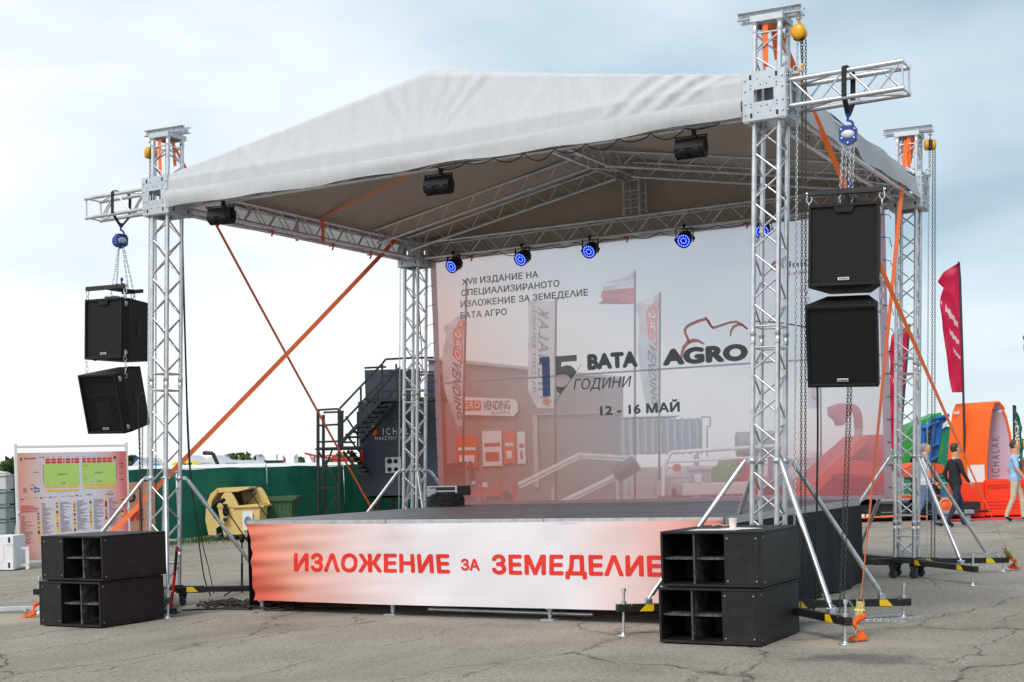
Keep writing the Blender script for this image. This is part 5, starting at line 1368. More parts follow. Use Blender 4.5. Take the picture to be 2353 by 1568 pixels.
# cream dome-lid bin
t, f = ft('waste_bin', 'cream wheeled waste bin with open dome lid beside the green fence', 'waste bin', 520, 32.8)
mb = MB(); bod = [(508, 1150), (601, 1148), (598, 1190), (594, 1228), (512, 1231)]
fpoly(mb, f, [(500, 1166), (598, 1158), (594, 1226), (514, 1230)], 0, 1.0); fbox(mb, f, 536, 1161, 607, 1167, -.05, 1.05); mb.build('tub', 'cream_bin', t)
arc = lambda x0, x1, y0, h, n=12: [(x0 + (x1 - x0) * i / n, y0 - h * math.sin(math.pi * i / n)) for i in range(n + 1)]
mb = MB(); fpoly(mb, f, arc(498, 550, 1166, 38), -.02, .05); mb.build('end_cheek', 'cream_bin', t)
mb = MB(); fpoly(mb, f, arc(552, 606, 1163, 42), .92, 1.0); mb.build('end_cheek', 'cream_bin', t)
mb = MB(); fpoly(mb, f, [(502, 1166), (504, 1126), (575, 1123), (606, 1163)], 1.02, 1.06); mb.build('rear_wall', 'bin_inside_shade', t)
mb = MB(); fpoly(mb, f, [(546, 1134), (566, 1128), (574, 1134), (560, 1152), (552, 1160)], .45, .9); mb.build('inner_wall', 'bin_inside_shade', t); mk('bin_inside_shade', lin(120, 96, 62), .7, 0, .2)  # cream darkened to brown: the shade inside the tub is put into the colour
mb = MB(); fpoly(mb, f, [(500, 1125), (500, 1133), (488, 1152), (486, 1176), (493, 1192), (503, 1196), (520, 1183), (524, 1190), (518, 1202), (498, 1214), (499, 1230), (481, 1229), (474, 1196), (476, 1160), (486, 1134)], -.10, -.04); mb.build('lid_arm', 'cream_bin', t)
mb = MB(); fpoly(mb, f, [(490, 1131), (500, 1122), (572, 1119), (572, 1123), (545, 1130), (502, 1132), (478, 1168), (474, 1160)], -.03, .95); mb.build('dome_lid', 'cream_bin', t)
mb = MB(); mb.tube(P3(f, 520, 1194, -.14), P3(f, 520, 1194, -.09), .05, 12); mb.build('trunnion', 'black_print', t)
mb = MB(); fbox(mb, f, 516, 1158, 523, 1186, -.12, -.02, b=.01); fbox(mb, f, 514, 1168, 527, 1182, -.13, -.02, b=.01); mb.build('lock_box', 'black_plastic', t)
mb = MB(); fbox(mb, f, 559, 1174, 581, 1219, -.062, -.056); mb.build('sticker', 'paper', t)
mb = MB(); c = P3(f, 571, 1198, -.07); mb.path([c + V((math.cos(a * .5) * .07, 0, math.sin(a * .5) * .11)) for a in range(11)], .02, 6); mb.path([c + V((math.cos(a * .6) * .035, -.003, math.sin(a * .6) * .06)) for a in range(9)], .016, 6); mb.build('sticker_emblem', 'blue_grey', t)
mk('blue_grey', lin(118, 146, 170), .6)
for x in (517, 564, 592):
    p = P3(f, x, 1240, .12 if x != 592 else .8); p.z = .115; wheel_at(t, p, .11)
# green bin
t, f = ft('waste_bin', 'low green lidded waste bin right of the cream bin', 'waste bin', 640, 34.0)
mb = MB(); fpoly(mb, f, [(602, 1152), (671, 1150), (668, 1215), (606, 1217)], 0, .9); mb.build('tub', 'olive_bin', t)
mb = MB(); fpoly(mb, f, [(600, 1143), (684, 1140), (684, 1144), (672, 1151), (601, 1153)], -.06, .98); mb.build('lid', 'olive_bin', t)
mb = MB()
for i in range(7): fbox(mb, f, 607 + i * 9.4, 1154, 609 + i * 9.4, 1170, -.03, .0)
mb.build('rim_ribs', 'olive_bin', t)
for x in (612, 662):
    p = P3(f, x, 1230, .2); p.z = .1; wheel_at(t, p, .1)
# ------------------------------------------------------------------ map board
A, B = V((-8.47, 5.1, 0)), V((-7.60, 7.06, 0)); BL_ = (B - A).length
bo = thing('map_board', 'white framed info board with site map and exhibitor list', 'info board', A, math.atan2(B.y - A.y, B.x - A.x))
BH = 2.17
MT['board_print'] = print_material('board_print', [(0, lin(238, 150, 130)), (.14, lin(240, 186, 170)), (.30, lin(234, 222, 228)), (.72, lin(228, 226, 238)), (.90, lin(238, 190, 190)), (1, lin(228, 120, 120))], (.47, .03, -.02, .04), .1, spots=((-.25, .55, -.70, lin(242, 178, 148)), (-.55, -1.7, .75, lin(220, 76, 68))))
mb = MB(); mb.box((BL_ / 2, .0, 1.10), (BL_ - .08, .012, 1.98)); mb.build('printed_panel', 'board_print', bo)
mb = MB()
for (cx, cz, lx, lz) in ((.02, 1.13, .05, 2.26), (BL_ - .02, 1.13, .05, 2.26), (BL_ / 2, BH + .03, BL_ - .09, .045), (BL_ / 2, .075, BL_ - .09, .045)): mb.box((cx, .02, cz), (lx, .04, lz), b=.004)
mb.build('frame', 'white_paint', bo)
for x in (.03, BL_ - .03):
    mb = MB(); mb.box((x, -.18, .04), (.05, .5, .05), b=.004); mb.tube((x, -.02, 1.0), (x, .55, .03), .018, 6); mb.build('foot', 'white_paint', bo)
CX0, CX1, CY0, CY1 = 240, 1515, 95, 1470
PX0, PX1, PZ0, PZ1 = .05, BL_ - .05, .115, 2.085
def bq(x, y): return PX0 + (PX1 - PX0) * (x - CX0) / (CX1 - CX0), PZ1 - (PZ1 - PZ0) * (y - CY0) / (CY1 - CY0)
def bpr(name, m, rects, dy=.0085, each=False):
    if each:
        for r_ in rects: o = bpr(name, m, [r_], dy); del o['kind']
        return
    mb = MB()
    for (x0, y0, x1, y1) in rects:
        a, c = bq(x0, y0); b, d_ = bq(x1, y1); mb.add([(a, -dy, c), (b, -dy, c), (b, -dy, d_), (a, -dy, d_)], [(0, 1, 2, 3)])
    o = mb.build(name, m, bo, fix=False); o['kind'] = 'stuff'; return o
for n_, c_ in (('bp_red', lin(216, 70, 60)), ('bp_green', lin(186, 218, 118)), ('bp_yellow', lin(240, 200, 64)), ('bp_blue', lin(30, 110, 190)), ('bp_wine', lin(150, 36, 50)), ('bp_cyan', lin(130, 210, 230)), ('bp_text', lin(120, 104, 112)), ('bp_dark', lin(52, 48, 54)), ('bp_purple', lin(140, 60, 150)), ('bp_white', lin(238, 232, 238))): mk(n_, c_, .55, 0, .03)
cols = [(553, 610), (620, 678), (690, 748), (760, 776), (788, 845), (857, 883), (893, 950), (987, 1030), (1042, 1088), (1097, 1152), (1163, 1217), (1227, 1280), (1290, 1345)]
bpr('map_block', 'bp_red', [(a, y0, b, y1) for a, b in cols for y0, y1 in ((172, 200), (207, 237))], each=True)
bpr('map_field', 'bp_green', [(533, 240, 946, 520), (977, 237, 1393, 510)], each=True)
rr = random.Random(2)
ye = []
for (a, b, y0, y1) in ((535, 935, 528, 556), (540, 938, 580, 606), (985, 1385, 520, 545), (985, 1385, 560, 582)):
    x = a
    while x < b:
        w_ = rr.uniform(14, 46); h_ = rr.uniform(-8, 4); ye.append((x, y0 + h_, min(b, x + w_), y1)); x += w_ + 1
bpr('map_stands', 'bp_yellow', ye)
bpr('map_edges', 'bp_wine', [(522, 250, 527, 495), (1393, 250, 1398, 470)] + [(380, 548, 396, 572), (478, 672, 506, 690), (895, 656, 922, 672)])
bpr('map_marks', 'bp_blue', [(412, 535, 446, 565), (450, 552, 478, 568), (412, 582, 438, 608), (446, 580, 478, 600), (258, 680, 290, 697)])
bpr('legend', 'bp_purple', [(585, 670, 612, 686), (440, 872, 466, 896)])
bpr('legend', 'bp_cyan', [(795, 660, 824, 676), (662, 792, 684, 815), (862, 985, 884, 1005), (1055, 970, 1080, 985)])
bpr('legend', 'bp_yellow', [(368, 675, 396, 692)])
txt, yel, win = [], [], []
for (cx, y0, y1, tx) in ((440, 905, 1275, 255), (660, 752, 1150, 495), (864, 745, 1140, 705), (1057, 735, 1120, 905), (1245, 725, 1120, 1105), (1447, 715, 1090, 1293)):
    y = y0
    while y < y1:
        txt.append((tx, y, tx + rr.uniform(35, 135), y + 6)); k = rr.random()
        if k < .55: yel.append((cx, y - 2, cx + 25, y + 13.5))
        elif k < .88: win.append((cx, y - 2, cx + 25, y + 13.5))
        y += 15.5
txt += [(x, 150, x + 22, 155) for x in (570, 640, 720, 810, 925, 1000, 1060, 1120, 1190, 1250, 1310)] + [(690, 372, 808, 378), (700, 384, 800, 390), (1125, 362, 1238, 368), (1135, 375, 1225, 381), (1020, 652, 1100, 657), (1022, 662, 1080, 667), (1275, 628, 1340, 632)] + [(x + 40, 672, x + 80, 677) for x in (258, 368, 478, 585, 690, 795, 895)] + [(484, y, 500, y + 5) for y in range(245, 480, 55)] + [(290, y, 330, y + 4) for y in range(548, 606, 10)]
bpr('list_text', 'bp_text', txt); bpr('list_marks', 'bp_yellow', yel); bpr('list_marks', 'bp_wine', win)
bpr('zone_marks', 'bp_dark', [(488, 152, 520, 158), (526, 146, 538, 162), (412, 344, 442, 350), (450, 338, 462, 354), (993, 276, 1020, 281), (1026, 268, 1042, 284), (990, 446, 1016, 451), (1020, 438, 1034, 454), (712, 496, 745, 501), (750, 488, 775, 504), (1148, 484, 1180, 489), (1185, 475, 1208, 492), (1425, 257, 1452, 262), (1458, 250, 1482, 266), (1425, 300, 1450, 305), (1458, 292, 1476, 308), (1425, 390, 1446, 395), (1455, 383, 1466, 398), (1422, 472, 1446, 477), (1452, 465, 1476, 481), (1368, 160, 1396, 190), (268, 155, 286, 192), (375, 505, 420, 511)])
def btx(s, x0, x1, y0, y1, m, **k):
    a, c = bq(x0, y1); b, d_ = bq(x1, y0); return lettering(s, a, b, c, d_, flat(-.009), m, bo, **k)
btx('BATA AGRO', 310, 440, 155, 173, 'bp_dark', bold=.03)
btx('СПИСЪК НА', 258, 398, 772, 796, 'red_print', bold=.01); btx('ИЗЛОЖИТЕЛИТЕ', 258, 455, 802, 826, 'red_print', bold=.01); btx('EXHIBITORS LIST', 258, 445, 836, 860, 'red_print', bold=.01)
btx('UniCredit', 1262, 1350, 650, 670, 'bp_dark', bold=.01)
# things at the left edge of the picture
t, f = ft('white_unit', 'white plastic cabinet with handle slots at the left edge', 'cabinet', 12, 24.0)
mb = MB(); fbox(mb, f, -34, 1231, 30, 1312, 0, .6, b=.012); mb.build('body', 'white_paint', t)
mb = MB(); fbox(mb, f, 12, 1232, 30.5, 1252, -.012, .0); fbox(mb, f, 12, 1290, 30.5, 1310, -.012, 0); fbox(mb, f, -20, 1250, 8, 1292, -.008, 0); mb.build('corner_pads', 'white_plain', t)
mb = MB(); fbox(mb, f, 19.5, 1235, 23.5, 1247, -.02, -.01); fbox(mb, f, 19.5, 1293, 23.5, 1305, -.02, -.01); mb.build('handle_slots', 'black_print', t)
t, f = ft('white_bracket', 'white square steel bracket between the cabinet and the map board', 'bracket', 45, 24.2)
mb = MB(); fbox(mb, f, 31, 1257, 66, 1263, 0, .03); fbox(mb, f, 59, 1263, 66, 1298, 0, .03); fbox(mb, f, 38, 1296, 66, 1302, 0, .03); fbox(mb, f, 38, 1263, 43, 1296, 0, .03); mb.build('frame', 'white_paint', t)
mb = MB(); mb.tube(P3(f, 64, 1305, -.03), P3(f, 64, 1305, .03), .03, 12); mb.build('roller', 'white_plain', t)
mk('crate_grey', lin(150, 166, 166), .5, 0, .08); mk('crate_clear', lin(206, 206, 206), .4, 0, .06)
for i, (y0, y1, m, w_) in enumerate(((1196, 1229, 'crate_grey', 'bottom'), (1162, 1194, 'crate_grey', 'second'), (1128, 1160, 'crate_grey', 'third'), (1090, 1126, 'crate_clear', 'top'))):
    f = Frame(6, 27.0); t = thing('storage_crate', '%s crate of the grey stack at the left edge' % w_, 'crate', f.o, math.atan2(f.r.y, f.r.x), 'stacked crates at the left edge')
    mb = MB(); fbox(mb, f, -30, y0 + 4, 13, y1, 0, .6, b=.01); fbox(mb, f, -31, y0, 14.5, y0 + 5, -.03, .63); mb.build('box', m, t)
t, f = ft('tarpaulin_roll', 'black tarpaulin hung on end beside the map board', 'tarpaulin', 30, 27.5)
mb = MB(); mb.grid(lambda u, v: P3(f, 24 + 17 * u + 3 * math.sin(v * 9), 1290 - 208 * v, .06 * math.sin(u * 7 + v * 5)), 10, 20); mb.build('sheet', 'fabric_black', t, fix=False)
t, f = ft('green_tarp', 'bright green sheet hanging behind the grey crates', 'tarpaulin', 18, 28.5)
mk('sheet_green', lin(86, 160, 46), .6, 0, .3, 3, transl=.2)
mb = MB(); mb.grid(lambda u, v: P3(f, 9 + 20 * u, 1240 - 135 * v, .05 * math.sin(u * 9 + v * 4)), 10, 12); mb.build('sheet', 'sheet_green', t, fix=False)

# ------------------------------------------------------------------ dark blue two-storey stand with outside stair
t, f = ft('exhibition_stand', 'dark blue two-storey stand with black steel outside stair', 'stand', 828, 36.3)
mb = MB(); fbox(mb, f, 829, 918, 1010, 1141, 0, 3.0); mb.build('lower_wall', 'navy', t)
mb = MB(); fbox(mb, f, 829, 840, 958, 913, 1.15, 1.2); mb.build('upper_wall', 'navy', t)
mb = MB(); fbox(mb, f, 975, 851, 1012, 917, 1.3, 3.0); mb.build('upper_cabin', 'navy', t)
mb = MB(); fbox(mb, f, 832, 1141, 1010, 1146, -.02, 2.9); 
for x in (866, 900, 985): fbox(mb, f, x, 1146, x + 7, 1204, .3, .4)
mb.build('chassis', 'black_steel', t)
lettering('ICHALAK', f.uv(880, 990)[0], f.uv(968, 990)[0], f.uv(900, 999)[1], f.uv(900, 984)[1], flat(-.01), 'white_plain', t, spacing=1.5, fit='H')
lettering('MASZYNY ROLNICZE', f.uv(862, 1006)[0], f.uv(972, 1006)[0], f.uv(900, 1011)[1], f.uv(900, 1003)[1], flat(-.01), 'white_plain', t, spacing=1.3, fit='H')
mb = MB(); fpoly(mb, f, [(854, 985), (860, 980), (868, 988), (868, 998), (860, 999), (855, 996)], -.02, -.008); mb.build('red_emblem', 'red_paint', t)
mb = MB(); fbox(mb, f, 886, 1050, 922, 1088, -.10, 0, b=.02); s_ = mb.build('socket_box', 'galv', t)
for x, y, r_ in ((896, 1060, .07), (910, 1060, .06), (896, 1079, .06), (911, 1079, .06)): mb = MB(); mb.tube(P3(f, x, y, -.13), P3(f, x, y, -.10), r_, 12); mb.build('socket', 'black_plastic', s_)
mb = MB(); mb.grid(lambda u, v: P3(f, 829 + 8 * u * (1 - .5 * v), 1072 - 50 * v, -.04 - .03 * math.sin(u * 5 + v * 6)), 5, 8); mb.build('red_cloth', 'red_paint', t, fix=False)
mb = MB(); mb.path([P3(f, 860 + 3 * math.cos(a * .5), 990 + 11 * math.sin(a * .5), -.06) for a in range(13)], .025, 6); mb.build('orange_line', 'strap_orange', t)
# stair
st, f = ft('steel_stair', 'black steel stair with landing rails left of the dark blue stand', 'staircase', 755, 35.0)
def cq(a, b): return ((600 + a * .2934) * .91914, (840 + b * .2934) * .91914)
def bars(name, runs, w=.05):
    for run, d_ in runs:
        for a, b in zip(run[:-1], run[1:]): strut(name, P3(f, *cq(*a), d_), P3(f, *cq(*b), d_), .02, 'black_steel', st, 8, (w, w))
bars('post', [([(665, 630), (665, 1640)], 0), ([(845, 620), (845, 1640)], 0), ([(665, 660), (665, 1600)], 1.0), ([(832, 625), (832, 955)], .9), ([(1140, 1380), (1140, 1640)], .9)], .075)
bars('rail', [([(665, 632), (838, 622)], 0), ([(665, 765), (838, 755)], 0), ([(665, 905), (838, 898)], 0), ([(665, 960), (1030, 950)], 0), ([(680, 966), (860, 962)], 1.0), ([(665, 640), (845, 634)], 1.0),
              ([(850, 620), (1210, 240)], 0), ([(855, 760), (1215, 380)], 0), ([(985, 640), (1340, 240)], 1.0), ([(990, 770), (1340, 390)], 1.0),
              ([(1215, 235), (1240, 200), (1420, 190), (1650, 185)], 0), ([(1225, 340), (1650, 330)], 0), ([(1225, 470), (1650, 468)], 0), ([(1025, 250), (1215, 240)], 1.0), ([(1240, 290), (1650, 285)], 1.0)])
bars('post', [([(1212, 235), (1212, 545)], 0), ([(1330, 240), (1345, 540)], 0), ([(1480, 190), (1480, 545)], 0), ([(985, 640), (985, 960)], .5), ([(1030, 440), (1030, 700)], 0), ([(1160, 440), (1160, 560)], .5)])
bars('stringer', [([(850, 925), (1215, 535)], 0), ([(1000, 900), (1300, 570)], 1.0)], .09)
bars('platform_beam', [([(1200, 545), (1650, 538)], 0), ([(1030, 530), (1650, 525)], 1.0), ([(860, 955), (1040, 955)], .5)], .10)
bars('cross_brace', [([(670, 985), (840, 1280)], 0), ([(785, 975), (670, 1260)], 0), ([(670, 1300), (850, 1300)], 0), ([(725, 1520), (850, 1330)], 0), ([(880, 680), (990, 850)], .5), ([(880, 830), (1010, 1000)], .5), ([(1290, 560), (1380, 1120)], .4), ([(1340, 560), (1290, 700)], .4)], .045)
bars('lower_stringer', [([(870, 985), (1035, 1200)], .2), ([(880, 975), (1060, 1170)], .9), ([(910, 975), (1090, 1190)], .9)], .07)
for k in range(9):
    a = (870 + k * 41, 905 - k * 44); mb = MB(); p = P3(f, *cq(*a), .5); mb.box(p + V((.1, 0, 0)), (.28, 1.0, .035)); mb.build('tread', 'black_steel', st)
for k in range(6):
    a = (885 + k * 27, 1000 + k * 36); mb = MB(); p = P3(f, *cq(*a), .55); mb.box(p + V((.1, 0, 0)), (.26, .8, .035)); mb.build('tread', 'black_steel', st)
mb = MB(); mb.box(P3(f, *cq(755, 962), .5), (.7, 1.0, .04)); mb.box(P3(f, *cq(1440, 545), .5), (1.9, 1.0, .05)); mb.build('platform', 'black_steel', st)
# ------------------------------------------------------------------ seen through the backdrop
mk('stand_dark', lin(136, 128, 128), .6, 0, .15, 1.5); mk('grey_panel', lin(140, 150, 158), .5, 0, .12, 1.0, dirt=lin(90, 98, 108), damt=.4)
mk('machine_orange', lin(232, 86, 34), .5, 0, .15, 2, dirt=lin(120, 60, 40), dscale=2, damt=.35); mk('machine_red', lin(204, 52, 40), .5, 0, .15, 2, dirt=lin(90, 40, 36), dscale=2, damt=.4); mk('machine_green', lin(60, 160, 70), .5, 0, .18, 2, dirt=lin(40, 70, 44), dscale=2.5, damt=.5)
mk('machine_blue', lin(24, 110, 190), .45, 0, .2, 3, dirt=lin(16, 40, 70), dscale=4, damt=.7); mk('dark_metal', (.03, .03, .033), .5, .3, .2, 4); mk('tent_white', (.78, .79, .80), .6, 0, .05, .8, transl=.2)
mk('flag_white', (.88, .88, .92), .6, 0, .03, 2, transl=.5); mk('flag_red', lin(214, 34, 50), .6, 0, .05, 2, transl=.3); mk('flag_magenta', lin(206, 24, 72), .55, 0, .08, 2, transl=.3); mk('flag_pole', (.05, .05, .055), .4, .4)
mk('flag_green', lin(20, 98, 84), .55, 0, .06, 2, transl=.2); mk('pale_grey', lin(176, 184, 190), .5, 0, .08, 1.5)
t, f = ft('display_building', 'dark exhibition building with white sign seen through the backdrop', 'building', 1215, 44.0)
mb = MB(); fpoly(mb, f, [(985, 826), (1432, 872), (1432, 1170), (985, 1178)], 0, 6.0); mb.build('wall', 'stand_dark', t)
mb = MB(); fpoly(mb, f, [(980, 820), (1436, 867), (1436, 873), (980, 827)], -.15, 6.1); mb.build('roof_edge', 'pale_grey', t)
mb = MB(); fpoly(mb, f, [(1064, 913), (1182, 918), (1190, 928), (1190, 946), (1180, 957), (1064, 954)], -.14, -.02); sg = mb.build('sign_board', 'white_plain', t)
lettering('VENDING', f.uv(1110, 940)[0], f.uv(1172, 940)[0], f.uv(1140, 942)[1], f.uv(1140, 921)[1], flat(-.16), 'dark_print', sg, bold=.015)
mb = MB()
for x in (1064, 1078, 1092): fbox(mb, f, x, 921, x + 13, 943, -.165, -.145)
mb.build('letter_tiles', 'machine_orange', sg)
lettering('GRO', f.uv(1066, 940)[0], f.uv(1103, 940)[0], f.uv(1080, 940)[1], f.uv(1080, 924)[1], flat(-.175), 'white_plain', sg, bold=.01, spacing=1.2)
lettering('BULGARIA', f.uv(1130, 940)[0], f.uv(1172, 940)[0], f.uv(1140, 952)[1], f.uv(1140, 946)[1], flat(-.16), 'dark_print', sg, spacing=1.3)
# line-drawing murals on the facade
mb = MB()
for x in (1092, 1124, 1187, 1372, 1400):
    pts = [(x, 900), (x, 876), (x + 10, 872), (x + 22, 872), (x + 24, 898), (x, 900)]; fline(mb, f, pts, .012, -.02, 4); fline(mb, f, [(x + 3, 884), (x + 20, 884)], .012, -.02, 4); fline(mb, f, [(x + 3, 890), (x + 18, 892)], .012, -.02, 4); fline(mb, f, [(x + 5, 878), (x + 12, 895), (x + 20, 876)], .012, -.02, 4)
o = mb.build('facade_drawing', 'pale_grey', t); o['kind'] = 'stuff'
for (x0, y0, x1, y1, m) in ((1110, 990, 1152, 1072, 'paper'), (1158, 990, 1182, 1066, 'machine_orange'), (1190, 992, 1206, 1066, 'paper'), (1050, 1000, 1096, 1076, 'machine_orange')):
    mb = MB(); fbox(mb, f, x0, y0, x1, y1, -.08, -.02); p_ = mb.build('poster', m, t)
    mb = MB(); fbox(mb, f, x0 + 6, (y0 + y1) / 2 + 8, x1 - 6, y1 - 12, -.10, -.085); fbox(mb, f, x0 + 3, y0 + 28, x1 - 3, y0 + 36, -.10, -.085); mb.build('poster_picture', 'machine_red' if m == 'paper' else 'paper', p_)
mb = MB(); fbox(mb, f, 1228, 955, 1234, 1120, -.1, 0); fbox(mb, f, 1228, 949, 1425, 953, -.1, 0); mb.build('door_frame', 'pale_grey', t)
t, f = ft('seed_drill', 'red farm implement frame low behind the backdrop left', 'farm machine', 1110, 37)
mb = MB(); fbox(mb, f, 1010, 1118, 1190, 1128, 0, .2); fbox(mb, f, 1080, 1128, 1150, 1142, -.1, .5); 
for x in (1020, 1060, 1105, 1150, 1180): fbox(mb, f, x, 1100, x + 5, 1165, 0, .1)
fbox(mb, f, 1000, 1090, 1185, 1096, .4, .5); mb.build('frame', 'machine_red', t)
for x in (1050, 1150):
    mb = MB(); mb.lathe([(.1, -.1), (.42, -.1), (.46, -.05), (.46, .05), (.42, .1), (.1, .1)], 18, M.Translation(P3(f, x, 1165, .3) * 1) @ M.Rotation(R(90), 4, 'X')); mb.build('wheel', 'rubber', t)
mb = MB(); mb.tube(P3(f, 1088, 1110, -.03), P3(f, 1088, 1110, -.01), .055, 14); fbox(mb, f, 1108, 1108, 1120, 1120, -.03, -.01); mb.build('stickers', 'paper', t)
def conveyor(label, pts, d, w, legs):
    t, f = ft('conveyor', label, 'conveyor', pts[0][0], d, 'white conveyors behind the backdrop')
    for a, b in zip(pts[:-1], pts[1:]):
        mb = MB(); fpoly(mb, f, [a, b, (b[0], b[1] + w), (a[0] + w * .35, a[1] + w)], 0, .7); mb.build('trough', 'tent_white', t)
        mb = MB(); fpoly(mb, f, [(a[0], a[1] + w * .4), (b[0], b[1] + w * .4), (b[0], b[1] + w * .55), (a[0], a[1] + w * .55)], -.02, -.004); mb.build('belt_edge', 'pale_grey', t)
    for (x, y) in legs: mb = MB(); p = P3(f, x, y, .3); mb.tube(p, (p.x, p.y, .02), .05, 8); mb.build('leg', 'pale_grey', t)
    return t
conveyor('tall white angled conveyor seen through the middle of the backdrop', [(1190, 1110), (1332, 1040), (1460, 1048)], 33, 14, [(1270, 1080), (1420, 1055)])
conveyor('lower white conveyor arm behind the backdrop', [(1280, 1156), (1405, 1096), (1452, 1066)], 31, 12, [(1340, 1130), (1400, 1110)])
t, f = ft('sorting_roller', 'dark jointed roller head at the end of the lower conveyor', 'farm machine', 1440, 31)
mb = MB(); mb.tube(P3(f, 1412, 1092), P3(f, 1460, 1062), .16, 12); mb.tube(P3(f, 1420, 1098, .2), P3(f, 1470, 1070, .2), .12, 10); mb.build('rollers', 'dark_metal', t)
mb = MB(); mb.tube(P3(f, 1555, 1075, -.1), P3(f, 1555, 1075, .1), .09, 16); mb.build('red_lamp', 'red_paint', t)
mb = MB()
for k in range(6): mb.tube(P3(f, 1585 + k * 9, 1078, .1), P3(f, 1588 + k * 9, 1108, .1), .05, 8); mb.tube(P3(f, 1583 + k * 9, 1078, .1), P3(f, 1592 + k * 9, 1078, .1), .07, 8)
mb.build('nozzles', 'pale_grey', t)
t, f = ft('grain_container', 'grey ribbed container with end frame behind the date on the backdrop', 'container', 1530, 40)
mb = MB(); fbox(mb, f, 1425, 962, 1612, 1045, 0, 2.4); mb.build('body', 'grey_panel', t)
mb = MB()
for k in range(11): fbox(mb, f, 1430 + k * 17, 960, 1434 + k * 17, 1045, -.06, -.003)
fbox(mb, f, 1420, 955, 1560, 961, -.1, 2.4); mb.build('ribs', 'pale_grey', t)
mb = MB(); fline(mb, f, [(1612, 1045), (1612, 958), (1632, 958), (1632, 980), (1625, 980), (1625, 1050)], .03); fline(mb, f, [(1440, 1045), (1440, 1170)], .08); fline(mb, f, [(1600, 1045), (1600, 1165)], .08); mb.build('end_frame', 'pale_grey', t)
def marquee(label, x0, x1, ye, yt, yb, d, n, m='tent_white'):
    t, f = ft('marquee', label, 'marquee', (x0 + x1) / 2, d, 'white marquees in the distance')
    for k in range(n):
        a, b = x0 + (x1 - x0) * k / n, x0 + (x1 - x0) * (k + 1) / n
        mb = MB(); fpoly(mb, f, [(a, ye), ((a + b) / 2, yt), (b, ye)], 0, 3.0); mb.build('roof', m, t)
        mb = MB(); fbox(mb, f, a + .3, ye, b - .3, ye + (yb - ye) * .22, -.05, 3.05); mb.build('valance', m, t)
    mb = MB()
    for k in range(n + 1): x = x0 + (x1 - x0) * k / n; fbox(mb, f, x - .6, ye + 1, x + .6, yb, .02, .1)
    mb.build('posts', 'pale_grey', t)
    mb = MB(); fbox(mb, f, x0, ye + (yb - ye) * .35, x1, yb, 2.8, 2.9); mb.build('back_wall', 'pale_grey', t); return t
marquee('row of white marquees behind the right half of the backdrop', 1535, 1900, 1108 - 10, 1082 - 12, 1150, 48, 5)
marquee('pale marquee row right of the mast behind the backdrop', 1860, 2035, 1078 - 25, 1064 - 25, 1120, 55, 4)
t, f = ft('storage_tank', 'grey horizontal cylinder tank behind the right half of the backdrop', 'tank', 1735, 46)
mb = MB(); mb.tube(P3(f, 1693, 1042 - 20), P3(f, 1790, 1038 - 20), .42, 20); mb.build('shell', 'grey_panel', t)
mb = MB(); fline(mb, f, [(1715, 1045), (1715, 1120)], .08); fline(mb, f, [(1770, 1045), (1770, 1120)], .08); mb.build('legs', 'grey_panel', t)
t, f = ft('white_trailer', 'white flat trailer with hoop frame low behind the backdrop', 'trailer', 1640, 31)
mb = MB(); fbox(mb, f, 1570, 1108, 1735, 1140, 0, 1.2, b=.02); mb.build('bed', 'tent_white', t)
mb = MB(); fline(mb, f, [(1524, 1140), (1526, 1070), (1542, 1040), (1800, 1024)], .045, 0, 8); fline(mb, f, [(1536, 1108), (1545, 1062), (1800, 1048)], .03, 1.0, 8); mb.build('hoop', 'white_plain', t)
mb = MB(); fbox(mb, f, 1512, 1105, 1545, 1140, .2, .9); mb.build('box', 'pale_grey', t)
mb = MB(); fpoly(mb, f, [(1594, 1090), (1609, 1088), (1613, 1107), (1598, 1109)], -.03, -.01); mb.build('price_card', 'paper', t)
for x in (1600, 1690): 
    p = P3(f, x, 1165, .3); p.z = .33; mb = MB(); mb.lathe([(.1, -.1), (.30, -.1), (.33, -.05), (.33, .05), (.30, .1), (.1, .1)], 16, M.Translation(p) @ M.Rotation(R(90), 4, 'X')); mb.build('wheel', 'rubber', t)
t, f = ft('green_sprayer', 'green machine behind the white trailer', 'farm machine', 1645, 35)
mb = MB(); fpoly(mb, f, [(1590, 1100), (1605, 1082), (1660, 1070), (1668, 1052), (1690, 1050), (1700, 1095), (1680, 1108), (1600, 1108)], 0, 1.0); mb.build('body', 'machine_green', t)
mb = MB(); fpoly(mb, f, [(1690, 1110), (1705, 1052), (1760, 1052), (1755, 1140), (1700, 1140)], .2, 1.4); mb.build('rear', 'machine_red', t)
mb = MB(); fbox(mb, f, 1701, 1045, 1708, 1064, -.05, 0); fbox(mb, f, 1733, 1043, 1740, 1062, -.05, 0); mb.build('lamps', 'machine_orange', t)
t, f = ft('grain_elevator', 'red hopper with curved duct pipe behind the right backdrop', 'farm machine', 1935, 37)
mb = MB(); fpoly(mb, f, [(1907, 936), (1925, 928), (1950, 932), (1958, 944), (1940, 962), (1932, 978), (1926, 978), (1922, 966), (1909, 955)], -.35, .35); mb.build('hopper', 'machine_red', t)
mb = MB(); mb.path([P3(f, 1950, 940), P3(f, 1960, 938), P3(f, 1968, 945), P3(f, 1972, 960), P3(f, 1973, 985)], .12, 12); mb.build('elbow', 'machine_red', t)
mb = MB(); mb.tube(P3(f, 1973, 985), P3(f, 1970, 1100), .11, 12); mb.build('riser', 'pale_grey', t)
t, f = ft('orange_grader', 'large orange grading machine with sloping hopper behind the right backdrop', 'farm machine', 1980, 33)
mb = MB(); fpoly(mb, f, [(1845, 1140), (1850, 1120), (1985, 1000), (2040, 998), (2044, 1060), (2044, 1145)], .3, 2.0); mb.build('hopper_side', 'machine_red', t)
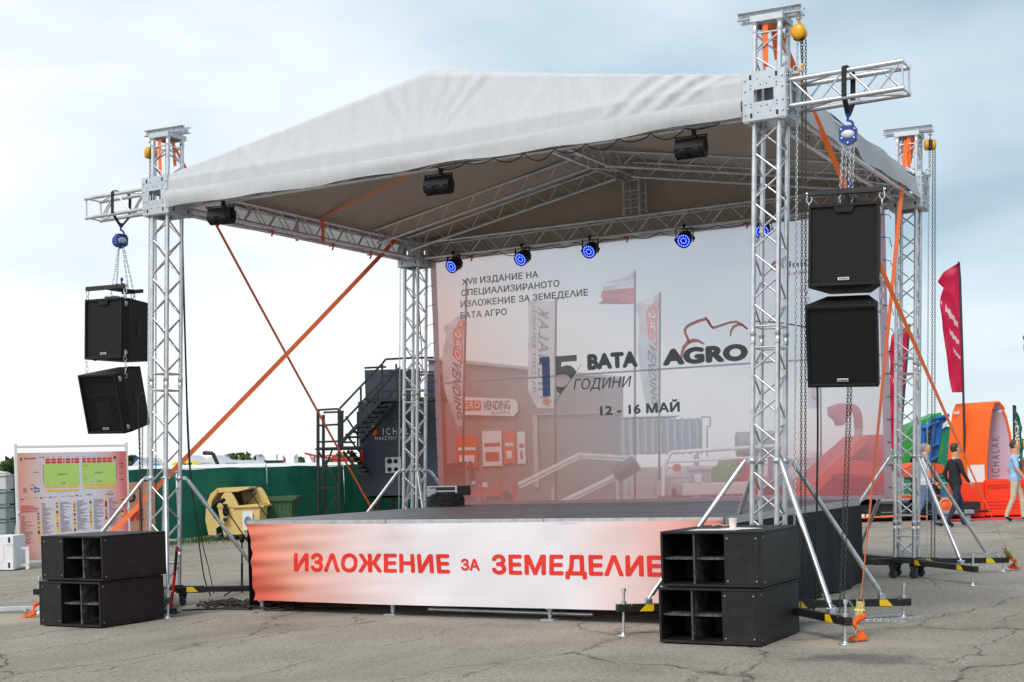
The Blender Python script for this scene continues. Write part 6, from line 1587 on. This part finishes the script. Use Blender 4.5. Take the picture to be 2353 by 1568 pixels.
mb = MB(); fpoly(mb, f, [(1830, 1142), (1975, 1006), (1990, 1000), (1996, 1010), (1865, 1142)], -.1, .3); mb.build('chute_edge', 'machine_orange', t)
mb = MB(); dome = [(1908, 1090), (1915, 1072), (1935, 1062), (1965, 1058), (1995, 1063), (2010, 1078), (2012, 1092)]; fpoly(mb, f, dome, -.5, .2); fbox(mb, f, 1906, 1092, 2014, 1098, -.55, .25); mb.build('dome_cover', 'machine_orange', t)
mb = MB(); fbox(mb, f, 1800, 1140, 2160, 1149, -.6, .4, b=.03); mb.build('lower_beam', 'machine_orange', t)
mb = MB(); fbox(mb, f, 1880, 1152, 2240, 1180, -.4, 2.0); fbox(mb, f, 1870, 1176, 2260, 1182, -.5, -.3); fbox(mb, f, 1900, 1185, 2230, 1196, -.2, 1.2); mb.build('chassis', 'dark_metal', t)
mb = MB(); fbox(mb, f, 1962, 1180, 1974, 1188, -.52, -.45); fbox(mb, f, 1978, 1180, 1985, 1187, -.52, -.45); mb.build('lamp_pair', 'paper', t)
for x in (1905, 2010, 2120, 2230):
    p = P3(f, x, 1190, .4); p.z = .27; mb = MB(); mb.lathe([(.1, -.1), (.24, -.1), (.27, -.05), (.27, .05), (.24, .1), (.1, .1)], 16, M.Translation(p) @ M.Rotation(R(90), 4, 'X')); mb.build('wheel', 'rubber', t)
# ------------------------------------------------------------------ flags
def flag(label, pole, left, d, m, group=None, cat='flag', print_=None, name='feather_flag', sway=.05):
    """pole: list of pixel points bottom to top; left: free edge from bottom to top (pixel points)"""
    t, f = ft(name, label, cat, pole[0][0], d, group)
    mb = MB(); pp = [P3(f, *q) for q in pole]; pp[0].z = 0.0
    mb.path(pp, .03, 8); mb.build('pole', 'flag_pole', t)
    def interp(pts, v):
        L = len(pts) - 1; i = min(L - 1, int(v * L)); k = v * L - i; return (pts[i][0] + (pts[i + 1][0] - pts[i][0]) * k, pts[i][1] + (pts[i + 1][1] - pts[i][1]) * k)
    rgt = [q for q in pole if q[1] <= max(p_[1] for p_ in left) + 2]
    top, bot = pole[-1], left[0]
    def rr_(v):
        y = left_y0 + (left_y1 - left_y0) * v
        for a, b in zip(pole[:-1], pole[1:]):
            if (a[1] - y) * (b[1] - y) <= 0 and a[1] != b[1]: k = (y - a[1]) / (b[1] - a[1]); return (a[0] + (b[0] - a[0]) * k, y)
        return (pole[-1][0], y)
    left_y0, left_y1 = left[0][1], left[-1][1]
    def sf(u, v, off=0.0):
        a = interp(left, v); b = rr_(v); x = a[0] + (b[0] - a[0]) * u; y = a[1] + (b[1] - a[1]) * u
        p = P3(f, x, y); p.y = sway * (1 - u) * math.sin(v * 17 + u * 4) + sway * .6 * (1 - u) * math.sin(v * 31 - u * 6) - off; return p
    mb = MB(); mb.grid(sf, 10, 36); mb.build('cloth', m, t, fix=False)
    if print_: print_(t, f, sf)
    return t
def vtext(s, u0, u1, v0, v1, m, mirror=False, bold=0.0):
    """lettering running up the flag"""
    def go(t, f, sf): lettering(s, v0, v1, u0, u1, lambda a, b: sf(1 - b if not mirror else b, a, .02), m, t, bold=bold, spacing=1.15, mirror=False)
    return go
def vend(t, f, sf):
    # orange letter tiles over dark lettering, both reversed because the cloth is seen from behind
    for k, ch in enumerate('AGRO'):
        v1 = .93 - k * .105; mb = MB(); mb.grid(lambda u, v: sf(.42 + .46 * u, v1 - .095 + .095 * v, .012), 3, 4); mb.build('letter_tile', 'machine_orange', t, fix=False)
        lettering(ch, .50, .80, v1 - .08, v1 - .015, lambda a, b: sf(1.30 - a, b, .024), 'white_plain', t, bold=.02)
    lettering('VENDING', .06, .50, .45, .85, lambda a, b: sf(b, .56 - a, .018), 'dark_print', t, bold=.02, spacing=1.1)
flag('white flag with orange tiles at the left edge of the backdrop', [(1062, 1170), (1066, 900), (1071, 700), (1072, 640)], [(1050, 980), (1034, 940), (1020, 890), (1016, 840), (1018, 800), (1026, 770), (1019, 752), (1040, 735), (1064, 722)], 36, 'flag_white', 'promotional flags behind the backdrop', print_=vend)
flag('white flag with red diamond in front of the dark building', [(1276, 1160), (1276, 940), (1277, 760), (1278, 685)], [(1235, 938), (1214, 900), (1213, 850), (1214, 800), (1215, 750), (1213, 700), (1214, 692)], 35, 'flag_white', 'promotional flags behind the backdrop', print_=lambda t, f, sf: (lettering('MICHALAK', .10, .88, .36, .74, lambda a, b: sf(b, a, .02), 'dark_print', t, spacing=1.2), lettering('MASZYNY ROLNICZE', .16, .86, .14, .28, lambda a, b: sf(b, a, .02), 'dark_print', t, spacing=1.2), (lambda mb: (mb.add([sf(.35, .05, .02), sf(.62, .02, .02), sf(.82, .07, .02), sf(.55, .10, .02)], [(0, 1, 2, 3)]), mb.build('emblem', 'machine_red', t, fix=False)))(MB())))
flag('white flag with orange tiles right of the Polish flag', [(1514, 1165), (1515, 960), (1516, 800), (1517, 672)], [(1490, 950), (1478, 900), (1470, 850), (1464, 800), (1470, 755), (1467, 735), (1460, 700), (1490, 686), (1514, 676)], 36, 'flag_white', 'promotional flags behind the backdrop', print_=vend)
def pol(t, f, sf):
    mb = MB(); mb.grid(lambda u, v: sf(u, .5 * v, .015), 8, 10); mb.build('red_half', 'flag_red', t, fix=False)
flag('white and red Polish flag flying behind the backdrop', [(1458, 1165), (1459, 900), (1459, 760), (1459, 622)], [(1372, 699), (1386, 690), (1380, 682), (1384, 668), (1388, 650), (1420, 640), (1458, 626)], 36.5, 'flag_white', None, 'flag', pol, 'national_flag', .10)
flag('pale flag with red lettering right of the front mast behind the backdrop', [(1886, 1120), (1886, 900), (1886, 780)], [(1857, 939), (1856, 880), (1856, 820), (1862, 790), (1884, 782)], 44, 'flag_white', 'promotional flags behind the backdrop', print_=lambda t, f, sf: lettering('UNIA GROUP'[:4], .1, .8, .3, .7, lambda a, b: sf(b, a, .02), 'red_paint', t, bold=.02))
def blobs(t, f, sf):
    for (u0, u1, v0, v1) in ((.22, .80, .42, .50), (.42, .84, .31, .37), (.50, .88, .22, .26), (.02, .08, .44, .48)):
        mb = MB(); n = 9; mb.add([sf(u0 + (u1 - u0) * k / n, v1 - .3 * (v1 - v0) * abs(math.sin(k * 1.1)), .02) for k in range(n + 1)] + [sf(u1 - (u1 - u0) * k / n, v0 + .35 * (v1 - v0) * abs(math.sin(k * .9 + 1)), .02) for k in range(n + 1)], [list(range(2 * n + 2))]); mb.build('white_mark', 'flag_white', t, fix=False)
flag('magenta feather flag with white marks right of the rear mast', [(2219, 1190), (2216, 1000), (2211, 800), (2206, 640), (2203, 602)], [(2188, 902), (2180, 850), (2172, 800), (2164, 750), (2161, 710), (2163, 680), (2168, 655), (2153, 648), (2168, 626), (2190, 612), (2202, 604)], 33.6, 'flag_magenta', 'magenta feather flags', print_=blobs)
flag('magenta feather flag partly hidden behind the rear right mast', [(2062, 1180), (2070, 1000), (2082, 850), (2090, 745)], [(2044, 1032), (2043, 960), (2044, 900), (2046, 850), (2042, 810), (2050, 770), (2088, 748)], 36, 'flag_magenta', 'magenta feather flags', print_=blobs)
flag('magenta feather flag tip cut by the right picture edge', [(2392, 1190), (2385, 900), (2375, 740)], [(2362, 900), (2356, 850), (2354, 790), (2349, 776), (2374, 742)], 36, 'flag_magenta', 'magenta feather flags')
flag('dark green feather flag with white lettering at the right edge', [(2331, 1180), (2331, 1080), (2330, 1000), (2329, 931)], [(2347, 1130), (2349, 1060), (2350, 1010), (2347, 980), (2340, 950), (2332, 932)], 38, 'flag_green', print_=lambda t, f, sf: lettering('NOROLSK', .15, .70, .2, .75, lambda a, b: sf(.15 + b * 1.0, .95 - a, .02), 'white_plain', t, bold=.02, mirror=False))
# ------------------------------------------------------------------ orange arch stand
mk('arch_orange', lin(255, 110, 30), .5, 0, .04, 1, transl=.1); mk('arch_white', lin(222, 206, 224), .55, 0, .03, 1); mk('counter_red', lin(250, 62, 22), .4, 0, .06, 2)
t, f = ft('arch_stand', 'orange arch stand with white inside and red counter base', 'stand', 2260, 33.0)
def prof(v):
    # front rim of the arch, from its left foot over the top to its right foot, in picture terms
    pts = [(2262, 1128), (2264, 1060), (2268, 1010), (2273, 970), (2278, 940), (2286, 922), (2298, 922), (2310, 936), (2320, 960), (2329, 995), (2336, 1040), (2342, 1090), (2346, 1150)]
    L = len(pts) - 1; i = min(L - 1, int(v * L)); k = v * L - i; return pts[i][0] + (pts[i + 1][0] - pts[i][0]) * k, pts[i][1] + (pts[i + 1][1] - pts[i][1]) * k
def archp(u, v, off=0.0):
    x, y = prof(v); p = P3(f, x, y)
    p.y = .25 * v
    q = p + V((-.58, 1.0, .0)) * u
    if off: q += V((.02, .0, -off)) if .35 < v < .6 else V((off if v < .5 else -off, 0, 0))
    return q
mb = MB(); mb.grid(lambda u, v: archp(u, v), 6, 48); mb.build('outer_skin', 'arch_orange', t, fix=False)
mb = MB(); mb.grid(lambda u, v: archp(u, v, .06), 6, 48); mb.build('inner_skin', 'arch_white', t, fix=False)
mb = MB(); mb.path([archp(0, v / 48, .03) for v in range(49)], .035, 6); mb.path([archp(1, v / 48, .03) for v in range(49)], .035, 6); mb.build('rim', 'arch_orange', t)
lettering('MICHALAK', 0, 1, 0, 1, lambda a, b: P3(f, 2278 + 18 * (1 - b), 1112 - 108 * a, -.02), 'dark_print', t, spacing=1.5)
mb = MB(); fbox(mb, f, 2262, 1100, 2370, 1186, -.1, 1.3, b=.02); fbox(mb, f, 2196, 1108, 2260, 1190, -.05, .35, b=.02); mb.build('counter', 'counter_red', t)
mb = MB()
for y in (1113, 1119, 1151, 1159, 1166): fbox(mb, f, 2264, y, 2368, y + 2, -.115, -.1)
mb.build('counter_slats', 'red_paint', t)
mb = MB(); fbox(mb, f, 2226, 1068, 2262, 1120, .0, .06); mb.build('white_card', 'paper', t)
mb = MB(); fpoly(mb, f, [(2216, 942), (2226, 944), (2240, 938), (2250, 933), (2244, 942), (2232, 948), (2222, 949)], .9, .93); mb.build('emblem', 'white_plain', t)
mb = MB(); mb.prism([(-1.2, -1.2), (4, -.8), (4, 2), (-1.4, 2)], .004, .012, 'xy'); o = mb.build('red_carpet', 'carpet', None, f.o + V((0, 0, 0)), (0, 0, YAW)); mk('carpet', lin(226, 60, 64), .9, 0, .1, 6); tag(o, 'red carpet laid under the orange arch stand', 'carpet')
t, f = ft('green_tent', 'dark green tent behind the orange arch', 'tent', 2165, 44)
mk('tent_green', lin(22, 122, 96), .6, 0, .06, 1)
mb = MB(); fpoly(mb, f, [(2138, 1060), (2142, 1000), (2166, 978), (2200, 985), (2200, 1140), (2138, 1140)], 0, 3); mb.build('side', 'tent_green', t)
mb = MB(); fpoly(mb, f, [(2138, 1000), (2148, 955), (2168, 968), (2180, 975), (2142, 1000)], -.1, -.03); mb.build('white_gable', 'tent_white', t)
# blue and green folded machine
t, f = ft('folded_tiller', 'blue and green folded farm machine behind the rear right mast', 'farm machine', 2110, 36)
mb = MB(); fpoly(mb, f, [(2080, 1000), (2098, 975), (2162, 948), (2166, 958), (2105, 990), (2098, 1030), (2088, 1074), (2074, 1078), (2072, 1040)], 0, 1.0); mb.build('green_shield', 'machine_green', t)
mb = MB(); fpoly(mb, f, [(2105, 985), (2130, 972), (2152, 960), (2175, 962), (2160, 975), (2156, 1000), (2146, 1060), (2130, 1082), (2098, 1080), (2096, 1060), (2110, 1010)], -.25, .6); mb.build('blue_frame', 'machine_blue', t)
mb = MB(); fpoly(mb, f, [(2120, 1000), (2132, 990), (2128, 1030), (2114, 1050)], -.27, -.26); fpoly(mb, f, [(2100, 1020), (2110, 1010), (2104, 1060), (2098, 1070)], -.27, -.26); mb.build('openings', 'black_print', t)
mb = MB()
for a in (((2112, 985), (2150, 970)), ((2140, 975), (2126, 1075)), ((2104, 1040), (2148, 1020)), ((2110, 1070), (2146, 1050)), ((2136, 965), (2172, 955))): fline(mb, f, a, .05, -.3)
mb.build('arms', 'machine_blue', t)
mb = MB(); fpoly(mb, f, [(2154, 990), (2160, 985), (2162, 1030), (2148, 1075), (2144, 1070)], -.2, .2); mb.build('green_guard', 'machine_green', t)
mb = MB(); fbox(mb, f, 2085, 1078, 2160, 1092, -.2, .6); fbox(mb, f, 2075, 1095, 2200, 1102, -.3, -.1); fbox(mb, f, 2100, 1100, 2112, 1200, 0, .2); fbox(mb, f, 2150, 1100, 2160, 1200, 0, .2); mb.build('stand_frame', 'dark_metal', t)
t, f = ft('orange_hood', 'orange machine hood in front of the blue machine', 'farm machine', 2110, 32)
mb = MB(); fpoly(mb, f, [(2075, 1095), (2076, 1076), (2090, 1066), (2120, 1062), (2150, 1066), (2175, 1074), (2172, 1082), (2150, 1090), (2120, 1098)], -.2, .7); mb.build('hood', 'machine_orange', t)
mb = MB(); fpoly(mb, f, [(2098, 1064), (2106, 1063), (2108, 1098), (2098, 1098)], -.215, -.203); mb.build('white_stripe', 'paper', t)
mb = MB(); fbox(mb, f, 2070, 1108, 2200, 1114, -.1, 0); mb.build('grey_rail', 'pale_grey', t)
mb = MB(); mb.path([P3(f, 2160 + 16 * math.cos(a * .45), 1168 + 22 * math.sin(a * .45), -.4) for a in range(17)], .02, 6); mb.build('hose_loop', 'yellow_paint', t)
mb = MB(); fbox(mb, f, 2153, 1128, 2160, 1142, -.4, -.3); mb.build('blue_valve', 'machine_blue', t)
mb = MB(); mb.lathe([(.05, -.05), (.2, -.05), (.22, 0), (.2, .05), (.05, .05)], 16, M.Translation(P3(f, 2164, 1170, -.35)) @ M.Rotation(R(90), 4, 'X')); mb.build('hose_reel', 'machine_orange', t)
pxpath('orange_cable', 'orange cable lying on the ground behind the rear right mast', 'cable', [(1935, 1196), (1990, 1190), (2040, 1188), (2090, 1185), (2130, 1188)], 30.2, .02, 'strap_orange')
t, f = ft('bench', 'low grey kerb bench in front of the red counter', 'bench', 2215, 31.5)
mb = MB(); fbox(mb, f, 2160, 1172, 2240, 1184, 0, .3, b=.02); mb.build('seat', 'grey_panel', t)
for x_ in (2170, 2222): mb = MB(); fbox(mb, f, x_, 1184, x_ + 10, 1200, .05, .25); mb.build('support', 'grey_panel', t)
t, f = ft('yellow_red_machine', 'red and yellow machine behind the green flag at the right edge', 'farm machine', 2345, 42)
mb = MB(); fbox(mb, f, 2335, 1008, 2380, 1018, 0, 1); fbox(mb, f, 2340, 1055, 2390, 1120, 0, 1.4); mb.build('red_body', 'machine_red', t)
mb = MB(); mb.tube(P3(f, 2334, 1024), P3(f, 2385, 1022), .14, 12); mb.build('yellow_tube', 'yellow_paint', t)
mb = MB(); fbox(mb, f, 2338, 1120, 2390, 1195, .2, 1.2); mb.build('dark_base', 'dark_metal', t)
# ------------------------------------------------------------------ far background over the green fence
marquee('white marquee left of the front left mast', 290, 352, 1085, 1052, 1130, 60, 1)
marquee('large white marquee behind the yellow inflatable', 405, 520, 1064, 1046, 1095, 75, 2)
marquee('distant white marquee right of the crane arm', 520, 605, 1066, 1057, 1095, 80, 3)
t, f = ft('yellow_inflatable', 'yellow inflatable cushion with black lettering above the fence', 'inflatable', 440, 50)
mb = MB(); fpoly(mb, f, [(398, 1078), (402, 1066), (410, 1061), (448, 1060), (456, 1066), (462, 1078)], -.5, .5); mb.build('cushion', 'yellow_bright', t); mk('yellow_bright', lin(250, 220, 20), .5, 0, .05)
lettering('BEDNAR', f.uv(412, 940)[0], f.uv(446, 940)[0], f.uv(430, 1073)[1], f.uv(430, 1064)[1], flat(-.52), 'black_print', t, bold=.03)
t, f = ft('crane_arm', 'dark jointed loader arm rising above the fence', 'crane', 498, 70)
mb = MB(); fline(mb, f, [(505, 1080), (498, 1062), (489, 1042), (472, 1041)], .10, 0, 8); mb.build('boom', 'dark_metal', t)
mb = MB(); fbox(mb, f, 467, 1037, 472, 1046, -.1, .1); mb.build('grab', 'dark_metal', t)
mb = MB(); fbox(mb, f, 500, 1070, 508, 1110, -.3, .3); mb.build('mast', 'machine_red', t)
t, f = ft('blue_sign', 'blue round sign panels far left above the fence', 'sign', 312, 62)
mb = MB(); mb.tube(P3(f, 317, 1058, -.1), P3(f, 317, 1058, .1), .16, 16); fbox(mb, f, 315, 1058, 345, 1068, 0, .1); mb.build('panel', 'blue_paint', t)
mb = MB(); fbox(mb, f, 318, 1060, 334, 1066, -.02, -.003); mb.build('white_mark', 'paper', t)
mb = MB(); fline(mb, f, [(322, 1068), (322, 1120)], .05); mb.build('post', 'pale_grey', t)
t, f = ft('blue_awning', 'light blue awning behind the front left mast', 'awning', 352, 58)
mb = MB(); fpoly(mb, f, [(340, 1092), (352, 1066), (372, 1092)], 0, 1.0); mb.build('cloth', 'sky_blue', t); mk('sky_blue', lin(70, 170, 220), .5)
t, f = ft('black_trailer', 'black wedge trailer bed above the fence near the stair', 'trailer', 620, 62)
mb = MB(); fpoly(mb, f, [(605, 1058), (645, 1058), (638, 1066), (612, 1066)], 0, 1.2); mb.build('bed', 'dark_metal', t)
mb = MB(); fline(mb, f, [(615, 1066), (615, 1110)], .1); fline(mb, f, [(634, 1066), (634, 1110)], .1); mb.build('stand', 'dark_metal', t)
t, f = ft('red_boom', 'thin red sprayer boom above the fence beside the stair', 'farm machine', 745, 60)
mb = MB(); fline(mb, f, [(700, 1042), (735, 1050), (790, 1056), (828, 1054)], .05); fline(mb, f, [(735, 1050), (760, 1046), (790, 1056)], .035)
for x in (712, 740, 770, 800): fline(mb, f, [(x, 1047), (x + 6, 1058)], .03)
fbox(mb, f, 765, 1052, 800, 1062, 0, .5); fbox(mb, f, 775, 1060, 785, 1110, 0, .4); mb.build('boom', 'machine_red', t)
rr = random.Random(31)
for i in range(22):
    x = rr.choice((530, 545, 640, 655, 668, 680, 690, 715, 728, 600, 592, 585, 752)) + rr.uniform(-6, 6)
    d_ = rr.uniform(85, 120); y0 = rr.uniform(1044, 1052); w_ = rr.uniform(3, 5)
    t, f = ft('far_flag', 'small pale promotional flag far beyond the fence', 'flag', x, d_, 'tiny flags on the skyline beyond the fence')
    mb = MB(); p = P3(f, x, y0); mb.tube((p.x, 0, 0), p, .04, 6); mb.build('pole', 'pale_grey', t)
    mb = MB(); mb.grid(lambda u, v: P3(f, x + w_ * u * (1 - .3 * v), 1068 - (1068 - y0) * v, .08 * math.sin(v * 7 + u * 3)), 3, 8); mb.build('cloth', rr.choice(('flag_white', 'flag_white', 'flag_white', 'flag_red', 'machine_green', 'flag_white')), t, fix=False)
def tree(label, x, d, ytop, wpx, seed):
    t, f = ft('tree', label, 'tree', x, d, 'trees on the far skyline'); r_ = random.Random(seed)
    u0, ht = f.uv(x, ytop); w_ = wpx * d / F / 2
    mb = MB(); mb.path([(0, 0, 0), (.1, 0, ht * .4), (0, .1, ht * .8)], [.25, .18, .06], 8)
    for k in range(5): a = k * 1.26; mb.path([(0.05, 0, ht * .35), (math.cos(a) * w_ * .5, math.sin(a) * w_ * .5, ht * .7)], [.1, .03], 6)
    mb.build('trunk', 'bark', t)
    mb = MB()
    cl = [(r_.gauss(0, w_ * .42), r_.gauss(0, w_ * .42), ht * (.55 + .38 * r_.random())) for _ in range(16)]
    for i in range(900):
        c = r_.choice(cl); p = V(c) + V((r_.gauss(0, w_ * .2), r_.gauss(0, w_ * .2), r_.gauss(0, ht * .07)))
        if p.z > ht: p.z = ht - r_.random() * .3
        s = r_.uniform(.12, .30); q = Euler((r_.uniform(0, 6), r_.uniform(0, 6), 0)).to_matrix()
        mb.add([p + q @ V((-s, -s * .5, 0)), p + q @ V((s, -s * .4, 0)), p + q @ V((s * .2, s, 0))], [(0, 1, 2)])
    mb.build('crown', 'leaf', t, fix=False)
for i, (x, y, w_, lab) in enumerate(((306, 1050, 26, 'tree left of the front left mast on the skyline'), (550, 1044, 44, 'round tree behind the white marquees near the crane arm'), (598, 1050, 28, 'small tree right of the skyline marquees'), (690, 1055, 24, 'low tree among the skyline flags'), (770, 1048, 44, 'tree behind the red sprayer boom'), (810, 1050, 30, 'tree just left of the dark blue stand'), (24, 1072, 14, 'sapling top at the far left behind the crates'))):
    tree(lab, x, 110 if x > 100 else 34, y, w_, 50 + i)
# ------------------------------------------------------------------ people
def person(label, x, d, face, cols, hgt=1.75, stride=.22, seed=1):
    f = Frame(x, d); t = thing('person', label, 'person', f.o, math.atan2(f.r.y, f.r.x) + face, 'people walking past the stands')
    k = hgt / 1.75
    # walking towards local -y
    J = dict(pel=(0, 0, .95), waist=(0, .005, 1.08), chest=(0, .0, 1.30), neck=(0, -.01, 1.47), head0=(0, -.02, 1.55), head1=(0, -.03, 1.66),
             hl=(.09, 0, .92), kl=(.095, -stride * .9, .50), al=(.095, -stride * .95, .09), tl=(.10, -stride * .95 - .17, .035),
             hr=(-.09, 0, .92), kr=(-.095, stride * .3, .50), ar=(-.095, stride * 1.25, .13), tr=(-.10, stride * 1.25 - .13, .03),
             sl=(.185, 0, 1.42), el=(.24, .12, 1.15), wl=(.235, .03, .92), sr=(-.185, 0, 1.42), er=(-.24, -.06, 1.15), wr=(-.225, -.20, .95),
             pl=(.235, .0, .86), pr=(-.222, -.25, .89))
    rad = dict(pel=(.155, .115), waist=(.145, .105), chest=(.165, .115), neck=(.062, .062), head0=(.075, .085), head1=(.078, .098), hl=(.095, .095), kl=(.062, .062), al=(.045, .045), tl=(.042, .03), hr=(.095, .095), kr=(.062, .062), ar=(.045, .045), tr=(.042, .03),
               sl=(.066, .066), el=(.046, .046), wl=(.032, .028), sr=(.066, .066), er=(.046, .046), wr=(.032, .028), pl=(.038, .022), pr=(.038, .022))
    ed = [('pel', 'waist'), ('waist', 'chest'), ('chest', 'neck'), ('neck', 'head0'), ('head0', 'head1'), ('pel', 'hl'), ('hl', 'kl'), ('kl', 'al'), ('al', 'tl'), ('pel', 'hr'), ('hr', 'kr'), ('kr', 'ar'), ('ar', 'tr'), ('chest', 'sl'), ('sl', 'el'), ('el', 'wl'), ('wl', 'pl'), ('chest', 'sr'), ('sr', 'er'), ('er', 'wr'), ('wr', 'pr')]
    nm = list(J); ix = {n: i for i, n in enumerate(nm)}
    me = bpy.data.meshes.new('body'); me.from_pydata([V(J[n]) * k for n in nm], [(ix[a], ix[b]) for a, b in ed], [])
    ob = bpy.data.objects.new('body', me); col.objects.link(ob)
    ob.modifiers.new('s', 'SKIN'); sv = me.skin_vertices[0].data
    for n in nm: sv[ix[n]].radius = (rad[n][0] * k, rad[n][1] * k); sv[ix[n]].use_root = (n == 'pel')
    su = ob.modifiers.new('u', 'SUBSURF'); su.levels = 2
    bpy.context.view_layer.update()
    m2 = bpy.data.meshes.new_from_object(ob.evaluated_get(bpy.context.evaluated_depsgraph_get()))
    bpy.data.objects.remove(ob)
    mb = MB(); mb.add([v.co[:] for v in m2.vertices], [list(p.vertices) for p in m2.polygons], 0, True)
    # five fingers on each hand, nose, ears
    for s, pn, wn in ((1, 'pl', 'wl'), (-1, 'pr', 'wr')):
        p, w_ = V(J[pn]) * k, V(J[wn]) * k; dr = (p - w_).normalized(); sd = V((0, 1, 0)) - dr * dr.y; sd.normalize()
        for q, ln in ((-1.5, .058), (-.5, .072), (.5, .076), (1.5, .066)):
            a = p + sd * q * .017 + dr * .015; mb.path([a, a + dr * ln * .5 + V((-s * .006, 0, 0)), a + dr * ln + V((-s * .02, -.004, 0))], [.009, .008, .006], 6)
        a = w_.lerp(p, .45) - sd * .03; mb.path([a, a + dr * .035 - sd * .022, a + dr * .065 - sd * .018], [.011, .009, .007], 6)
    hc = V(J['head1']) * k
    mb.path([hc + V((0, -.085, .015)), hc + V((0, -.112, -.02)), hc + V((0, -.095, -.035))], [.008, .014, .010], 6)
    for s in (-1, 1): mb.path([hc + V((s * .076, .0, .02)), hc + V((s * .088, .012, .0)), hc + V((s * .078, .0, -.03))], [.010, .014, .008], 6)
    mb.lathe([(.0, -.125), (.040, -.115), (.058, -.085), (.072, -.04), (.078, .0), (.079, .04), (.068, .085), (.045, .11), (.0, .122)], 18, M.Translation(hc + V((0, -.012, -.005))) @ M.Scale(1.22, 4, (0, 1, 0)))
    for i, fc_ in enumerate(mb.f):
        c = sum((V(mb.v[j]) for j in fc_), V()) / len(fc_) / k
        arm = abs(c.x) > .165
        if c.z > 1.455 and not abs(c.x) > .1: mi = 0
        elif arm and c.z < (1.20 if cols[3] else .95): mi = 0
        elif c.z > .98 or (arm and c.z > .9): mi = 1
        elif c.z < .085 and not arm or (c.z < .12 and c.y > .1 and not arm): mi = 3
        else: mi = 2
        mb.m[i] = mi
    mb.build('body', ['skin', cols[0], cols[1], 'rubber'], t)
    hr = MB(); hr.lathe([(.0, .135), (.045, .125), (.075, .092), (.086, .05), (.083, .0), (.070, -.045)], 18, M.Translation(hc + V((0, .018, .0))) @ M.Rotation(R(-16), 4, 'X') @ M.Scale(1.18, 4, (0, 1, 0))); hr.build('hair', cols[2], t)
    fc2 = MB()
    for s in (-1, 1): fc2.lathe([(.0, -.012), (.010, -.006), (.010, .006), (0, .012)], 8, M.Translation(hc + V((s * .030, -.104, .012))))
    fc2.box(hc + V((0, -.093, -.058)), (.045, .008, .008)); fc2.build('face_features', 'hair', t)
    hem = MB(); hem.lathe([(.165 * k, 0), (.172 * k, .03), (.165 * k, .12)], 20, M.Translation((0, 0, .90 * k)) @ M.Scale(.74, 4, (0, 1, 0))); hem.build('shirt_hem', cols[0], t)
    return t
mk('cloth_pale', lin(196, 206, 214), .8, 0, .22, 7, bump=1.0, bscale=14); mk('cloth_jeans', lin(92, 116, 146), .85, 0, .22, 7, bump=1.0, bscale=14); mk('cloth_dark', lin(34, 36, 46), .8, 0, .22, 7, bump=1.0, bscale=14); mk('cloth_navy', lin(44, 48, 66), .85, 0, .22, 7, bump=1.0, bscale=14); mk('cloth_sky', lin(160, 200, 236), .8, 0, .22, 7, bump=1.0, bscale=14); mk('cloth_beige', lin(206, 188, 166), .85, 0, .22, 7, bump=1.0, bscale=14); mk('hair_grey', (.25, .22, .2), .6, 0, .2, 20); mk('hair_brown', (.06, .035, .02), .6, 0, .2, 20)
person('person in pale shirt and jeans walking behind the rear right mast', 2128, 29.6, R(75), ('cloth_pale', 'cloth_jeans', 'hair_grey', True), 1.78, .20, 1)
person('person in dark jacket and dark trousers before the orange arch', 2198, 29.2, R(100), ('cloth_dark', 'cloth_navy', 'hair_brown', False), 1.76, .20, 2)
person('person in light blue shirt and beige trousers at the right edge', 2334, 30.8, R(70), ('cloth_sky', 'cloth_beige', 'hair_brown', True), 1.80, .16, 3)

for me, i, n in PEND: me.materials[i] = MT[n]
# ------------------------------------------------------------------ lay everything on the sloping yard
for o in list(col.objects):
    if o.parent or o.type not in ('MESH', 'EMPTY'): continue
    md = MODE.get(o.name, 'tilt')
    if md == 'raw': continue
    L = V(o.location)
    rot = o.rotation_euler.to_matrix()
    o.location = wpt(L.x, L.y, 0) + V((0, 0, L.z))
    if md == 'tilt': o.rotation_euler = (RS @ rot).to_euler()
